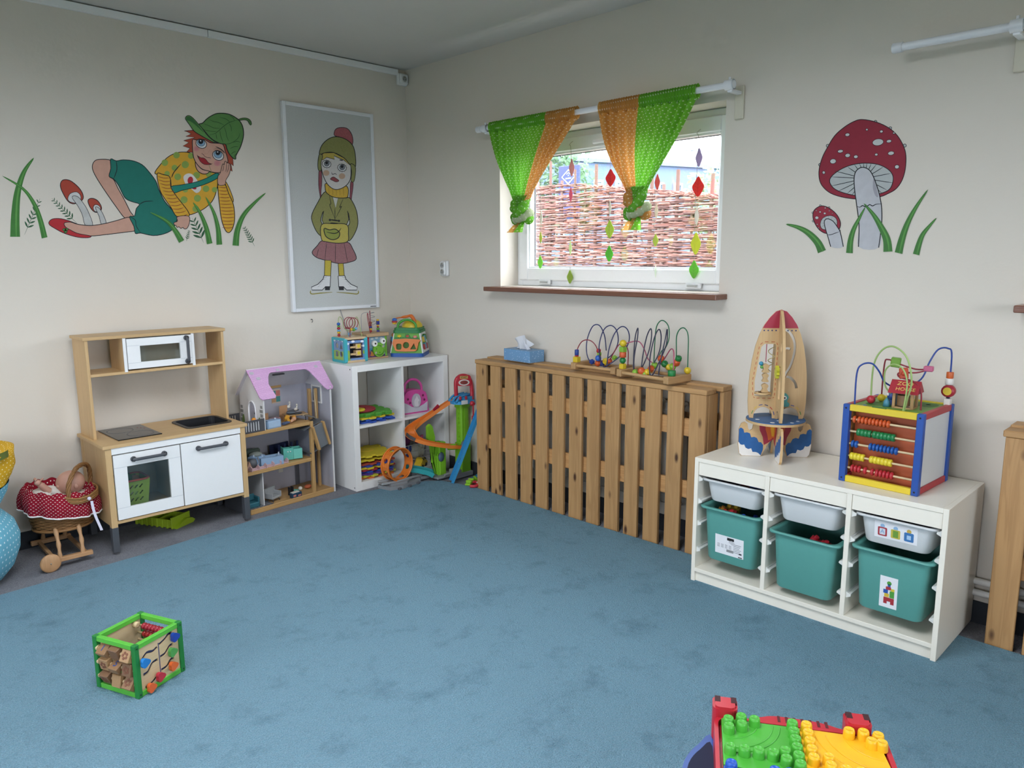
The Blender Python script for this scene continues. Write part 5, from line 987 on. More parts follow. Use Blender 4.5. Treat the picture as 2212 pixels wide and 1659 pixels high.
def racetrack():
    r = thing('race_track', 'spiral orange toy race track with a lime green start tower', 'toy track', (-.08, -.62, -.0)); ox, oy = -.08, -.62
    P('tower', LIME, r, lambda q: (q.prism([rrect(-.034, .034, -.03, .03, .012)], .03, .47), q.prism([rrect(-.042, .042, -.036, .036, .012)], 0, .22), q.prism([rrect(-.042, .042, -.036, .036, .012)], .455, .485), [q.box(-.039, -.03, -.008, .008, .05+.03*i, .062+.03*i) for i in range(13)], q.box(-.012, .012, -.034, -.028, .05, .46)))
    bd = P('badge', mat('5a6a72', .4, .1, 60), r, lambda q: q.lathe([(0, 0), (.03, 0), (.028, .006), (0, .008)], 20, sy=1.3, M=T(-.02, -.037, .205) @ RXm(PI/2)))
    pf = P('platform', TRB, r, lambda q: (q.prism([cr2([(-.085, -.02), (-.05, -.06), (.03, -.07), (.06, -.05), (.062, .04), (.0, .055), (-.07, .045)], 3)], .485, .505), [q.tube(cr([(-.085, -.04+.036*k, .50), (-.04, -.03+.034*k, .53), (.05, -.02+.03*k, .535)], 4), .008, 8) for k in range(3)], q.prism([cr2([(-.03, -.04), (.055, -.05), (.055, .04), (-.03, .045)], 3)], .505, .528)))
    M = T(-.06, -.064, .487) @ RZ(-.1) @ XZ; checker(pf, M, 6, 3, .008)
    for x, y in ((-.055, -.045), (-.02, -.062)): bx('gate_pin', RED, pf, x-.007, x+.007, y-.007, y+.007, .515, .537, b=.003)
    ar = P('start_arch', RED, r, lambda q: (q.tube(cr([(-.038, .01, .50), (-.042, .01, .58), (-.038, .01, .635), (-.01, .0, .66), (.03, -.02, .655), (.045, -.035, .62), (.05, -.04, .56), (.045, -.045, .49)], 5), .013, 8)))
    A = T(0, -.02, .632) @ RZ(-.55) @ XZ
    bd = P('start_plate', RED, r, lambda q: q.prism([rrect(-.045, .045, -.035, .035, .015)], -.008, .006, A)); P('race_print', mat('d8d2c8', .4), bd, lambda q: q.prism([circ(0, -.012, .036, 22, .02)], -.0095, -.008, A)); P('car_print', mat('8a3a34', .4, .2, 60), bd, lambda q: q.prism([circ(0, -.012, .026, 18, .013)], -.0105, -.0095, A))
    P('sign_print', mat('c9a45a', .5), bd, lambda q: q.prism([rect(-.026, .026, .012, .03)], -.0095, -.008, A)); text_mesh('lettering', 'START', .014, mat('1c1a18', .6), bd, A @ T(0, .021, -.0103) @ Matrix.Diagonal((1, 1, -1, 1)), .0003)
    fl = P('flag_lever', RED, r, lambda q: (q.ball((.02, -.075, .485), .017, 12, 8), q.cyl((.02, -.06, .485), (.02, -.095, .485), .009, 10), q.tube([(.02, -.085, .48), (.016, -.09, .42), (.022, -.09, .36)], .005, 7), q.box(.0, .044, -.094, -.088, .35, .41, .003)))
    checker(fl, T(.008, -.0945, .356) @ Matrix(((1, 0, 0, 0), (0, 0, 1, 0), (0, 1, 0, 0), (0, 0, 0, 1))) @ Matrix.Diagonal((1, 1, -1, 1)), 4, 6, .0075)
    L = [(-.12, -.585, .495), (-.17, -.545, .455), (-.235, -.50, .405), (-.32, -.466, .355), (-.395, -.475, .32), (-.415, -.525, .29), (-.375, -.575, .258), (-.30, -.61, .232), (-.21, -.63, .208), (-.10, -.64, .188)]
    tr_ = P('spiral_track', ORG, r, lambda q: channel(q, [(x-ox, y-oy, z) for x, y, z in L], .068, .022, .004))
    P('track_insert', TRB, tr_, lambda q: channel(q, [(x-ox, y-oy, z+.0045) for x, y, z in ((-.16, -.553, .463), (-.19, -.531, .44), (-.215, -.514, .42))], .04, .003, .001))
    P('side_flag', RED, tr_, lambda q: q.prism([rrect(-.025, .025, -.012, .012, .003)], 0, .006, T(-.125, .11, .45) @ RYm(-.6) @ XZ))
    P('track_decal', mat('4a4648', .4, .3, 80), tr_, lambda q: channel(q, [(x-ox, y-oy, z-.001) for x, y, z in ((-.452, -.505, .31), (-.45, -.54, .295), (-.435, -.57, .28))], .003, .022, .001))
    sp = P('support', LIME, r, lambda q: (q.box(-.148, -.092, .06, .10, 0, .23, .005), q.prism([[(-.19, .10), (-.17, .27), (-.19, .345), (-.205, .36), (-.225, .345), (-.225, .27), (-.20, .2), (-.165, .02), (-.10, .02), (-.10, .12), (-.12, .235), (-.16, .24)]], .075, .10, XZ), q.cyl((-.105, .03, .20), (-.06, .0, .20), .02, 14), q.box(-.16, -.12, .065, .075, 0, .16, .003)))
    P('support_badge', mat('5a6a80', .4, .2, 60), sp, lambda q: q.lathe([(0, 0), (.024, 0), (.022, .005), (0, .006)], 18, sy=1.35, M=T(-.135, .06, .135) @ RXm(PI/2)))
    P('foot', TGR, r, lambda q: (q.box(-.20, -.05, .02, .12, 0, .014, .004), q.box(-.09, .0, -.03, .04, 0, .05, .004), q.cyl((-.16, .0, .03), (-.09, .0, .03), .008, 10), q.box(-.11, .045, -.05, -.03, .0, .03, .003)))
racetrack()
ch = thing('chute_piece', 'teal curved toy chute at the foot of the race track', 'toy track', (-.33, -.50, 0)); P('chute', mat('2f9a9c', .4, .04), ch, lambda q: channel(q, [(-.085, .045, .06), (-.03, .02, .05), (.03, -.02, .03), (.055, -.04, .012)], .075, .03)); P('chute_leg', TGR, ch, lambda q: (q.box(-.06, -.03, .02, .05, 0, .05, .003), q.box(-.02, .05, -.02, .0, 0, .02, .003)))
rp_ = thing('track_ramp', 'long blue toy track ramp leaning against the wall by the pallet', 'toy track', (-.245, -.705, 0))
up_ = Vector((-.60, .25, .35)); e = (.17, -.135, .55)
P('lower_ramp', TRB, rp_, lambda q: channel(q, [(0, 0, .003), tuple(c*.27 for c in e), tuple(c*.54 for c in e)], .06, .018, .004, up_)); P('upper_ramp', TRB, rp_, lambda q: channel(q, [tuple(c*.545 for c in e), tuple(c*.8 for c in e), e], .058, .018, .004, up_))
U = Vector(e).normalized(); Sx = U.cross(up_).normalized(); N_ = Sx.cross(U); Mr = Matrix(((Sx.x, U.x, N_.x, e[0]*.23), (Sx.y, U.y, N_.y, e[1]*.23), (Sx.z, U.z, N_.z, e[2]*.23), (0, 0, 0, 1)))
P('arrow_decal', mat('c9d0da', .4), rp_, lambda q: q.prism([[(-.006, .02), (.006, .02), (.006, -.006), (.013, -.006), (0, -.025), (-.013, -.006), (-.006, -.006)]], .0044, .0052, Mr)); P('arrow_edge', mat('2a3a6a', .4), rp_, lambda q: q.prism([circ(0, .022, .011, 14)], .0044, .005, Mr))
def loop():
    r = thing('track_loop', 'orange toy loop-the-loop on a grey track base', 'toy track', (-.525, -.500, 0), .12)
    R_, w_ = .100, .062
    def ring(q):
        n = 48; hole_at = (4, 12, 20, 28, 36, 44)
        vs = []
        for i in range(n):
            a = 2*PI*i/n
            for rr, y in ((R_, -w_/2), (R_, w_/2), (R_-.005, w_/2), (R_-.005, -w_/2)): vs.append((rr*math.cos(a), y, .138+rr*math.sin(a)))
        fs = []
        for i in range(n):
            j = (i+1) % n
            fs += [(i*4+1, j*4+1, j*4+2, i*4+2), (i*4+3, j*4+3, j*4, i*4)]
        q.add(vs, fs, True)
        # the band itself with round holes
        H_ = [circ(2*PI*R_*(k+.5)/8, 0, .017, 14, .017) for k in range(8)]
        L_ = 2*PI*R_
        for k in range(8):
            seg = rect(L_*k/8, L_*(k+1)/8, -w_/2, w_/2); outer = []
            pts = [seg[0]]+[(seg[0][0]+(seg[1][0]-seg[0][0])*t/6, -w_/2) for t in range(1, 7)]+[(seg[1][0]-(seg[1][0]-seg[0][0])*t/6, w_/2) for t in range(0, 7)]
            for rad in (R_, R_-.005):
                tri = geometry.tessellate_polygon([[Vector((a, b, 0)) for a, b in pts], [Vector((a, b, 0)) for a, b in H_[k]]]); al = pts+H_[k]
                q.add([(rad*math.cos(a/R_), b, .138+rad*math.sin(a/R_)) for a, b in al], [tuple(t) for t in tri], True)
    P('loop_ring', ORG, r, ring)
    P('rim', ORG, r, lambda q: [q.tube([((R_+.003)*math.cos(2*PI*i/48), y, .138+(R_+.003)*math.sin(2*PI*i/48)) for i in range(48)], .005, 6, True) for y in (-w_/2, w_/2)])
    P('base', TGR, r, lambda q: (q.prism([[(-.11, -.05), (-.03, -.085), (.13, -.075), (.18, .0), (.12, .06), (-.02, .09), (-.12, .05)]], 0, .022), q.prism([[(-.09, -.04), (.02, -.07), (.10, -.03), (.06, .05), (-.05, .06)]], .022, .036)))
    P('road', mat('9a9c9c', .5), r, lambda q: channel(q, [(-.12, .03, .03), (-.02, -.005, .03), (.08, -.01, .032), (.19, .01, .016)], .066, .014))
    for x, y in ((-.06, -.085), (.02, -.09), (.10, -.085)): bx('connector', mat('5a5c60', .5), r, x-.012, x+.012, y-.008, y+.008, 0, .014, b=.003)
loop()
for nm, lb, c, x, y, rz, fn in (('track_piece', 'lime green toy track piece lying by the pallet foot', '8cc02e', -.175, -.80, .5, 0), ('track_piece', 'second lime green toy track piece nearest the wall', '86b82c', -.09, -.80, -.4, 1), ('track_clip', 'red toy track clip lying in front of the pallet', 'bb2a38', -.205, -.855, .9, 2), ('track_strip', 'short blue toy track strip behind the lime pieces', '3a8fb0', -.07, -.74, .25, 3)):
    t = thing(nm, lb, 'toy track', (x, y, -.012 if y > -.8 and x > -.2 else 0), rz)
    if fn < 2: P('body', mat(c, .4), t, lambda q: (q.box(-.06, .06, -.018, .018, 0, .012, .003), q.box(-.06, .06, -.02, -.014, .012, .022, .002))); P('tooth', mat(c, .4), t, lambda q: q.box(-.045, -.03, -.018, .018, .012, .03, .003)); P('tooth', mat(c, .4), t, lambda q: q.box(.0, .015, -.018, .018, .012, .03, .003))
    elif fn == 2: P('body', mat(c, .4), t, lambda q: q.tube(cr([(-.04, .02, .012), (-.045, -.01, .012), (-.02, -.028, .014), (.02, -.028, .014), (.045, -.01, .012), (.04, .02, .012)], 4), .010, 8)); P('latch', mat('e4dcd8', .4), t, lambda q: q.box(-.012, .012, -.034, -.022, .01, .024, .003))
    else: P('strip', mat(c, .4), t, lambda q: channel(q, [(-.06, 0, .01), (0, 0, .014), (.07, 0, .03)], .03, .01)); P('joint', mat('7a4a8a', .4), t, lambda q: q.cyl((-.07, -.016, .015), (-.07, .016, .015), .014, 12))
# ================================================================ pallet radiator covers, radiator, tissue box, bead mazes
PINE = wood('b48c5c', '8e653a', 2, 1.0, .55, True, 'pine'); PINEX = wood('b48c5c', '8e653a', 0, 1.0, .55, True, 'pine'); PINELX = wood('c49560', 'a87846', 0, 1.0, .5, True, 'pine')
def pallet(y0, y1, label, nslat, xf=-.205, seed=1):
    """slatted wooden radiator cover; local x runs along the wall, y towards it"""
    L = y0-y1; r = thing('pallet_cover', label, 'radiator cover', (xf, y0, -.012), WB); h = .812; D = -.025-xf
    random.seed(seed); pit = (L-.092)/(nslat-1)
    me = [MB().box(0, .088, 0, .022, 0, h-.02, .003).mesh('slat', PINE), MB().box(0, .084, 0, .021, .003, h-.02, .003).mesh('slat', PINE)]
    for i in range(nslat): link('slat', me[i % 2], r, T(pit*i+random.uniform(0, .004), random.uniform(-.001, .001), 0))
    for z in (.272, .578): bx('rail', PINELX, r, .01, L-.01, .0225, .045, z, z+.085, b=.003)
    bx('top_plank', PINEX, r, -.004, L-.0, -.004, .085, h-.02, h+.004, b=.003)
    bx('rear_top_plank', PINEX, r, .0, L+.028, D-.085, D, h-.012, h+.012, b=.003)
    for x in (.0, L-.025):
        bx('side_board', PINE, r, x+.002, x+.024, .024, .105, 0, h-.02, b=.003)
        bx('rear_post', PINE, r, x+.002 if x == 0 else x+.03, x+.024 if x == 0 else x+.052, D-.075, D-.002, 0, h-.012, b=.003)
    bx('rear_rail', PINEX, r, .0, L+.02, D-.03, D-.005, .60, .68, b=.003)
    return r
pallet(-.893, -2.478, 'long slatted pine radiator cover under the window', 13)
pallet(-3.655, -5.2, 'second slatted pine radiator cover at the right edge', 13, -.185, 2)
def radiator(y0, y1, label):
    r = thing('radiator', label, 'radiator', (-.06, y0, .0), WB); W = y0-y1; m = mat('d9d7d0', .4, .03, name='radiator_enamel')
    n = int(W/.066)
    me = MB().box(0, .058, -.03, .03, .17, .70, .008).mesh('fin', m); me2 = MB().box(.012, .046, -.034, -.03, .22, .66, .004).mesh('fin_face', m)
    for i in range(n): link('fin', me, r, T(.066*i, 0, 0)); link('fin_face', me2, r, T(.066*i, 0, 0))
    for z in (.20, .67): P('header_pipe', m, r, lambda q: q.cyl((0, 0, z), (W, 0, z), .014, 10))
    for x in (.08, W-.1): bx('bracket', m, r, x, x+.02, .03, .055, .3, .6)
radiator(-1.10, -2.30, 'white ribbed radiator behind the long pine cover')
radiator(-3.85, -5.0, 'white ribbed radiator behind the right pine cover')
# tissue box: stands on the top planks
PZ = .812-.012
def tissue():
    r = thing('tissue_box', 'blue water-drop printed tissue box with a tissue sticking out', 'tissue box', (-.085, -1.185, PZ+.0125), WB-.05)
    m, n, b, o = _new('drop_print'); mp = mapping(n, (1, 1, 1)); vo = nd(n, 'ShaderNodeTexVoronoi'); vo.inputs['Scale'].default_value = 75; n.links.new(mp.outputs[0], vo.inputs[0])
    k = nd(n, 'ShaderNodeMapRange'); k.inputs[1].default_value = .12; k.inputs[2].default_value = .3; n.links.new(vo.outputs['Distance'], k.inputs[0]); n.links.new(mixc(n, k.outputs[0], lin('b4cfe4'), lin('6f9cc4')), b.inputs['Base Color']); b.inputs['Roughness'].default_value = .4
    P('carton', m, r, lambda q: (q.box(-.112, .112, -.058, .058, 0, .068, .001)))
    P('slot', mat('3a5470', .6), r, lambda q: q.prism([circ(0, 0, .06, 24, .02)], .068, .0686))
    def sheet(u, v):
        a = (u-.5)*2; return Vector((a*(.05+.02*v)*(1-.3*v)+.03*v*v*a-.012, .014*math.sin(u*11+v*3)*(1-.2*v)+.010*v, .066+.082*v*(1-.35*abs(a)**1.5)-.02*(u > .5)*v*a))
    P('tissue', mat('eceef2', .9, .02, trans=.3), r, lambda q: q.grid(sheet, 24, 12))
    P('tissue_fold', mat('e8eaf0', .9, .02, trans=.3), r, lambda q: q.grid(lambda u, v: Vector((.0+.045*u+.02*v, -.012+.012*math.sin(v*5+u*2), .068+(.05*(1-u)+.004)*v)), 10, 8))
tissue()
BLK = '1d1f3c'
def maze(label, loc, rz, L, D, scl, wires, bl):
    r = thing('bead_maze', label, 'bead maze', loc, rz, 'bead mazes on the pine cover'); W = wood('b48f62', '9a744a', 1, 2, .5, False, 'beech'); WX = wood('c09a6c', 'a88254', 0, 2, .5, False, 'beech')
    for x in (0, L-.032): bx('end_block', W, r, x, x+.032, 0, D, .0, .036, b=.003)
    for y in (.016, D-.016): P('dowel', WX, r, lambda q: q.cyl((.03, y, .019), (L-.03, y, .019), .0085, 12))
    for c, pts, rad in wires: wirep(r, pts, c, rad, 8)
    for it in bl:
        if it[0] == 'col': beads(r, it[1], it[2])
        else:
            sh, c, p, rr, ax = it; M = T(*p) @ RYm(ax) @ RXm(ax*.4)
            mm = mat(c, .35, .04)
            if sh == 'ball': P('bead', mm, r, lambda q: q.ball(p, rr, 14, 9))
            elif sh == 'cube': P('bead', mm, r, lambda q: (setattr(q, 'M', M), q.box(-rr, rr, -rr, rr, -rr, rr, .003)))
            else: P('bead', mm, r, lambda q: (setattr(q, 'M', M), q.lathe([(0, -rr*.8), (rr*.8, -rr*.8), (rr, -rr*.4), (rr, rr*.4), (rr*.8, rr*.8), (0, rr*.8)], 14)))
    return r
G_, R_, B_, Y_, O_, LG_ = '1f7a3c', 'b83030', '22408c', 'd9bc2c', 'cc5a2c', '86b43a'
z = PZ+.0165; E0 = .036
# left maze: blue coil and a red wire, local x to the right along the wall
coilL = [(.016, .03, E0), (.02, .03, .16)] 
maze('left bead maze with a blue coiled wire and angular beads', (-.175, -1.625, z), WB, .30, .15, 1,
     [('8c2434', [(.016, .03, E0), (.02, .03, .10), (.05, .035, .15), (.09, .05, .158), (.125, .06, .13), (.14, .07, .075), (.16, .075, .045), (.20, .08, .06), (.225, .085, .10), (.25, .10, .145), (.275, .11, .15), (.292, .12, .11), (.292, .12, E0)], .0028),
      ('232a5c', [(.14, .13, .10), (.135, .12, .18), (.115, .10, .235), (.085, .08, .23), (.065, .06, .16), (.075, .045, .09), (.105, .04, .045), (.135, .06, .04), (.19, .11, .08), (.225, .12, .15), (.222, .11, .215), (.19, .10, .24), (.16, .08, .215), (.148, .06, .14), (.165, .045, .07), (.20, .03, .03), (.235, .04, .045), (.28, .09, .10), (.305, .11, .17), (.30, .10, .225), (.275, .08, .24), (.245, .06, .20), (.235, .03, .12), (.232, .02, E0)], .003)],
     [('col', (.018, .03, E0), [('cube', Y_, .030, .0155), ('disc', R_, .008, .013), ('cyl', B_, .030, .0115)]),
      ('cyl', R_, (.14, .065, .105), .012, .2), ('cyl', LG_, (.14, .07, .088), .012, 0), ('cube', Y_, (.13, .08, .07), .010, .2), ('cube', B_, (.112, .045, .045), .011, .5), ('ball', '2f62b4', (.146, .055, .066), .017, 0), ('cyl', O_, (.14, .06, .038), .016, .6), ('cube', Y_, (.178, .08, .05), .014, .35), ('cyl', O_, (.20, .085, .052), .013, .9), ('cube', LG_, (.228, .09, .072), .011, .5), ('cyl', B_, (.16, .07, .035), .012, 1.2)])
# right maze
maze('right bead maze with black loops and a tall green wire', (-.205, -1.955, z), WB-.14, .345, .17, 1,
     [(BLK, [(.075, .05, .0), (.072, .05, .10), (.07, .06, .2), (.077, .07, .245), (.086, .06, .2), (.085, .04, .1), (.10, .03, .03), (.125, .04, .035), (.14, .08, .12), (.142, .10, .2), (.136, .10, .245), (.127, .08, .2), (.132, .05, .1), (.15, .03, .04), (.17, .05, .04), (.19, .1, .12), (.197, .11, .2), (.192, .10, .245), (.182, .08, .21), (.184, .05, .12), (.20, .03, .04), (.22, .03, .03), (.238, .06, .1), (.25, .09, .18), (.252, .09, .25), (.258, .07, .2), (.268, .03, .1), (.275, .012, E0)], .003),
      ('b04a6a', [(.016, .04, E0), (.02, .04, .15), (.05, .06, .175), (.08, .08, .175), (.105, .09, .14), (.125, .10, .09), (.165, .11, .07), (.20, .12, .085), (.235, .11, .12), (.27, .10, .155), (.305, .08, .15), (.325, .06, .10), (.328, .055, E0)], .0028),
      ('1f6a44', [(.115, .15, .03), (.12, .15, .18), (.13, .15, .255), (.165, .15, .285), (.205, .15, .26), (.212, .15, .20), (.19, .15, .15), (.172, .14, .13), (.168, .13, .09), (.20, .14, .055), (.25, .15, .07), (.262, .15, .12), (.26, .15, .21), (.28, .15, .25), (.31, .15, .255), (.332, .15, .22), (.335, .15, .12), (.335, .15, E0)], .0028)],
     [('col', (.016, .03, E0), [('cube', Y_, .027, .0135), ('ball', G_, .032, .0165), ('cyl', O_, .027, .0175), ('cube', LG_, .026, .0145), ('ball', Y_, .036, .0185)]),
      ('ball', LG_, (.105, .03, .028), .0165, 0), ('cyl', O_, (.145, .03, .04), .018, 1.3), ('ball', LG_, (.16, .04, .024), .017, 0), ('cyl', Y_, (.172, .045, .035), .016, .8), ('cyl', O_, (.18, .06, .052), .016, .8), ('cyl', LG_, (.18, .085, .067), .016, .4), ('ball', O_, (.195, .115, .10), .0175, 0), ('cyl', G_, (.215, .12, .075), .016, .9), ('cyl', Y_, (.232, .13, .06), .015, 1.2), ('cyl', LG_, (.248, .14, .062), .017, .8), ('cyl', O_, (.27, .145, .085), .017, .5), ('cyl', G_, (.278, .148, .105), .016, .4),
      ('col', (.328, .045, E0), [('cyl', G_, .027, .019)]), ('col', (.335, .15, E0), [('ball', Y_, .034, .0175)])])
# ================================================================ low white storage unit with bins
UX, UY, UW, UD, UH = -.467, -2.586, .99, .44, .56
UM = Matrix.Translation((UX, UY, 0)) @ RZ(WB)
UWH = mat('efe9da', .3, .015, name='unit_white'); RUN = mat('e2e2dc', .35, .02)
def unit():
    r = thing('storage_unit', 'low white storage unit with three bays of pull-out bins', 'storage unit', (UX, UY, 0), WB)
    xs = [0, .0185]; bay = (UW-4*.018)/3
    cols_ = [i*(bay+.018) for i in range(4)]
    for i, x in enumerate(cols_): bx('upright', UWH, r, x, x+.018, 0 if i in (0, 3) else .062, UD, 0 if i in (0, 3) else .062, UH if i in (0, 3) else UH-.018, b=.001) if False else bx('upright', UWH, r, x, x+.018, .0, UD, 0 if i in (0, 3) else .062, UH if i in (0, 3) else UH-.018, b=.001)
    bx('top_board', UWH, r, .018, UW-.018, 0, UD, UH-.018, UH, b=.001)
    bx('bottom_board', UWH, r, .018, UW-.018, .0, UD, .045, .062, b=.001); bx('plinth', UWH, r, .018, UW-.018, .012, .027, 0, .045)
    bx('back_panel', mat('d4d3ce', .5, .02), r, .018, UW-.018, UD-.006, UD, .045, UH-.018)
    for i in range(3):
        x0 = cols_[i]+.018; bx('fascia', UWH, r, x0+.001, x0+bay-.001, .004, .018, UH-.076, UH-.019, b=.001)
        for z in (.145, .255, .365, .465):
            if z in (.255,) : z = .265
            for x, s in ((x0, 1), (x0+bay, -1)):
                P('runner', RUN, r, lambda q: (q.box(min(x, x+s*.016), max(x, x+s*.016), .012, UD-.02, z, z+.005, .001), q.box(min(x, x+s*.003), max(x, x+s*.003), .012, UD-.02, z-.012, z+.012, .001), q.prism([(min(x, x+s*.016), z-.008), (max(x, x+s*.016), z-.008), (x, z-.016)] if False else [(x, z+.012), (x+s*.017, z+.002), (x+s*.017, z-.004), (x, z-.012)], .010, .016, XZ)))
    return cols_, bay
UC, BAY = unit()
def bin_mesh(q, w, d, h, rim, th=.003, rr=.03, taper=.018):
    def ring(s, z): return [(x, y, z) for x, y in rrect(-w/2+s, w/2-s, s*.6, d-s, rr, 5)]
    rings = [ring(taper, 0), ring(taper-.004, .006), ring(0, h-.012), ring(0, h-.008)]+[[(x, y, h-.008) for x, y in rrect(-w/2-rim, w/2+rim, -rim*.9, d+rim*.4, rr, 5)], [(x, y, h) for x, y in rrect(-w/2-rim, w/2+rim, -rim*.9, d+rim*.4, rr, 5)], ring(th, h), ring(th, h-.01), ring(taper+th-.004, .01), ring(taper+th, .006)]
    n = len(rings[0]); vs = [p for g in rings for p in g]
    fs = [(i*n+k, i*n+(k+1) % n, (i+1)*n+(k+1) % n, (i+1)*n+k) for i in range(len(rings)-1) for k in range(n)]
    q.add(vs, fs, True); q.add(vs, [tuple(range(n-1, -1, -1)), tuple((len(rings)-1)*n+k for k in range(n))], False)
TEAL = mat('5a9c92', .4, .03, name='teal_bin'); WBIN = mat('cfd2d2', .4, .02, name='white_bin')
def bins(i, name, label, m, h, z, pull, dx=0):
    p = UM @ Vector((UC[i]+.018+BAY/2+dx, .02-pull, z)); r = thing(name, label, 'bin', p, WB, 'pull-out bins in the white unit')
    P('tub', m, r, lambda q: bin_mesh(q, .252, .385, h, .017)); return r
W1 = bins(0, 'storage_bin', 'shallow white bin in the left bay of the storage unit', WBIN, .095, .377, .0)
W2 = bins(1, 'storage_bin', 'shallow white bin in the middle bay of the storage unit', WBIN, .105, .372, .0)
W3 = bins(2, 'storage_bin', 'shallow white bin with a picture label in the right bay', WBIN, .105, .37, .0)
T1 = bins(0, 'storage_bin', 'deep teal bin with a torn paper label in the left bay', TEAL, .235, .118, .01)
T2 = bins(1, 'storage_bin', 'deep teal bin holding red pieces in the middle bay', TEAL, .235, .095, .025)
T3 = bins(2, 'storage_bin', 'deep teal bin with a block tower sticker in the right bay', TEAL, .235, .118, .02)
def sticker(parent, x0, x1, z0, z1, y, tl, fn, base='e8e8ea'):
    M = T(0, y, 0) @ RXm(tl) @ XZ
    s = P('paper_label', mat(base, .5, .02), parent, lambda q: q.prism([rect(x0, x1, z0, z1)], -.001, 0, M)); fn(s, M); return s
def pr(s, M, c, polys): P('print', mat(c, .5, .02), s, lambda q: [q.flat(p, -.0013-.0003*0, M) for p in polys])
def L3(s, M):       # three picture blocks
    for c, x in (('a83a40', -.045), ('c9b84a', .0), ('3f76b0', .045)):
        pr(s, M, c, [rrect(x-.016, x+.016, .034, .068, .004)]); P('print', mat('8fb4d4' if x < .04 else 'c9a84a', .5), s, lambda q: q.flat(circ(x, .073, .008, 12), -.0012, M))
    P('print', mat('d4d8e0', .5), s, lambda q: q.flat(rrect(-.055, -.035, .039, .063, .003), -.0016, M)); P('print', mat('6f9a3c', .5), s, lambda q: q.flat(rect(-.009, .009, .038, .064), -.0016, M)); P('print', mat('a9c8e4', .5), s, lambda q: q.flat(rect(.038, .052, .042, .058), -.0016, M))
    text_mesh('print', 'A', .022, mat('6fa0c8', .5), s, M @ T(-.045, .051, -.002) @ Matrix.Diagonal((1, 1, -1, 1)), .0001)
sticker(W3, -.073, .073, .026, .088, .0090, .1, L3)
def L4(s, M):       # block tower
    for c, p in (('a83038', rect(-.018, .018, .05, .065)), ('a83038', rect(-.018, -.006, .04, .05)), ('a83038', rect(.006, .018, .04, .05)), ('2c58a8', rect(-.02, -.004, .08, .095)), ('d9b83c', rect(-.016, .0, .066, .08)), ('4f9a3c', rect(.002, .018, .066, .092)), ('d9c23c', rect(.006, .018, .092, .102)), ('a83038', rect(-.012, .006, .095, .107)), ('2c58a8', rect(-.006, .004, .107, .118)), ('4f9a3c', circ(-.001, .121, .008, 12))): pr(s, M, c, [p])
sticker(T3, -.033, .028, .025, .145, .0098, .046, L4)
def L1(s, M):       # torn delivery label with print rows and bar code
    for p in (rect(-.01, .022, .105, .117), rect(.0, .012, .095, .104), rect(.045, .058, .054, .060), rect(.042, .060, .040, .044)): P('print', mat('1c1c1e', .6), s, lambda q: q.flat(p, -.0013, M))
    P('bar_code', mat('1c1c1e', .6), s, lambda q: [q.flat(rect(-.012+.0022*i, -.0108+.0022*i, .052, .064), -.0013, M) for i in range(15)])
    P('print', mat('8a8a8e', .6), s, lambda q: [q.flat(rect(-.056+.018*(i % 4), -.044+.018*(i % 4), .080-.006*(i//4), .0825-.006*(i//4)), -.0013, M) for i in range(12)]+[q.flat(rect(.02, .055-.004*(i % 3), .092-.007*i, .0945-.007*i), -.0013, M) for i in range(6)])
    P('torn_patch', mat('c9c9cc', .6), s, lambda q: q.flat([(-.004, .10), (.012, .107), (.025, .10), (.03, .09), (.012, .088)], -.0016, M))
sticker(T1, -.066, .066, .038, .122, .0098, .046, L1)
# loose blocks in the bins
def brick(name, label, parent_bin, x, y, z, rot, c, fn=0):
    p = parent_bin.matrix_basis @ Vector((x, y, z)) if False else UM @ Vector((x, y, z)); t = thing(name, label, 'toy block', p, WB); t.rotation_euler = (rot[0], rot[1], WB+rot[2])
    m = mat(c, .35, .04)
    P('block', m, t, lambda q: q.box(-.03, .03, -.016, .016, 0, .022, .002))
    for sx_ in (-.015, .015): P('stud', m, t, lambda q: q.cyl((sx_, 0, .022), (sx_, 0, .034), .009, 12))
b0 = UC[0]+.018+BAY/2; b1 = UC[1]+.018+BAY/2
for lb, x, y, z_, rot, c in (('orange toy block in the left teal bin', -.07, .09, .305, (.2, .3, .6), 'c98a3a'), ('red toy block in the left teal bin', -.03, .07, .31, (.5, -.2, .2), 'b83036'), ('blue toy block at the right of the left teal bin', .045, .06, .30, (.3, .4, -.3), '2a56b0'), ('light blue toy block in the left teal bin', .0, .055, .29, (0, .2, .5), '3a78c0'), ('yellow toy block at the back of the left teal bin', -.05, .13, .31, (.2, 0, .2), 'c9a83a'), ('blue toy block resting deeper in the left teal bin', .08, .10, .30, (.1, .1, 1), '2448a0')): brick('toy_block', lb, T1, b0+x, y, z_, rot, c)
for lb, x, y, z_, rot, c in (('long red toy brick sticking up in the middle teal bin', .02, .07, .285, (.2, .55, .35), 'a82834'), ('second red toy brick in the middle teal bin', .065, .09, .27, (.3, .3, -.2), 'b02c38'), ('third red toy brick at the right of the middle teal bin', .055, .05, .265, (-.2, .5, .2), 'a42632')): brick('toy_block', lb, T2, b1+x, y, z_, rot, c)
for lb, x, y, z_, rot, c in (('red toy block in the left white bin', .03, .10, .445, (.2, .1, .3), 'a8323c'), ('blue toy block in the left white bin', .08, .08, .44, (.1, .3, -.3), '2a56b0'), ('orange toy block in the left white bin', .055, .15, .45, (.2, .2, .8), 'c9703a')): brick('toy_block', lb, W1, b0+x, y, z_, rot, c)
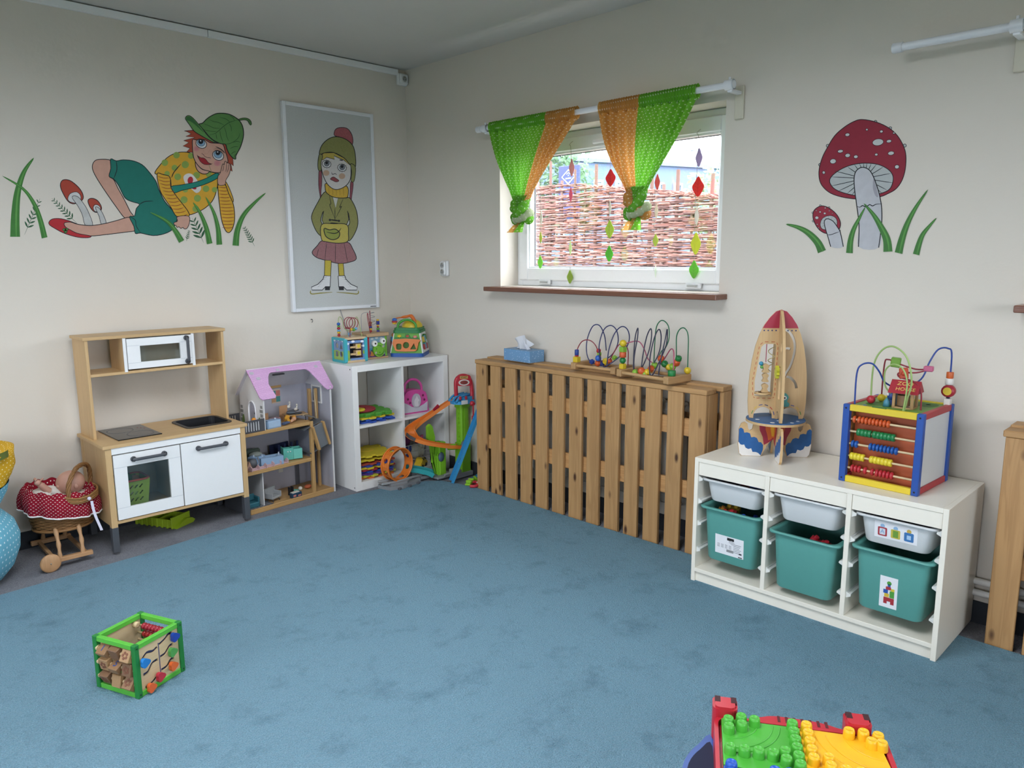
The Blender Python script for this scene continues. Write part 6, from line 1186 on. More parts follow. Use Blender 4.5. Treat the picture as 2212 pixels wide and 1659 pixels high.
# ================================================================ wooden rocket and abacus cube on the white unit
BW = wood('c9a878', 'b8946a', 2, 1.4, .5, False, 'plywood', .7); BWX = wood('c9a878', 'b8946a', 0, 1.4, .5, False, 'plywood', .7)
def rocket():
    r = thing('wooden_rocket', 'wooden toy rocket with a red nose and blue cloud fins', 'toy rocket', (-.221, -2.822, .5605), math.radians(-53))
    H0 = .155                     # height of the round deck
    half = [(.0, .632), (.022, .625), (.045, .60), (.065, .57), (.083, .53), (.098, .48), (.109, .42), (.116, .36), (.119, .30), (.119, .24), (.115, .19), (.110, H0+.014)]
    body = [(x, z) for x, z in half]
    archL = [(.094, H0+.013)]+[(.055+.039*math.cos(t), H0+.02+.042*math.sin(t)) for t in [PI*i/10 for i in range(11)]]+[(.016, H0+.013)]
    def panel(s, holes): return [[(s*x, z) for x, z in body[::-1]]+[(0, .632)]] and [[(s*x, z) for x, z in body]+[(s*x, z) for x, z in archL]+[(0, H0+.013)]]+holes
    # left half: window opening with bead column; right half: maze slot
    win = [[(-.093, .265), (-.022, .265), (-.018, .28), (-.014, .475), (-.018, .488), (-.062, .488), (-.074, .475), (-.095, .33)]]
    def slotpoly(pts, w_):
        p = cr(pts, 5); n = len(p); a, b = [], []
        for i in range(n):
            d = p[min(i+1, n-1)]-p[max(i-1, 0)]; d.normalize(); nx, ny = -d.y, d.x
            a.append((p[i].x+nx*w_, p[i].y+ny*w_)); b.append((p[i].x-nx*w_, p[i].y-ny*w_))
        return a+b[::-1]
    main = [(.02, .55), (.04, .535), (.058, .50), (.062, .46), (.05, .40), (.03, .36), (.018, .325), (.012, .29)]
    br1 = [(.010, .458), (.030, .470), (.052, .466)]; br2 = [(.022, .345), (.05, .345), (.07, .325), (.078, .30)]
    P('left_panel', BW, r, lambda q: q.prism(panel(-1, win), -.005, .005, XZ))
    # the slots join into one opening
    sl = [slotpoly(main, .0055)]
    P('right_panel', BW, r, lambda q: q.prism(panel(1, sl+[slotpoly(br1[:2]+[(.044, .4665)], .005), slotpoly([(.034, .349)]+br2[1:], .0055)]), -.005, .005, XZ))
    # crossing panel, seen edge on
    P('cross_panel', BW, r, lambda q: q.prism([[(x, z) for x, z in half]+[(.094, H0+.013), (.08, H0+.045), (.055, H0+.055), (.03, H0+.045), (.016, H0+.013), (-.016, H0+.013), (-.03, H0+.045), (-.055, H0+.055), (-.08, H0+.045), (-.094, H0+.013)]+[(-x, z) for x, z in half[::-1]][:-1], circ(-.065, .48, .013, 14, .022), rrect(-.085, -.05, .26, .40, .01)], -.0055, .0055, YZ))
    P('nose', mat('a82c40', .45, .03), r, lambda q: [q.prism([[(s*x, z) for x, z in half[:4]]+[(s*.072, .555), (0, .555)]], y0, y1, XZ) for s in (-1, 1) for y0, y1 in ((-.0062, -.005), (.005, .0062))])
    P('rivet', mat('2a3a6a', .5), r, lambda q: [q.prism([circ(x, .545, .0032, 8)], -.0058, -.005, XZ) for x in (-.066, -.05, -.034, -.018, .03, .046, .062)])
    def dashes(q):
        w = win[0]; pts = [(-.1, .262), (-.104, .33), (-.082, .482), (-.066, .497), (-.014, .497), (-.007, .48), (-.011, .262), (-.02, .255), (-.09, .255), (-.1, .262)]
        for i in range(len(pts)-1):
            a, b = Vector(pts[i]), Vector(pts[i+1]); k = max(1, int((b-a).length/.02))
            for j in range(k): q.stroke([tuple(a+(b-a)*(j+.2)/k), tuple(a+(b-a)*(j+.75)/k)], .0028, -.0056, XZ, False)
    P('dash_print', mat('b8603c', .6), r, dashes)
    for s in (-1, 1):
        for k, c in enumerate(('4f8a3c', 'd9b43c', '2a4a8c', '2a3a6a', 'b83a34', '2a4a8c')): P('arch_print', mat(c, .5), r, lambda q: q.stroke([(s*(.055+.047*math.cos(PI*(.06+.16*k+.1*t/4))), H0+.022+.05*math.sin(PI*(.06+.16*k+.1*t/4))) for t in range(5)], .003, -.0056, XZ, False))
    dk = P('deck', mat('2f6094', .5, .15, 12, name='deck_blue'), r, lambda q: q.prism([circ(0, 0, .121, 40)], H0, H0+.012)); P('deck_edge', BWX, dk, lambda q: q.prism([circ(0, 0, .1225, 40)], H0-.001, H0+.009))
    P('deck_print', mat('d8dce0', .6), dk, lambda q: [q.prism([circ(x, y, rr, 8)], H0+.012, H0+.0125) for x, y, rr in ((-.03, -.09, .01), (.05, -.085, .008), (-.08, -.03, .009), (.08, -.05, .007), (.0, -.05, .006))])
    # fins: full X below the deck
    fin = [(0, H0-.001), (.092, H0-.001), (.092, .135), (.095, .118), (.104, .112), (.112, .12), (.116, .142), (.128, .15), (.142, .142), (.15, .12), (.152, .05), (.146, .012), (.135, 0), (.055, 0), (.045, .02), (.03, .05), (.012, .075), (0, .08)]
    def cloud(z, amp, n=4): return [(.04+.112*i/(n*6), z+amp*abs(math.sin(PI*i/6))+.05*(i/(n*6))**1.3) for i in range(n*6+1)]
    def deco(q, s, M, side, lo, hi, off):
        top = [(x, min(z, 9)) for x, z in hi]; q.prism([[(s*x, z) for x, z in lo]+[(s*x, z) for x, z in top[::-1]]], side*off, side*(off+.0008), M)
    for nm, M in (('fin_panel', XZ), ('cross_fin', YZ)):
        f = P(nm, BWX, r, lambda q: [q.prism([[(s*x, z) for x, z in fin]], -.005, .005, M) for s in (-1, 1)])
        sides = (-1, 1)
        wl = [(.056, .001), (.134, .001), (.145, .012), (.1505, .05)]; c1 = [(.1505, .062), (.142, .05), (.134, .048), (.126, .05), (.12, .036), (.108, .03), (.096, .034), (.09, .018), (.076, .018), (.066, .014), (.056, .004)]
        c2 = [(.1505, .118), (.143, .125), (.132, .118), (.128, .102), (.116, .104), (.104, .1), (.098, .082), (.086, .085), (.074, .08), (.066, .062), (.056, .062), (.047, .05), (.047, .03), (.055, .004)]
        [P('white_cloud', mat('e0dcd6', .5, .03), f, lambda q: q.prism([[(s*x, z) for x, z in wl+c1]], k*.005 if k > 0 else -.0058, .0058 if k > 0 else -.005, M)) for s in (-1, 1) for k in sides]
        [P('blue_cloud', mat('1f5a96', .45, .18, 14), f, lambda q: q.prism([[(s*x, z) for x, z in c1[::-1]+c2]], .005 if k > 0 else -.0056, .0056 if k > 0 else -.005, M)) for s in (-1, 1) for k in sides]
        for c, kk in (('a02c40', 1), ('d0682c', .62), ('d9a42c', .3)):
            P('flame_print', mat(c, .5), f, lambda q: [q.prism([[(0, H0-.002), (s*.068*kk, H0-.002), (s*.064*kk, .115+.01*(1-kk)), (s*.05*kk, .085+.02*(1-kk)), (s*.044*kk, .05+.055*(1-kk)), (s*.028*kk, .06+.04*(1-kk)), (0, .081+.02*(1-kk))]], .0051 if k > 0 else -.0056-.0003*(1-kk), .0056+.0003*(1-kk) if k > 0 else -.0051, M) for s in (-1, 1) for k in sides])
    # play pieces
    P('cord', mat('a83a50', .6), r, lambda q: q.cyl((-.052, .0, .487), (-.052, 0, .41), .0016, 6))
    for z, w_ in ((.385, .014), (.345, .013), (.30, .014)):
        P('wooden_figure', BW, r, lambda q: q.prism([cr2([(-.052-w_, z-.018), (-.052+w_, z-.018), (-.052+w_*.6, z-.004), (-.052+w_, z+.01), (-.052, z+.019), (-.052-w_, z+.01), (-.052-w_*.6, z-.004)], 3)], -.012, .010, XZ))
    P('round_shelf', BWX, r, lambda q: (q.lathe([(.02, .272), (.034, .272), (.034, .28), (.02, .28)], 20, (-.058, 0, 0))))
    P('bead', mat('3a8aa8', .4), r, lambda q: q.ball((-.072, -.008, .405), .009)); P('bead', mat('5f9c4c', .4), r, lambda q: q.ball((-.068, -.006, .39), .008))
    gy = cr2([((.024+(.004 if i % 2 else -.003))*math.cos(2*PI*i/20), (.024+(.004 if i % 2 else -.003))*math.sin(2*PI*i/20)) for i in range(20)], 2)
    P('gear', mat('ccc83a', .45, .04), r, lambda q: q.prism([gy], -.012, .0, T(-.0055, -.05, .375) @ RYm(-PI/2) @ RYm(PI) if False else T(-.008, -.05, .375) @ YZ))
    P('knob', mat('8c2a38', .4), r, lambda q: q.cyl((-.02, -.03, .385), (-.006, -.03, .385), .007, 10))
    P('spring_wire', mat('b8a45a', .4), r, lambda q: q.tube([(-.012-.028*abs(math.sin(t*.35)), .02+.02*math.cos(t*.35), .47-.004*t) for t in range(26)], .0016, 6))
    m2 = P('monster', mat('4f9a94', .5, .05), r, lambda q: q.prism([cr2([(.018, .225), (.045, .222), (.05, .235), (.04, .245), (.046, .262), (.036, .278), (.02, .278), (.012, .262), (.018, .245)], 3)], -.016, -.005, XZ))
    P('monster_eye', mat('e8e8e4', .4), m2, lambda q: q.prism([circ(.029, .26, .009, 14)], -.0172, -.016, XZ)); P('monster_pupil', mat('1a1a1c', .4), m2, lambda q: q.prism([circ(.029, .26, .004, 10)], -.018, -.0172, XZ))
rocket()
def abacus_cube():
    dx, dy = -.396+.381, -3.451+3.164
    r = thing('abacus_cube', 'large activity cube with blue posts, abacus rows and a bead maze on top', 'activity cube', (-.381, -3.164, .5605), math.atan2(dy, dx))
    W, D, h, e = .288, .300, .300, .024
    BL, YE, RE = mat('1f4c9c', .45, .05, name='cube_blue'), mat('dcc232', .45, .04, name='cube_yellow'), mat('b03038', .45, .06, name='cube_red')
    for x in (0, W-e):
        for y in (0, D-e):
            p = bx('post', BL, r, x, x+e, y, y+e, 0, h, b=.002)
            for z in (.014, h-.014): P('screw_hole', mat('14161c', .6), p, lambda q: q.lathe([(0, 0), (.0035, 0), (.0035, .0006), (0, .0006)], 10, M=T(x+e/2, y-.0003, z) @ RXm(PI/2)))
    for y in (.002, D-.020):
        for z in (0.0, h-.024): bx('front_rail', YE, r, e, W-e, y, y+.018, z, z+.024, b=.002)
    for x in (.002, W-.020):
        for z in (0.0, h-.024): bx('side_rail', RE, r, x, x+.018, e, D-e, z, z+.024, b=.002)
    bx('white_board', mat('d6d8d8', .25, .02), r, W-.012, W-.008, e, D-e, .024, h-.024); bx('side_board', mat('c9843c', .5), r, .008, .012, e, D-e, .024, h-.024)
    bx('inner_board', mat('b4552c', .5, .08, 6, name='orange_board'), r, e, W-e, .060, .064, .0, h-.024)
    P('hinge_slot', mat('3a6a2c', .5), r, lambda q: (q.cyl((.105, .008, h+.001), (.155, .008, h+.001), .003, 8)))
    DW = wood('d0b890', 'b89c72', 0, 2, .5, False, 'dowel')
    rows = [('cc5a2c', [(0, 1), (1.35, 9)], .242, 10), ('1f7a44', [(1.5, 4), (5.9, 6)], .195, 10), ('1f56a0', [(0, 2), (5.0, 8)], .147, 10), ('ddc832', [(0, 4), (5.6, 6)], .099, 10), ('b42c36', [(.3, 3), (4.0, 1), (6.0, 1), (7.3, 5)], .052, 10)]
    for k, (c, grp, z, n) in enumerate(rows):
        P('rod', DW, r, lambda q: q.cyl((e*.6, .022, z), (W-e*.6, .022, z), .0042, 10))
        th = .0132; mm = mat(c, .3, .04); prof = [(.004, -th*.48), (.0125, -th*.3), (.0148, 0), (.0125, th*.3), (.004, th*.48)] if k in (0, 2, 4) else [(.004, -th*.49), (.0125, -th*.49), (.0142, -th*.3), (.0142, th*.3), (.0125, th*.49), (.004, th*.49)]
        for s, cnt in grp:
            for i in range(cnt): P('abacus_bead', mm, r, lambda q: q.lathe(prof, 14, M=T(e+.014+th*(s+i), .022, z) @ RYm(PI/2)))
    # top
    tp = bx('top_board', mat('6f9a3c', .5, .12, 14, name='garden_print'), r, .018, W-.018, .018, D-.018, h-.016, h-.004)
    P('path_print', mat('4a7a34', .6), tp, lambda q: [q.prism([cr2(p, 4)], h-.004, h-.0035) for p in ([(.05, .08), (.1, .07), (.12, .12), (.08, .16), (.05, .12)], [(.16, .2), (.24, .18), (.25, .25), (.18, .26)])])
    P('flower_print', mat('3a5aa0', .6), tp, lambda q: [q.prism([circ(x, y, rr, 10)], h-.004, h-.0035) for x, y, rr in ((.20, .09, .012), (.10, .22, .01), (.06, .05, .007), (.15, .16, .008), (.22, .23, .009))])
    zt = h-.004
    wirep(r, [(.03, .03, zt), (.03, .03, zt+.12), (.045, .035, zt+.155), (.075, .05, zt+.16), (.095, .07, zt+.13), (.11, .1, zt+.085), (.155, .14, zt+.065), (.2, .19, zt+.10), (.215, .22, zt+.165), (.232, .245, zt+.21), (.258, .265, zt+.215), (.272, .27, zt+.185), (.272, .27, zt)], '1f3f8c', .0032)
    wirep(r, [(.06, .10, zt), (.06, .10, zt+.14), (.085, .10, zt+.205), (.13, .095, zt+.225), (.185, .08, zt+.19), (.215, .06, zt+.11), (.21, .045, zt+.04), (.205, .04, zt)], '9ab46a', .0034)
    wirep(r, [(.205, .03, zt), (.212, .03, zt+.10), (.19, .035, zt+.155), (.15, .045, zt+.165), (.12, .06, zt+.135), (.118, .075, zt+.08), (.135, .09, zt+.05)], '9ab46a', .003)
    wirep(r, [(.07, .17, zt), (.072, .17, zt+.145), (.085, .17, zt+.165), (.12, .165, zt+.155), (.19, .16, zt+.14), (.235, .155, zt+.145), (.20, .14, zt+.13), (.145, .13, zt+.125), (.15, .12, zt+.11), (.205, .11, zt+.10), (.235, .10, zt+.07), (.24, .10, zt)], '8c2434', .003)
    P('bead', mat('b02a34', .35), r, lambda q: q.ball((.06, .10, zt+.016), .016)); P('bead', mat('d9bc2c', .35), r, lambda q: q.ball((.07, .17, zt+.015), .0145))
    P('bead', mat('6f9a34', .4), r, lambda q: (setattr(q, 'M', T(.115, .165, zt+.158) @ RYm(.1) @ RZ(.3)), q.box(-.017, .017, -.014, .014, -.018, .018, .003))); P('bead', mat('b85a7a', .4), r, lambda q: (setattr(q, 'M', T(.238, .155, zt+.146) @ RZ(.2)), q.box(-.018, .014, -.012, .012, -.009, .011, .003))); P('bead', mat('b8482c', .4), r, lambda q: (setattr(q, 'M', T(.16, .128, zt+.125) @ RYm(-.1) @ RZ(.4)), q.box(-.015, .016, -.013, .013, -.02, .02, .003), q.ball((0, -.013, .0), .009, 8, 6)))
    beads(r, (.272, .27, zt+.0), [('cube', 'e0dcd4', .026, .011), ('disc', '2a2a4c', .006, .008)]); P('bead', mat('a82c38', .4), r, lambda q: q.lathe([(0, -.014), (.022, -.014), (.024, 0), (.022, .014), (0, .014)], 16, M=T(.272, .27, zt+.055) @ RXm(PI/2))); P('bead_face', mat('d9bc3c', .4), r, lambda q: q.prism([circ(.272, zt+.055, .015, 16)], .2545, .256, XZ))
    beads(r, (.272, .27, zt+.079), [('cyl', 'e0dcd4', .024, .015), ('cyl', 'c8602c', .024, .0125)])
    # little zoo house
    ZM = T(.148, .072, zt) @ RZ(.12)
    HW = mat('b08a5c', .5, .06)
    hs = P('zoo_house', HW, r, lambda q: (setattr(q, 'M', ZM), [q.box(x, x+.010, y, y+.010, 0, .062, .001) for x in (0, .062) for y in (0, .06)], q.box(0, .072, 0, .07, 0, .006), q.box(0, .072, 0, .07, .056, .062)))
    pn = P('house_panel', mat('6fa8c8', .5, .1, 40), hs, lambda q: (setattr(q, 'M', ZM), q.box(-.001, .003, .01, .06, .006, .056)))
    P('lion_print', mat('c9923c', .6), pn, lambda q: (setattr(q, 'M', ZM), q.prism([circ(.03, .026, .011, 14)], -.0018, -.001, YZ), q.prism([rect(.012, .05, .008, .018)], -.0018, -.001, YZ)))
    P('monkey_block', mat('7a5a3c', .5, .1, 40), hs, lambda q: (setattr(q, 'M', ZM), q.cyl((.036, .012, .012), (.036, .012, .05), .022, 14)))
    RF = mat('a82c38', .45, .05)
    P('house_roof', RF, hs, lambda q: (setattr(q, 'M', ZM), q.prism([[(-.014, .058), (.084, .058), (.035, .102)]], -.014, .086, YZ)))
    M = ZM @ T(.036, .0102, .0806) @ RXm(math.atan2(.044, .049))
    text_mesh('lettering', 'ZOO', .024, mat('dfc06a', .5), hs, M @ T(0, .014, .0006), .0005); text_mesh('lettering', 'HOUSE', .021, mat('dfc06a', .5), hs, M @ T(.006, -.012, .0006), .0005)
    P('figure', mat('2a4a8c', .4), r, lambda q: (q.ball((.125, .13, zt+.035), .018, 12, 8), q.cyl((.125, .13, zt), (.125, .13, zt+.03), .010, 10))); P('figure_eye', mat('e4e4e0', .4), r, lambda q: q.ball((.115, .118, zt+.04), .006, 8, 6)); P('figure', mat('c9703c', .4), r, lambda q: q.ball((.145, .145, zt+.06), .018, 12, 8)); P('figure', mat('4a8aa0', .4), r, lambda q: q.lathe([(0, 0), (.014, 0), (.011, .02), (0, .034)], 12, (.125, .085, zt)))
abacus_cube()
# ================================================================ green activity cube on the carpet, building-block table
def green_cube():
    r = thing('activity_cube', 'green-framed wooden activity cube standing on the blue carpet', 'activity cube', (-2.531, -1.814, 0), math.radians(21.8))
    # local x: the bright right-hand face runs along +x, the left face along +y
    s, h, e = .195, .185, .018
    D1, L1_ = mat('1f7a34', .45, .05, name='dark_green'), mat('58b43c', .45, .05, name='light_green'); PW = wood('cdb48c', 'b89a70', 0, 1.5, .5, False, 'plywood', .7)
    for x in (0, s-e):
        for y in (0, s-e):
            p = bx('post', D1, r, x, x+e, y, y+e, 0, h, b=.002)
            for z in (.012, h-.012): P('screw_hole', mat('0e3018', .6), p, lambda q: q.lathe([(0, 0), (.003, 0), (.003, .0006), (0, .0006)], 8, M=T(x+e/2, y-.0003, z) @ RXm(PI/2)))
    for z in (.0, h-.019):
        for y in (.002, s-.018): bx('rail', L1_, r, e, s-e, y, y+.016, z, z+.018, b=.002)
        for x in (.002, s-.018): bx('rail', L1_, r, x, x+.016, e, s-e, z, z+.018, b=.002)
    # right face: plywood with slots and knobs
    def slotp(pts, w_):
        p = cr(pts, 4); n = len(p); a, b = [], []
        for i in range(n):
            d = (p[min(i+1, n-1)]-p[max(i-1, 0)]).normalized(); a.append((p[i].x-d.y*w_, p[i].y+d.x*w_)); b.append((p[i].x+d.y*w_, p[i].y-d.x*w_))
        return a+b[::-1]
    sl = [[(.03, .122), (.05, .138), (.075, .132), (.092, .138)], [(.10, .142), (.125, .15), (.14, .16), (.155, .158)], [(.03, .07), (.05, .072), (.068, .092), (.09, .094)], [(.10, .098), (.122, .10), (.14, .116), (.155, .117)], [(.10, .05), (.125, .052), (.14, .066), (.155, .068)], [(.034, .022), (.06, .026), (.08, .036)]]
    P('slot_board', PW, r, lambda q: q.prism([rect(e-.004, s-e+.004, .012, h-.012)]+[slotp(p, .005) for p in sl], .006, .012, XZ))
    bx('slot_backing', mat('35406a', .6, .3, 20), r, e, s-e, .014, .016, .018, h-.018)
    P('centre_groove', mat('3a3f6a', .6), r, lambda q: q.prism([rect(.095, .098, .04, .15)], .0054, .0062, XZ))
    kn = cr2([(.013*math.cos(a)*(1+.18*math.cos(3*a)), .013*math.sin(a)*(1+.18*math.cos(3*a))) for a in [2*PI*i/12 for i in range(12)]], 2)
    for c, x, z in (('1f78c0', .028, .118), ('1c3f9c', .152, .148), ('4f9a4a', .138, .100), ('b42c3c', .082, .040), ('d9642c', .136, .050), ('d9602c', .044, .022)):
        k_ = P('knob', mat(c, .45, .05), r, lambda q: q.prism([[(x+a*1.15, z+b*1.15) for a, b in kn]], -.016, -.003, XZ)); P('knob_stem', PW, k_, lambda q: q.cyl((x, -.004, z), (x, .012, z), .004, 8))
    # left face (x = 0 side): spinning picture blocks on rods
    for k, z in enumerate((.142, .095, .045)):
        P('rod', PW, r, lambda q: q.cyl((.008, .01, z), (.008, s-.01, z), .006, 10)); P('rod_end', PW, r, lambda q: q.cyl((.008, s-.022, z), (.008, s-.014, z), .010, 12))
        for j in range(3):
            y = .04+.052*j; a = (.5, -.35, .9, .2, 1.1, -.2, .7, .15, -.5)[k*3+j]
            b = P('picture_block', mat(('a8845c', '7a5a40', '8c6a4a')[(j+k) % 3], .5, .15, 40), r, lambda q: (setattr(q, 'M', T(.006, y, z) @ RYm(a)), q.box(-.012, .012, -.020, .020, -.021, .021, .002)))
            if (k, j) in ((0, 2), (1, 1)):
                MM = T(.006, y, z) @ RYm(a) @ T(-.0124, 0, 0) @ Matrix(((0, 0, -1, 0), (-1, 0, 0, 0), (0, 1, 0, 0), (0, 0, 0, 1))); text_mesh('number_print', '1' if k == 0 else '5', .03, mat('2a4a8c', .5), b, MM, .0004)
            elif j != 1: P('leaf_print', mat(('7a4a34', '5a4030')[j % 2], .6), b, lambda q: (setattr(q, 'M', T(.006, y, z) @ RYm(a)), [q.prism([circ(.009*math.cos(t), .009*math.sin(t), .005, 8)], -.0128, -.012, YZ) for t in (0, 1.2, 2.5, 3.7, 5)]))
    # far faces: plywood board and abacus beads
    bx('far_board', PW, r, e, s-e, s-.014, s-.008, .012, h-.012); bx('lower_board', PW, r, s-.010, s-.006, e, s-e, .012, .03)
    for k, (c, z, n) in enumerate((('9c2434', .150, 8), ('b03030', .122, 6), ('d9b42c', .095, 3), ('3a78b0', .065, 6))):
        P('rod', PW, r, lambda q: q.cyl((s-.03, .01, z), (s-.03, s-.01, z), .004, 8))
        for i in range(n): P('bead', mat(c, .3, .04), r, lambda q: q.lathe([(.004, -.008), (.011, -.006), (.0125, 0), (.011, .006), (.004, .008)], 12, M=T(s-.03, s-.05-.0155*i, z) @ RXm(PI/2)))
    P('peg', PW, r, lambda q: q.lathe([(0, 0), (.011, 0), (.011, .012), (.006, .014), (0, .012)], 14, M=T(s-.045, s-.022, .158) @ RXm(PI/2)))
green_cube()
def block_table():
    u = Vector((.522, -.853)); a0 = math.atan2(u.y, u.x)
    r = thing('block_table', 'red building-block table with green, yellow and blue stud plates', 'play table', (-1.640, -3.392, 0), a0)
    # local x along u (to the right), local y points away from the camera; the table lies at y < 0
    P_ = .03175; L, Dp, zt = .395, .40, .245
    RD = mat('c02a38', .3, .04, name='table_red'); BLU = mat('1f4f9c', .35, .05, name='table_blue')
    GN, YL, BL, OR = mat('4fae3c', .35, .04, name='stud_green'), mat('f0b822', .35, .04, name='stud_yellow'), mat('2458b8', .35, .04, name='stud_blue'), mat('f0962a', .35, .04, name='stud_orange')
    P('tray', RD, r, lambda q: (q.prism([rrect(-.012, L, -Dp, .012, .03)], zt-.06, zt-.012), q.prism([rrect(-.012, L, -Dp, .012, .03), rrect(-.002, L-.012, -Dp+.01, .002, .024)], zt-.012, zt+.004)))
    P('handle', RD, r, lambda q: (q.prism([cr2([(.085, .01), (.31, .01), (.285, .024), (.25, .036), (.2, .04), (.14, .04), (.11, .03)], 3)], zt-.05, zt+.003)))
    for i in range(7): bx('handle_slot', mat('5c1018', .5), r, .145+.019*i, .152+.019*i, .016, .042, zt-.04, zt+.0036)
    for x in (.012, .33):
        er = P('corner_clip', RD, r, lambda q: (q.prism([rrect(x-.028, x+.034, -.0, .056, .014)], zt-.10, zt+.028), q.prism([rrect(x-.022, x+.028, .0, .048, .012)], zt+.028, zt+.034)))
        for dx in (-.016, .024): bx('clip_slot', mat('3a0c14', .6), er, x+dx-.006, x+dx+.008, .024, .050, zt+.014, zt+.0345); bx('clip_tab', mat('2a4a9c', .4), er, x+dx-.004, x+dx+.003, .0565, .058, zt+.006, zt+.02)
    P('bag', BLU, r, lambda q: q.prism([cr2([(-.012, .0), (-.05, -.03), (-.082, -.10), (-.09, -.2), (-.08, -.3), (-.012, -.36)], 4)], zt-.20, zt-.06) )
    P('bag_inside', mat('0c1838', .7), r, lambda q: q.prism([cr2([(-.014, -.03), (-.045, -.05), (-.072, -.11), (-.078, -.2), (-.07, -.29), (-.014, -.33)], 4)], zt-.062, zt-.0595))
    for x in (.02, L-.05):
        for y in (-.03, -Dp+.02): bx('leg', RD, r, x, x+.035, y-.03, y+.005, 0, zt-.05, b=.006)
    # stud plates
    sh = zt+.006
    def plate(nm, m, poly): return P(nm, m, r, lambda q: q.prism([poly], zt-.012, sh))
    gp = plate('green_plate', GN, [(.006, -.004), (.19, -.004), (.19, -.178), (.165, -.185), (.15, -.20), (.006, -.188)]); yp = plate('yellow_plate', YL, [(.193, -.004), (.372, -.006), (.385, -.19), (.385, -.2), (.222, -.20), (.205, -.186), (.193, -.18)]); bp_ = plate('blue_plate', BL, [(.006, -.192), (.14, -.20), (.15, -.215), (.17, -.235), (.19, -.24), (.19, -.39), (.006, -.39)]); op = plate('orange_plate', OR, [(.194, -.24), (.215, -.232), (.23, -.212), (.23, -.204), (.385, -.204), (.385, -.39), (.194, -.39)])
    def road(par, m, c, rad, a0_, a1_): P('road_line', m, par, lambda q: q.tube([(c[0]+rad*math.cos(t), c[1]+rad*math.sin(t), sh) for t in [a0_+(a1_-a0_)*i/20 for i in range(21)]], .002, 6))
    for rad in (.082, .118, .135): road(gp, GN, (.012, -.004), rad, -PI/2+.08, -.08)
    for rad in (.082, .125, .150): road(yp, YL, (.378, -.01), rad, PI+.08, 1.5*PI-.08)
    prof = [(.0142, 0), (.0135, .0165), (.0118, .0225), (.0092, .0232), (.0088, .0222), (0, .022)]
    sm = {}
    def stud(par, m, x, y):
        k = m.name
        if k not in sm: sm[k] = MB().lathe(prof, 16).mesh('stud', m)
        link('stud', sm[k], par, T(x, y, sh-.0005))
    g = P_
    for x, y in [(.022+g*i, -.005-g*j) for i, j in ((0, .55), (0, 1.5), (1, 0), (1, .95), (2, .15))]: stud(gp, GN, x, y-.008)
    for j in range(6): stud(gp, GN, .176, -.012-g*j)
    for i in range(4): stud(gp, GN, .022+g*i*1.02, -.142)
    stud(gp, GN, .147, -.128); stud(gp, GN, .147, -.158); 
    for j in range(5): stud(yp, YL, .209, -.012-g*j)
    for x, y in ((.295+.012, -.014), (.34, -.012), (.352, -.045), (.372, -.018), (.374, -.048)): stud(yp, YL, x, y)
    for i in range(5): stud(yp, YL, .243+g*i, -.16-.004*(i > 0)*1.5)
    stud(yp, YL, .243, -.13); stud(yp, YL, .372, -.19) 
    for i in range(5): stud(bp_, BL, .022, -.205-g*i)
    for i, j in ((3, 0), (4, 0), (4, 1), (3, 2), (4, 2), (3, 4), (4, 4), (2, 4)): stud(bp_, BL, .022+g*i, -.208-g*j)
    for i in range(5):
        for j in range(5):
            if i in (0, 4) or j in (0, 1): stud(op, OR, .245+g*i, -.218-g*j)
    P('blue_road', BL, bp_, lambda q: (q.box(.055, .062, -.36, -.215, sh, sh+.0025, .001), q.box(.072, .079, -.36, -.215, sh, sh+.0025, .001)))
    P('turntable', OR, r, lambda q: q.prism([circ(.19, -.212, .034, 28)], zt-.01, sh+.001))
    s3 = P('spinner', BL, r, lambda q: (q.prism([cr2([((.012 if i % 2 else .028)*math.cos(2*PI*i/6+.5), (.012 if i % 2 else .028)*math.sin(2*PI*i/6+.5)) for i in range(6)], 4)], sh+.001, sh+.014)) ); s3.location = (.19, -.212, 0)
    hb = P('spinner_hub', mat('c83a48', .35), s3, lambda q: q.lathe([(0, .024), (.006, .023), (.008, .019), (.008, 0)], 16, (0, 0, sh)))
block_table()
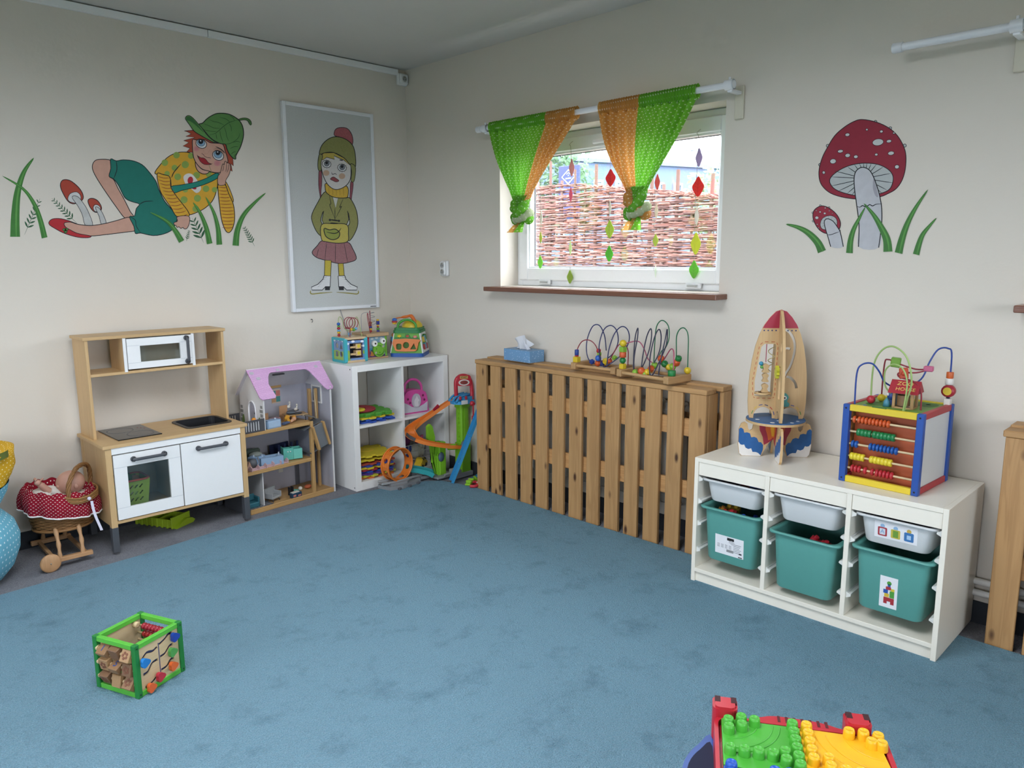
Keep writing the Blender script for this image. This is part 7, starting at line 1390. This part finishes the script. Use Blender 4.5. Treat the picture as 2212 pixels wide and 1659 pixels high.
# ================================================================ wall paintings and the framed picture
class Painting:
    """flat painted shapes; points are traced in crop coordinates and laid on the wall plane at true size"""
    def __init__(s, root, ax, val, org, sc_, ink='17171c', h0=.0004, gs=6): s.gs = gs; s.r = root; s.ax = ax; s.val = val; s.o = org; s.s = sc_; s.h = h0; s.ink = mat(ink, .8, .02); s.inv = root.matrix_basis.inverted()
    def pt(s, x, y): return at(s.o[0]+x*s.s, s.o[1]+y*s.s, s.ax, s.val)
    def w(s, pts, h):
        out = []
        for x, y in pts:
            p = s.pt(x, y); p[s.ax] = s.val-h; out.append(p-s.r.location)
        return out
    def poly(s, name, color, pts, smooth=True, line=0, k=4, parent=None, var=.10, holes=None):
        pts = cr2(pts, k) if smooth else pts; s.h += .000022; q = MB()
        tri = geometry.tessellate_polygon([[Vector((x, y, 0)) for x, y in pts]]); q.add(s.w(pts, s.h), [tuple(t) for t in tri], False)
        if line: s._line(q, list(pts)+[pts[0]], line, False)
        return q.build(name, [mat(color, .75, var, s.gs), s.ink], parent or s.r)
    def _line(s, q, pts, wd, taper=True):
        b = MB(); b.stroke(pts, wd, 0, ID, taper); q.cur = 1; o = s.w([(v[0], v[1]) for v in b.v], s.h+.000012); q.add(o, b.f, False); q.cur = 0
    def line(s, name, pts, wd, color=None, smooth=True, parent=None, taper=True):
        p = cr2(pts, 4, False) if smooth else pts; s.h += .000016; b = MB(); b.stroke(p, wd, 0, ID, taper); q = MB(); q.add(s.w([(v[0], v[1]) for v in b.v], s.h), b.f, False)
        return q.build(name, mat(color, .75, .05, 6) if color else s.ink, parent or s.r)
    def many(s, name, color, polys, smooth=False, line=0, parent=None):
        s.h += .000022; q = MB()
        for p in polys:
            p = cr2(p, 3) if smooth else p; tri = geometry.tessellate_polygon([[Vector((x, y, 0)) for x, y in p]]); q.add(s.w(p, s.h), [tuple(t) for t in tri], False)
            if line: s._line(q, list(p)+[p[0]], line, False)
        return q.build(name, [mat(color, .75, .08, 6), s.ink], parent or s.r)
    def ell(s, cx, cy, rx, ry=None, rot=0, n=22): return [(cx+rx*math.cos(t)*math.cos(rot)-(ry or rx)*math.sin(t)*math.sin(rot), cy+rx*math.cos(t)*math.sin(rot)+(ry or rx)*math.sin(t)*math.cos(rot)) for t in [2*PI*i/n for i in range(n)]]
    def blade(s, pts, w0, c='3f7a34', name='grass_blade'):
        p = cr(pts, 5); n = len(p); a, b = [], []
        for i in range(n):
            d = (p[min(i+1, n-1)]-p[max(i-1, 0)]).normalized(); t = i/(n-1); k = w0/2*(1-t)**.6+.6
            a.append((p[i].x-d.y*k, p[i].y+d.x*k)); b.append((p[i].x+d.y*k, p[i].y-d.x*k))
        bl = s.poly(name, c, a+b[::-1], False, var=.2); s.line('highlight', [(q.x+w0*.12*(1-i/n), q.y) for i, q in enumerate(p)][::3], w0*.18, '5d9a48', True, bl); return bl
    def fern(s, base, tip, n, ln, c='2f5a3a'):
        b, t = Vector(base), Vector(tip); d = (t-b).normalized(); nrm = Vector((-d.y, d.x)); ls = []
        for i in range(n):
            o = b+(t-b)*(.2+.8*i/n); L = ln*.8*(1-.5*i/n)
            for sd in (-1, 1):
                e = o+(d*.75+nrm*sd*.8)*L; m_ = (o+e)/2; pn = Vector((-(e-o).y, (e-o).x)).normalized()*L*.15; ls.append([tuple(o), tuple(m_+pn), tuple(e), tuple(m_-pn)])
        f = s.many('fern_sprig', c, ls, True); s.line('stalk', [base, tuple((b+t)/2), tip], 3.5, c, True, f)
def boy():
    p0 = at(300, 400, 1, 0); r = thing('wall_mural', 'mural of a reclining boy in a leaf cap among grass and mushrooms', 'mural', (p0.x, 0, p0.z))
    bpy.context.view_layer.update(); a = Painting(r, 1, 0, (0, 220), .27125)
    a.fern((195, 1058), (318, 770), 7, 62); a.fern((615, 970), (412, 768), 8, 52); a.fern((1622, 1122), (1530, 925), 5, 80); a.fern((1484, 1108), (1508, 1020), 5, 26); a.fern((2028, 1150), (1940, 992), 7, 42)
    a.blade([(120, 1075), (122, 900), (140, 720), (190, 560), (270, 445)], 78); a.blade([(355, 1083), (320, 940), (270, 810), (180, 690), (18, 590)], 46)
    for cap, gill, st in (([(485, 640), (510, 620), (560, 628), (620, 675), (655, 725), (662, 770), (630, 800), (580, 812), (540, 790), (505, 735), (482, 680)], [(540, 770), (560, 730), (610, 718), (640, 745), (640, 785), (600, 805), (555, 795)], [(575, 765), (590, 748), (625, 760), (665, 810), (700, 870), (738, 980), (680, 985), (655, 900), (620, 830)]), ([(700, 785), (730, 768), (775, 785), (805, 830), (805, 862), (775, 880), (745, 872), (715, 835)], [(742, 845), (755, 820), (785, 825), (800, 850), (780, 872), (755, 872)], [(760, 845), (775, 838), (800, 860), (825, 905), (845, 968), (806, 972), (790, 915)])):
        c = a.poly('mushroom_cap', 'a8402c', cap, True, 6); a.poly('gills', 'c9c9c6', gill, True, 4, parent=c); a.poly('mushroom_stem', 'bcbcb8', st, True, 4, parent=c, var=.25)
    SK = 'c79a86'
    a.poly('bent_leg', SK, [(880, 467), (800, 458), (755, 470), (735, 510), (745, 560), (790, 640), (850, 730), (920, 830), (1000, 930), (1062, 915), (1035, 870), (990, 780), (940, 690), (905, 620), (868, 592), (885, 530)], True, 6)
    a.poly('stretched_leg', SK, [(510, 965), (560, 957), (620, 975), (720, 985), (830, 970), (930, 945), (1035, 920), (1068, 985), (1078, 1025), (980, 1040), (860, 1055), (720, 1068), (620, 1050), (555, 1020), (520, 995)], True, 6)
    sh = a.poly('shoe', 'b0242c', [(390, 955), (420, 932), (480, 930), (545, 946), (612, 972), (560, 958), (512, 965), (520, 995), (560, 1020), (620, 1048), (722, 1068), (700, 1082), (620, 1078), (520, 1050), (440, 1010), (395, 980)], True, 5); a.many('clover', '4a7a34', [a.ell(512, 1018, 14, 11), a.ell(530, 1016, 13, 11), a.ell(522, 1034, 13, 12)], False, 3, sh)
    so = a.poly('shorts', '147062', [(880, 455), (925, 470), (980, 462), (1060, 470), (1130, 500), (1180, 550), (1240, 630), (1265, 700), (1310, 790), (1370, 860), (1410, 920), (1398, 965), (1375, 1015), (1310, 1050), (1220, 1065), (1120, 1045), (1078, 1048), (1065, 990), (1030, 915), (1070, 910), (1085, 850), (1110, 815), (1050, 795), (1000, 770), (970, 720), (940, 660), (905, 615), (868, 592), (882, 530)], True, 6, 3)
    a.line('crease', [(1108, 818), (1150, 795), (1220, 790)], 6, None, True, so); a.line('crease', [(925, 472), (930, 540), (905, 612)], 6, None, True, so); a.line('crease', [(1030, 915), (1075, 940), (1085, 990), (1120, 1045)], 5, None, True, so)
    st = a.poly('shirt', 'd3a12c', [(1233, 572), (1260, 520), (1330, 445), (1400, 408), (1470, 400), (1530, 415), (1570, 470), (1610, 560), (1670, 560), (1725, 575), (1735, 640), (1720, 720), (1690, 790), (1640, 840), (1580, 875), (1500, 900), (1440, 860), (1390, 760), (1365, 690), (1352, 602), (1295, 578)], True, 6, 3)
    for x, y, rr in ((1405, 425, 26), (1312, 485, 26), (1475, 500, 29), (1390, 525, 24), (1330, 572, 22), (1415, 597, 27), (1520, 430, 24), (1565, 585, 27), (1662, 580, 22), (1640, 692, 26), (1708, 700, 22), (1572, 768, 28), (1465, 780, 28), (1558, 852, 26), (1475, 700, 22)): a.poly('dot', '86a04a', a.ell(x, y, rr), False, 0, parent=st)
    em = a.poly('emblem', 'd8d4cc', [(1460, 600), (1490, 572), (1530, 578), (1570, 625), (1600, 680), (1590, 712), (1560, 725), (1520, 690), (1480, 660)], True, 0, parent=st); a.poly('emblem_heart', 'b02430', a.ell(1515, 625, 22, 30, .2), False, 0, parent=em); a.poly('emblem_base', 'b02430', a.ell(1545, 685, 20, 12, .3), False, 0, parent=em)
    a.line('sleeve_seam', [(1365, 605), (1385, 560), (1440, 495)], 7, None, True, st)
    a.poly('shoulder_strap', '14806e', [(1360, 676), (1450, 660), (1560, 638), (1650, 605), (1715, 570), (1745, 575), (1735, 605), (1660, 645), (1560, 680), (1450, 705), (1385, 725)], True, 5)
    sl = a.poly('striped_sleeve', 'd3a12c', [(1250, 575), (1300, 580), (1352, 600), (1360, 680), (1400, 745), (1450, 810), (1495, 870), (1502, 912), (1410, 915), (1360, 840), (1310, 770), (1272, 700)], True, 6)
    for i in range(12):
        t = i/11; x0, y0 = 1254+150*t**1.25, 592+318*t; x1, y1 = 1352+145*t**1.3, 606+288*t; a.line('stripe', [(x0, y0), ((x0+x1)/2, (y0+y1)/2+8), (x1, y1)], 5, '8c3a24', True, sl)
    a.poly('resting_hand', SK, [(1412, 915), (1500, 910), (1508, 960), (1490, 1005), (1468, 1012), (1455, 1000), (1440, 1008), (1425, 996), (1410, 1000), (1400, 985), (1388, 980), (1385, 962), (1412, 950)], True, 5)
    a.poly('back_sleeve', 'd3a12c', [(1790, 630), (1822, 680), (1858, 780), (1842, 795), (1812, 720)], True, 5)
    s2 = a.poly('propping_sleeve', 'd3a12c', [(1738, 660), (1790, 658), (1820, 730), (1858, 820), (1868, 930), (1850, 1010), (1820, 1042), (1790, 1015), (1762, 930), (1745, 800), (1735, 700)], True, 6)
    for i in range(13): t = i/12; a.line('stripe', [(1738+30*t, 680+320*t), (1790+25*t, 684+320*t), (1798+72*min(1, t*1.7)-30*max(0, t-.8)*2, 680+320*t)], 5, '8c3a24', True, s2)
    # head, traced in a closer crop
    a.o, a.s = (380, 230), .10246; K = 16
    a.poly('neck', SK, [(410, 1160), (470, 1250), (560, 1330), (690, 1360), (690, 1390), (640, 1420), (560, 1420), (470, 1370), (415, 1270)], True, K)
    a.poly('hair', 'a4452c', [(380, 500), (175, 515), (240, 535), (320, 580), (205, 630), (400, 655), (160, 720), (270, 760), (145, 835), (290, 880), (225, 955), (340, 970), (480, 900), (620, 760), (830, 790), (830, 700), (700, 600), (480, 540)], False, 10)
    hr = a.poly('hair', 'a4452c', [(985, 780), (1060, 780), (1100, 900), (1130, 1000), (1195, 1080), (1208, 1255), (1155, 1205), (1185, 1370), (1130, 1340), (1110, 1200), (1060, 1170), (1030, 1050), (1000, 960)], False, 10)
    fc = a.poly('face', SK, [(350, 700), (430, 705), (600, 700), (720, 765), (850, 775), (985, 800), (1040, 960), (1075, 1060), (1090, 1170), (1010, 1260), (950, 1380), (830, 1395), (680, 1360), (560, 1325), (470, 1250), (400, 1150), (360, 1030), (345, 850)], True, K)
    for x, y, rr in ((430, 890, 62), (870, 1195, 72)): a.poly('cheek', 'c48684', a.ell(x, y, rr, rr*.9), False, 0, parent=fc); a.poly('cheek', 'c07c7e', a.ell(x, y, rr*.6, rr*.55), False, 0, parent=fc)
    for cx, cy, rx, ry, rot, px, py, pr_ in ((530, 785, 118, 92, .5, 522, 742, 52), (885, 1032, 122, 98, .55, 882, 978, 50)):
        e = a.poly('eye', 'd4d8da', a.ell(cx, cy, rx, ry, rot), False, 14, parent=r); a.poly('iris', '7ea0bc', a.ell(cx-5, cy-20, rx*.72, ry*.78, rot), False, 8, parent=e); a.poly('pupil', '15161c', a.ell(px, py, pr_), False, 0, parent=e); a.poly('glint', 'eef0f2', a.ell(px-5, py-18, 13), False, 0, parent=e)
        for k_ in range(9): t = -1.4+k_*.3+rot; a.line('lash', [(cx+rx*.98*math.cos(t), cy+ry*1.02*math.sin(t)), (cx+rx*1.16*math.cos(t), cy+ry*1.22*math.sin(t))], 8, None, False, e)
    a.poly('lips', '9c1c28', [(455, 1045), (520, 1080), (570, 1085), (620, 1110), (680, 1185), (745, 1215), (680, 1228), (600, 1222), (530, 1180), (488, 1120)], True, 10)
    a.line('smile_line', [(440, 1020), (455, 1048), (490, 1100)], 11); a.line('smile_line', [(690, 1222), (740, 1216), (762, 1200)], 11)
    a.line('nose', [(548, 980), (542, 1000), (575, 1012), (600, 1050), (660, 1078), (700, 1078), (725, 1088), (715, 1102)], 9); a.line('eyebrow', [(830, 850), (880, 868), (950, 905), (1000, 950), (1030, 990)], 18); a.line('eyelid', [(790, 905), (870, 890), (950, 925), (1010, 985)], 7)
    a.many('freckle', '9c6a58', [a.ell(640+70*math.sin(i*2.3), 960+45*math.cos(i*1.7), 4, 4, 0, 6) for i in range(14)], False)
    a.poly('stem', '4f7a40', [(1310, 275), (1400, 245), (1500, 250), (1570, 300), (1590, 370), (1570, 395), (1545, 370), (1500, 300), (1420, 285), (1320, 300)], True, 10)
    cp = a.poly('leaf_cap', '588848', [(480, 375), (560, 350), (640, 270), (740, 200), (860, 150), (1000, 145), (1130, 170), (1230, 220), (1320, 285), (1380, 370), (1415, 480), (1420, 620), (1395, 740), (1350, 870), (1290, 980), (1258, 1050), (1255, 1110), (1200, 1090), (1120, 1000), (1070, 890), (1040, 800), (940, 785), (800, 720), (700, 640), (600, 520), (520, 430)], True, 18)
    V = '2a4d2a'
    a.line('vein', [(1310, 285), (1200, 310), (1100, 350), (1000, 420), (900, 510), (820, 570), (700, 600)], 12, V, True, cp)
    for L in ([(1230, 300), (1200, 240), (1130, 195)], [(1130, 330), (1100, 300), (1040, 260), (920, 230)], [(1010, 390), (900, 340), (800, 320), (700, 280)], [(930, 460), (800, 455), (700, 410), (580, 365)], [(860, 530), (740, 525), (580, 490)], [(1120, 360), (1160, 440), (1165, 530)], [(1010, 430), (1045, 520), (1070, 640), (1110, 730)], [(920, 500), (940, 620), (990, 760)], [(840, 570), (850, 640), (860, 690)], [(1350, 560), (1310, 660), (1220, 740), (1100, 790), (960, 795)], [(1360, 760), (1290, 735), (1200, 760)], [(1310, 850), (1220, 850), (1140, 890)], [(1260, 950), (1200, 970), (1160, 1010)], [(1270, 1000), (1230, 1040), (1240, 1090)]): a.line('vein', L, 10, V, True, cp)
    br = a.poly('cap_brim', '5f924c', [(195, 250), (230, 200), (290, 200), (370, 260), (460, 360), (540, 450), (620, 560), (700, 650), (800, 730), (880, 772), (780, 752), (640, 680), (500, 600), (380, 520), (290, 400), (220, 300)], True, 14); a.poly('brim_underside', '366a38', [(215, 240), (260, 212), (330, 245), (420, 340), (510, 450), (590, 555), (480, 460), (380, 370), (290, 310), (225, 290)], True, 0, parent=br)
    hd = a.poly('cheek_hand', SK, [(890, 1650), (880, 1480), (930, 1400), (960, 1280), (985, 1210), (1012, 1230), (1020, 1170), (1050, 1155), (1068, 1190), (1110, 1195), (1142, 1235), (1145, 1330), (1110, 1450), (1050, 1550), (1025, 1650)], True, 12)
    for L in ([(1005, 1235), (995, 1310), (975, 1370)], [(1062, 1190), (1060, 1290), (1045, 1380)], [(1112, 1200), (1105, 1300), (1070, 1395)]): a.line('finger_line', L, 10, None, True, hd)
    a.line('straw', [(690, 1235), (730, 1340), (770, 1440)], 9, '6a7a44')
    a.o, a.s = (0, 220), .27125
    a.blade([(1445, 1112), (1390, 1020), (1320, 945), (1195, 880)], 46); a.blade([(1668, 1130), (1640, 1000), (1590, 880), (1535, 800)], 44); a.blade([(1745, 1137), (1735, 1010), (1700, 880), (1635, 755)], 44); a.blade([(1875, 1145), (1890, 1020), (1940, 900), (2030, 800), (2115, 725)], 50)
boy()
def fly_agaric():
    p0 = at(1870, 400, 0, 0); r = thing('wall_mural', 'mural of a large and a small red toadstool with grass blades', 'mural', (0, p0.y, p0.z)); bpy.context.view_layer.update()
    a = Painting(r, 0, 0, (1680, 230), .20496); K = 8
    for x, y, rr in ((528, 415, 16), (445, 615, 14), (1032, 160, 14), (1188, 228, 14), (1340, 412, 16)): a.poly('wart', 'b9bcb8', a.ell(x, y, rr), False, 6)
    c = a.poly('large_cap', '8f2436', [(890, 137), (1040, 165), (1170, 225), (1260, 305), (1325, 415), (1352, 520), (1345, 660), (1310, 780), (1245, 870), (1160, 920), (1085, 950), (950, 975), (820, 975), (680, 955), (560, 915), (480, 850), (440, 770), (437, 660), (470, 540), (520, 440), (600, 310), (700, 220), (800, 160)], True, K)
    for x, y, rx, ry in ((735, 298, 24, 17), (940, 244, 12, 11), (1093, 264, 17, 14), (1225, 280, 12, 10), (1057, 377, 58, 35), (1173, 366, 26, 16), (661, 472, 29, 16), (738, 516, 27, 20), (824, 530, 22, 17), (1040, 507, 16, 13), (1195, 493, 33, 20), (584, 578, 32, 25), (1257, 636, 23, 20), (486, 696, 15, 16)): a.poly('white_spot', 'c4c7c4', a.ell(x, y, rx, ry, -.15), False, 5, parent=c)
    g = a.poly('gills', 'b4b8b6', [(548, 790), (580, 725), (680, 655), (800, 612), (930, 598), (1060, 612), (1160, 660), (1210, 720), (1215, 790), (1180, 870), (1090, 915), (950, 935), (820, 938), (680, 905), (590, 860)], True, K)
    for x, y in ((570, 742), (600, 680), (740, 640), (810, 615), (865, 605), (905, 602), (940, 600), (985, 605), (1040, 612), (1110, 640), (1190, 705), (1210, 805), (1150, 880), (1100, 915), (565, 838), (640, 892), (735, 915), (785, 930)): a.line('gill_line', [(x, y), ((x+905)/2+6, (y+760)/2), (905, 760)], 7, None, True, g)
    s_ = a.poly('large_stem', 'bfbfc2', [(806, 760), (822, 690), (860, 652), (905, 642), (960, 665), (1000, 720), (1040, 820), (1075, 940), (1095, 1060), (1095, 1250), (1070, 1485), (855, 1480), (858, 1250), (835, 1050), (815, 900)], True, 0, var=.12)
    a.line('stem_edge', [(852, 1480), (858, 1250), (835, 1050), (812, 880), (806, 760), (822, 690), (860, 652), (905, 642), (960, 665), (1000, 720), (1040, 820), (1075, 940), (1097, 1080), (1095, 1250), (1065, 1488)], 10, None, True, s_, False)
    a.line('skirt_ring', [(835, 1055), (870, 1060), (895, 1045), (930, 1058), (970, 1035), (1000, 1048), (1040, 1030), (1100, 1025)], 10, None, True, s_); a.poly('stem_shade', 'a09ea4', [(1010, 760), (1040, 850), (1060, 950), (1030, 940), (1005, 860)], True, 0, parent=s_)
    for x, y, rr in ((450, 1045, 10), (543, 1066, 10), (370, 1120, 9), (376, 1208, 11), (653, 1310, 9)): a.poly('wart', 'b9bcb8', a.ell(x, y, rr), False, 4)
    c2 = a.poly('small_cap', '96283a', [(450, 1050), (520, 1060), (590, 1105), (640, 1165), (662, 1230), (650, 1290), (600, 1330), (510, 1338), (440, 1300), (395, 1235), (372, 1165), (385, 1095)], True, K)
    for x, y, rr in ((448, 1112, 10), (497, 1127, 12), (414, 1173, 18), (408, 1098, 6), (545, 1100, 6), (502, 1070, 8), (418, 1242, 7), (432, 1280, 6), (577, 1126, 5)): a.poly('white_spot', 'c4c7c4', a.ell(x, y, rr, rr*.85), False, 3, parent=c2)
    g2 = a.poly('gills', 'b4b8b6', [(450, 1240), (470, 1185), (520, 1155), (580, 1155), (622, 1190), (625, 1250), (590, 1300), (510, 1300), (465, 1285)], True, 5)
    for t in range(12): x, y = 540+84*math.cos(t*.52+2.6), 1228+74*math.sin(t*.52+2.6); a.line('gill_line', [(x, y), (535, 1230)], 4, None, False, g2)
    s3 = a.poly('small_stem', 'bfbfc2', [(492, 1225), (505, 1192), (535, 1185), (585, 1210), (630, 1270), (660, 1330), (692, 1478), (562, 1478), (535, 1370), (510, 1300)], True, 0, var=.12); a.line('stem_edge', [(560, 1478), (530, 1370), (508, 1300), (492, 1225), (505, 1192), (535, 1185), (585, 1210), (630, 1270), (662, 1330), (693, 1478)], 9, None, True, s3, False); a.line('skirt_ring', [(525, 1355), (560, 1352), (600, 1338), (650, 1320)], 7, None, True, s3)
    for L, w_ in (([(468, 1530), (420, 1430), (320, 1330), (210, 1272), (88, 1240)], 90), ([(757, 1545), (768, 1420), (800, 1300), (860, 1180), (925, 1060)], 70), ([(1163, 1530), (1150, 1400), (1090, 1270), (1010, 1140), (910, 1022)], 95), ([(1275, 1545), (1310, 1400), (1370, 1230), (1460, 1060), (1585, 875)], 82), ([(1460, 1560), (1490, 1450), (1530, 1350), (1600, 1260), (1675, 1175)], 68)): a.blade(L, w_, '44783a')
fly_agaric()
def framed():
    yf = -.030
    c = [at(u, v, 1, yf) for u, v in ((610, 218), (806, 245), (821, 662), (633, 677))]
    x0, x1, z0, z1 = (c[0].x+c[3].x)/2, (c[1].x+c[2].x)/2, (c[2].z+c[3].z)/2, (c[0].z+c[1].z)/2
    r = thing('framed_picture', 'tall white framed drawing of a girl in a bobble hat and skates', 'picture', ((x0+x1)/2, 0, z0)); bpy.context.view_layer.update(); w_, h_ = (x1-x0)/2, z1-z0
    FR = mat('e2e4e6', .25, .02, name='frame_white'); f = .022
    for nm, d in (('frame_side', (-w_, -w_+f, yf, -.001, 0, h_)), ('frame_side', (w_-f, w_, yf, -.001, 0, h_)), ('frame_rail', (-w_+f, w_-f, yf, -.001, 0, f)), ('frame_rail', (-w_+f, w_-f, yf, -.001, h_-f, h_))): bx(nm, FR, r, *d, b=.003)
    bx('backing', mat('bec0bc', .8, .16, 45, .15, 120, name='grey_paper'), r, -w_+f, w_-f, -.022, -.002, f, h_-f)
    a = Painting(r, 1, -.0222, (580, 180), .31336, '1e1e22', gs=30); K = 5
    a.poly('bobble', 'a45a5e', [(452, 355), (460, 320), (490, 305), (540, 310), (570, 345), (582, 390), (575, 425), (545, 400), (510, 378), (475, 368)], True, 4, var=.3)
    for s in (([(348, 600), (365, 605), (368, 680), (362, 760), (372, 840), (360, 845), (355, 780), (345, 700)]), ([(566, 680), (584, 685), (580, 740), (572, 800), (572, 885), (556, 885), (558, 820), (562, 740)])): a.poly('braid', '8a4a54', s, True, 3, var=.3)
    OL = '8a8850'
    a.poly('coat', OL, [(385, 750), (430, 760), (520, 790), (560, 790), (600, 860), (615, 930), (612, 990), (580, 1060), (548, 1085), (540, 1000), (560, 960), (545, 880), (540, 970), (380, 970), (380, 880), (360, 940), (372, 980), (365, 1050), (330, 1020), (300, 950), (300, 900), (340, 820)], True, K, 3, var=.2)
    a.poly('shirt_front', 'c4c4bc', [(440, 775), (480, 790), (462, 860)], False, 2); a.line('lapel', [(418, 770), (430, 830), (422, 840), (456, 930)], 4); a.line('lapel', [(515, 795), (490, 855), (503, 850), (462, 930)], 4); a.line('coat_front', [(458, 860), (458, 950)], 4)
    a.line('toggle', [(425, 940), (485, 948)], 9); a.line('toggle', [(425, 963), (485, 968)], 9); a.many('toggle_end', '2a2a2e', [a.ell(423, 942, 8), a.ell(485, 948, 8)])
    a.poly('skirt', '946668', [(370, 1085), (450, 1100), (545, 1095), (580, 1140), (605, 1210), (550, 1235), (500, 1242), (460, 1238), (385, 1218), (330, 1200), (300, 1165), (335, 1120)], True, K, var=.3)
    for L in ([(400, 1095), (388, 1218)], [(462, 1102), (460, 1238)], [(520, 1098), (545, 1235)], [(345, 1140), (330, 1200)]): a.line('pleat', L, 3)
    a.poly('muff', 'b8aa52', [(365, 975), (450, 968), (540, 975), (550, 1040), (545, 1090), (480, 1102), (400, 1092), (365, 1075)], True, K, var=.12); lf = a.poly('muff_leaf', '8c9444', [(385, 1000), (420, 1010), (460, 1005), (490, 1030), (480, 1065), (440, 1078), (400, 1060), (385, 1030)], True, 6); a.line('leaf_stalk', [(400, 1025), (450, 1035), (480, 1025), (500, 998)], 6)
    for s in ([(388, 1218), (433, 1222), (428, 1328), (385, 1325)], [(480, 1242), (515, 1242), (522, 1325), (485, 1325)]): a.poly('stocking', 'b8a63c', s, False, 4, var=.2)
    for sgn, ox in ((1, 0), (-1, 908)):
        m_ = lambda L: [(ox+sgn*x, y) for x, y in L]
        b = a.poly('skate_boot', 'd4d4d2', m_([(383, 1325), (428, 1328), (424, 1405), (390, 1405), (370, 1425), (300, 1425), (295, 1405), (340, 1385), (375, 1350)]), False, K); a.poly('heel', '28282c', m_([(390, 1400), (424, 1400), (422, 1425), (390, 1425)]), False, 2, parent=b); a.line('blade', m_([(440, 1440), (360, 1446), (300, 1452), (288, 1440), (292, 1428)]), 7, '8c8434', True, b)
        for k_ in range(5): a.line('lace', m_([(400-12*k_, 1335+15*k_), (376-9*k_, 1342+15*k_)]), 4, None, False, b)
    a.poly('polo_neck', 'c4a038', [(395, 690), (460, 700), (540, 710), (548, 770), (530, 790), (450, 785), (400, 755), (390, 720)], True, K, var=.2)
    for x in (415, 440, 465, 490, 515): a.line('rib', [(x, 715), (x+3, 775)], 2.5, '8c7428')
    fc = a.poly('face', 'c8c4c0', [(365, 500), (450, 480), (555, 540), (568, 600), (560, 670), (520, 715), (460, 732), (410, 700), (378, 640), (362, 570)], True, K)
    for x, y in ((397, 618), (506, 640)): a.poly('cheek', 'b89a82', a.ell(x, y, 22, 20), False, 0, parent=fc)
    a.poly('fringe', 'b4a04a', [(360, 500), (380, 480), (450, 478), (530, 520), (560, 565), (520, 530), (500, 522), (450, 500), (455, 524), (400, 510), (372, 530)], False, 4)
    for cx, cy in ((400, 556), (506, 582)): e = a.poly('eye', 'd4d6d6', a.ell(cx, cy, 30, 25, .3), False, 4); a.poly('iris', '787c82', a.ell(cx+1, cy-3, 18), False, 3, parent=e); a.poly('pupil', '18181c', a.ell(cx, cy-8, 10), False, 0, parent=e); [a.line('lash', [(cx+30*math.cos(t), cy+26*math.sin(t)), (cx+38*math.cos(t), cy+34*math.sin(t))], 3, None, False, e) for t in [k_*.52 for k_ in range(12)]]
    a.line('eyebrow', [(488, 528), (512, 532)], 7); a.line('nose', [(434, 612), (440, 628), (458, 622), (470, 632)], 4); a.poly('lips', '8c4448', [(425, 660), (445, 645), (465, 655), (485, 672), (465, 680), (445, 672)], True, 3)
    hp = a.poly('woolly_hat', '84854e', [(350, 490), (365, 430), (410, 385), (465, 368), (530, 385), (580, 430), (598, 500), (597, 580), (560, 560), (520, 515), (450, 478), (390, 478)], True, K, var=.2)
    a.poly('ear_flap', '84854e', [(350, 490), (372, 500), (362, 545), (362, 600), (342, 595), (340, 540)], True, 4, var=.2); a.poly('ear_flap', '84854e', [(565, 555), (598, 575), (596, 640), (585, 680), (568, 670), (572, 610)], True, 4, var=.2)
    bx('maker_mark', mat('3a3c40', .6), r, w_-.075, w_-.03, yf-.0006, yf, .007, .012)
framed()
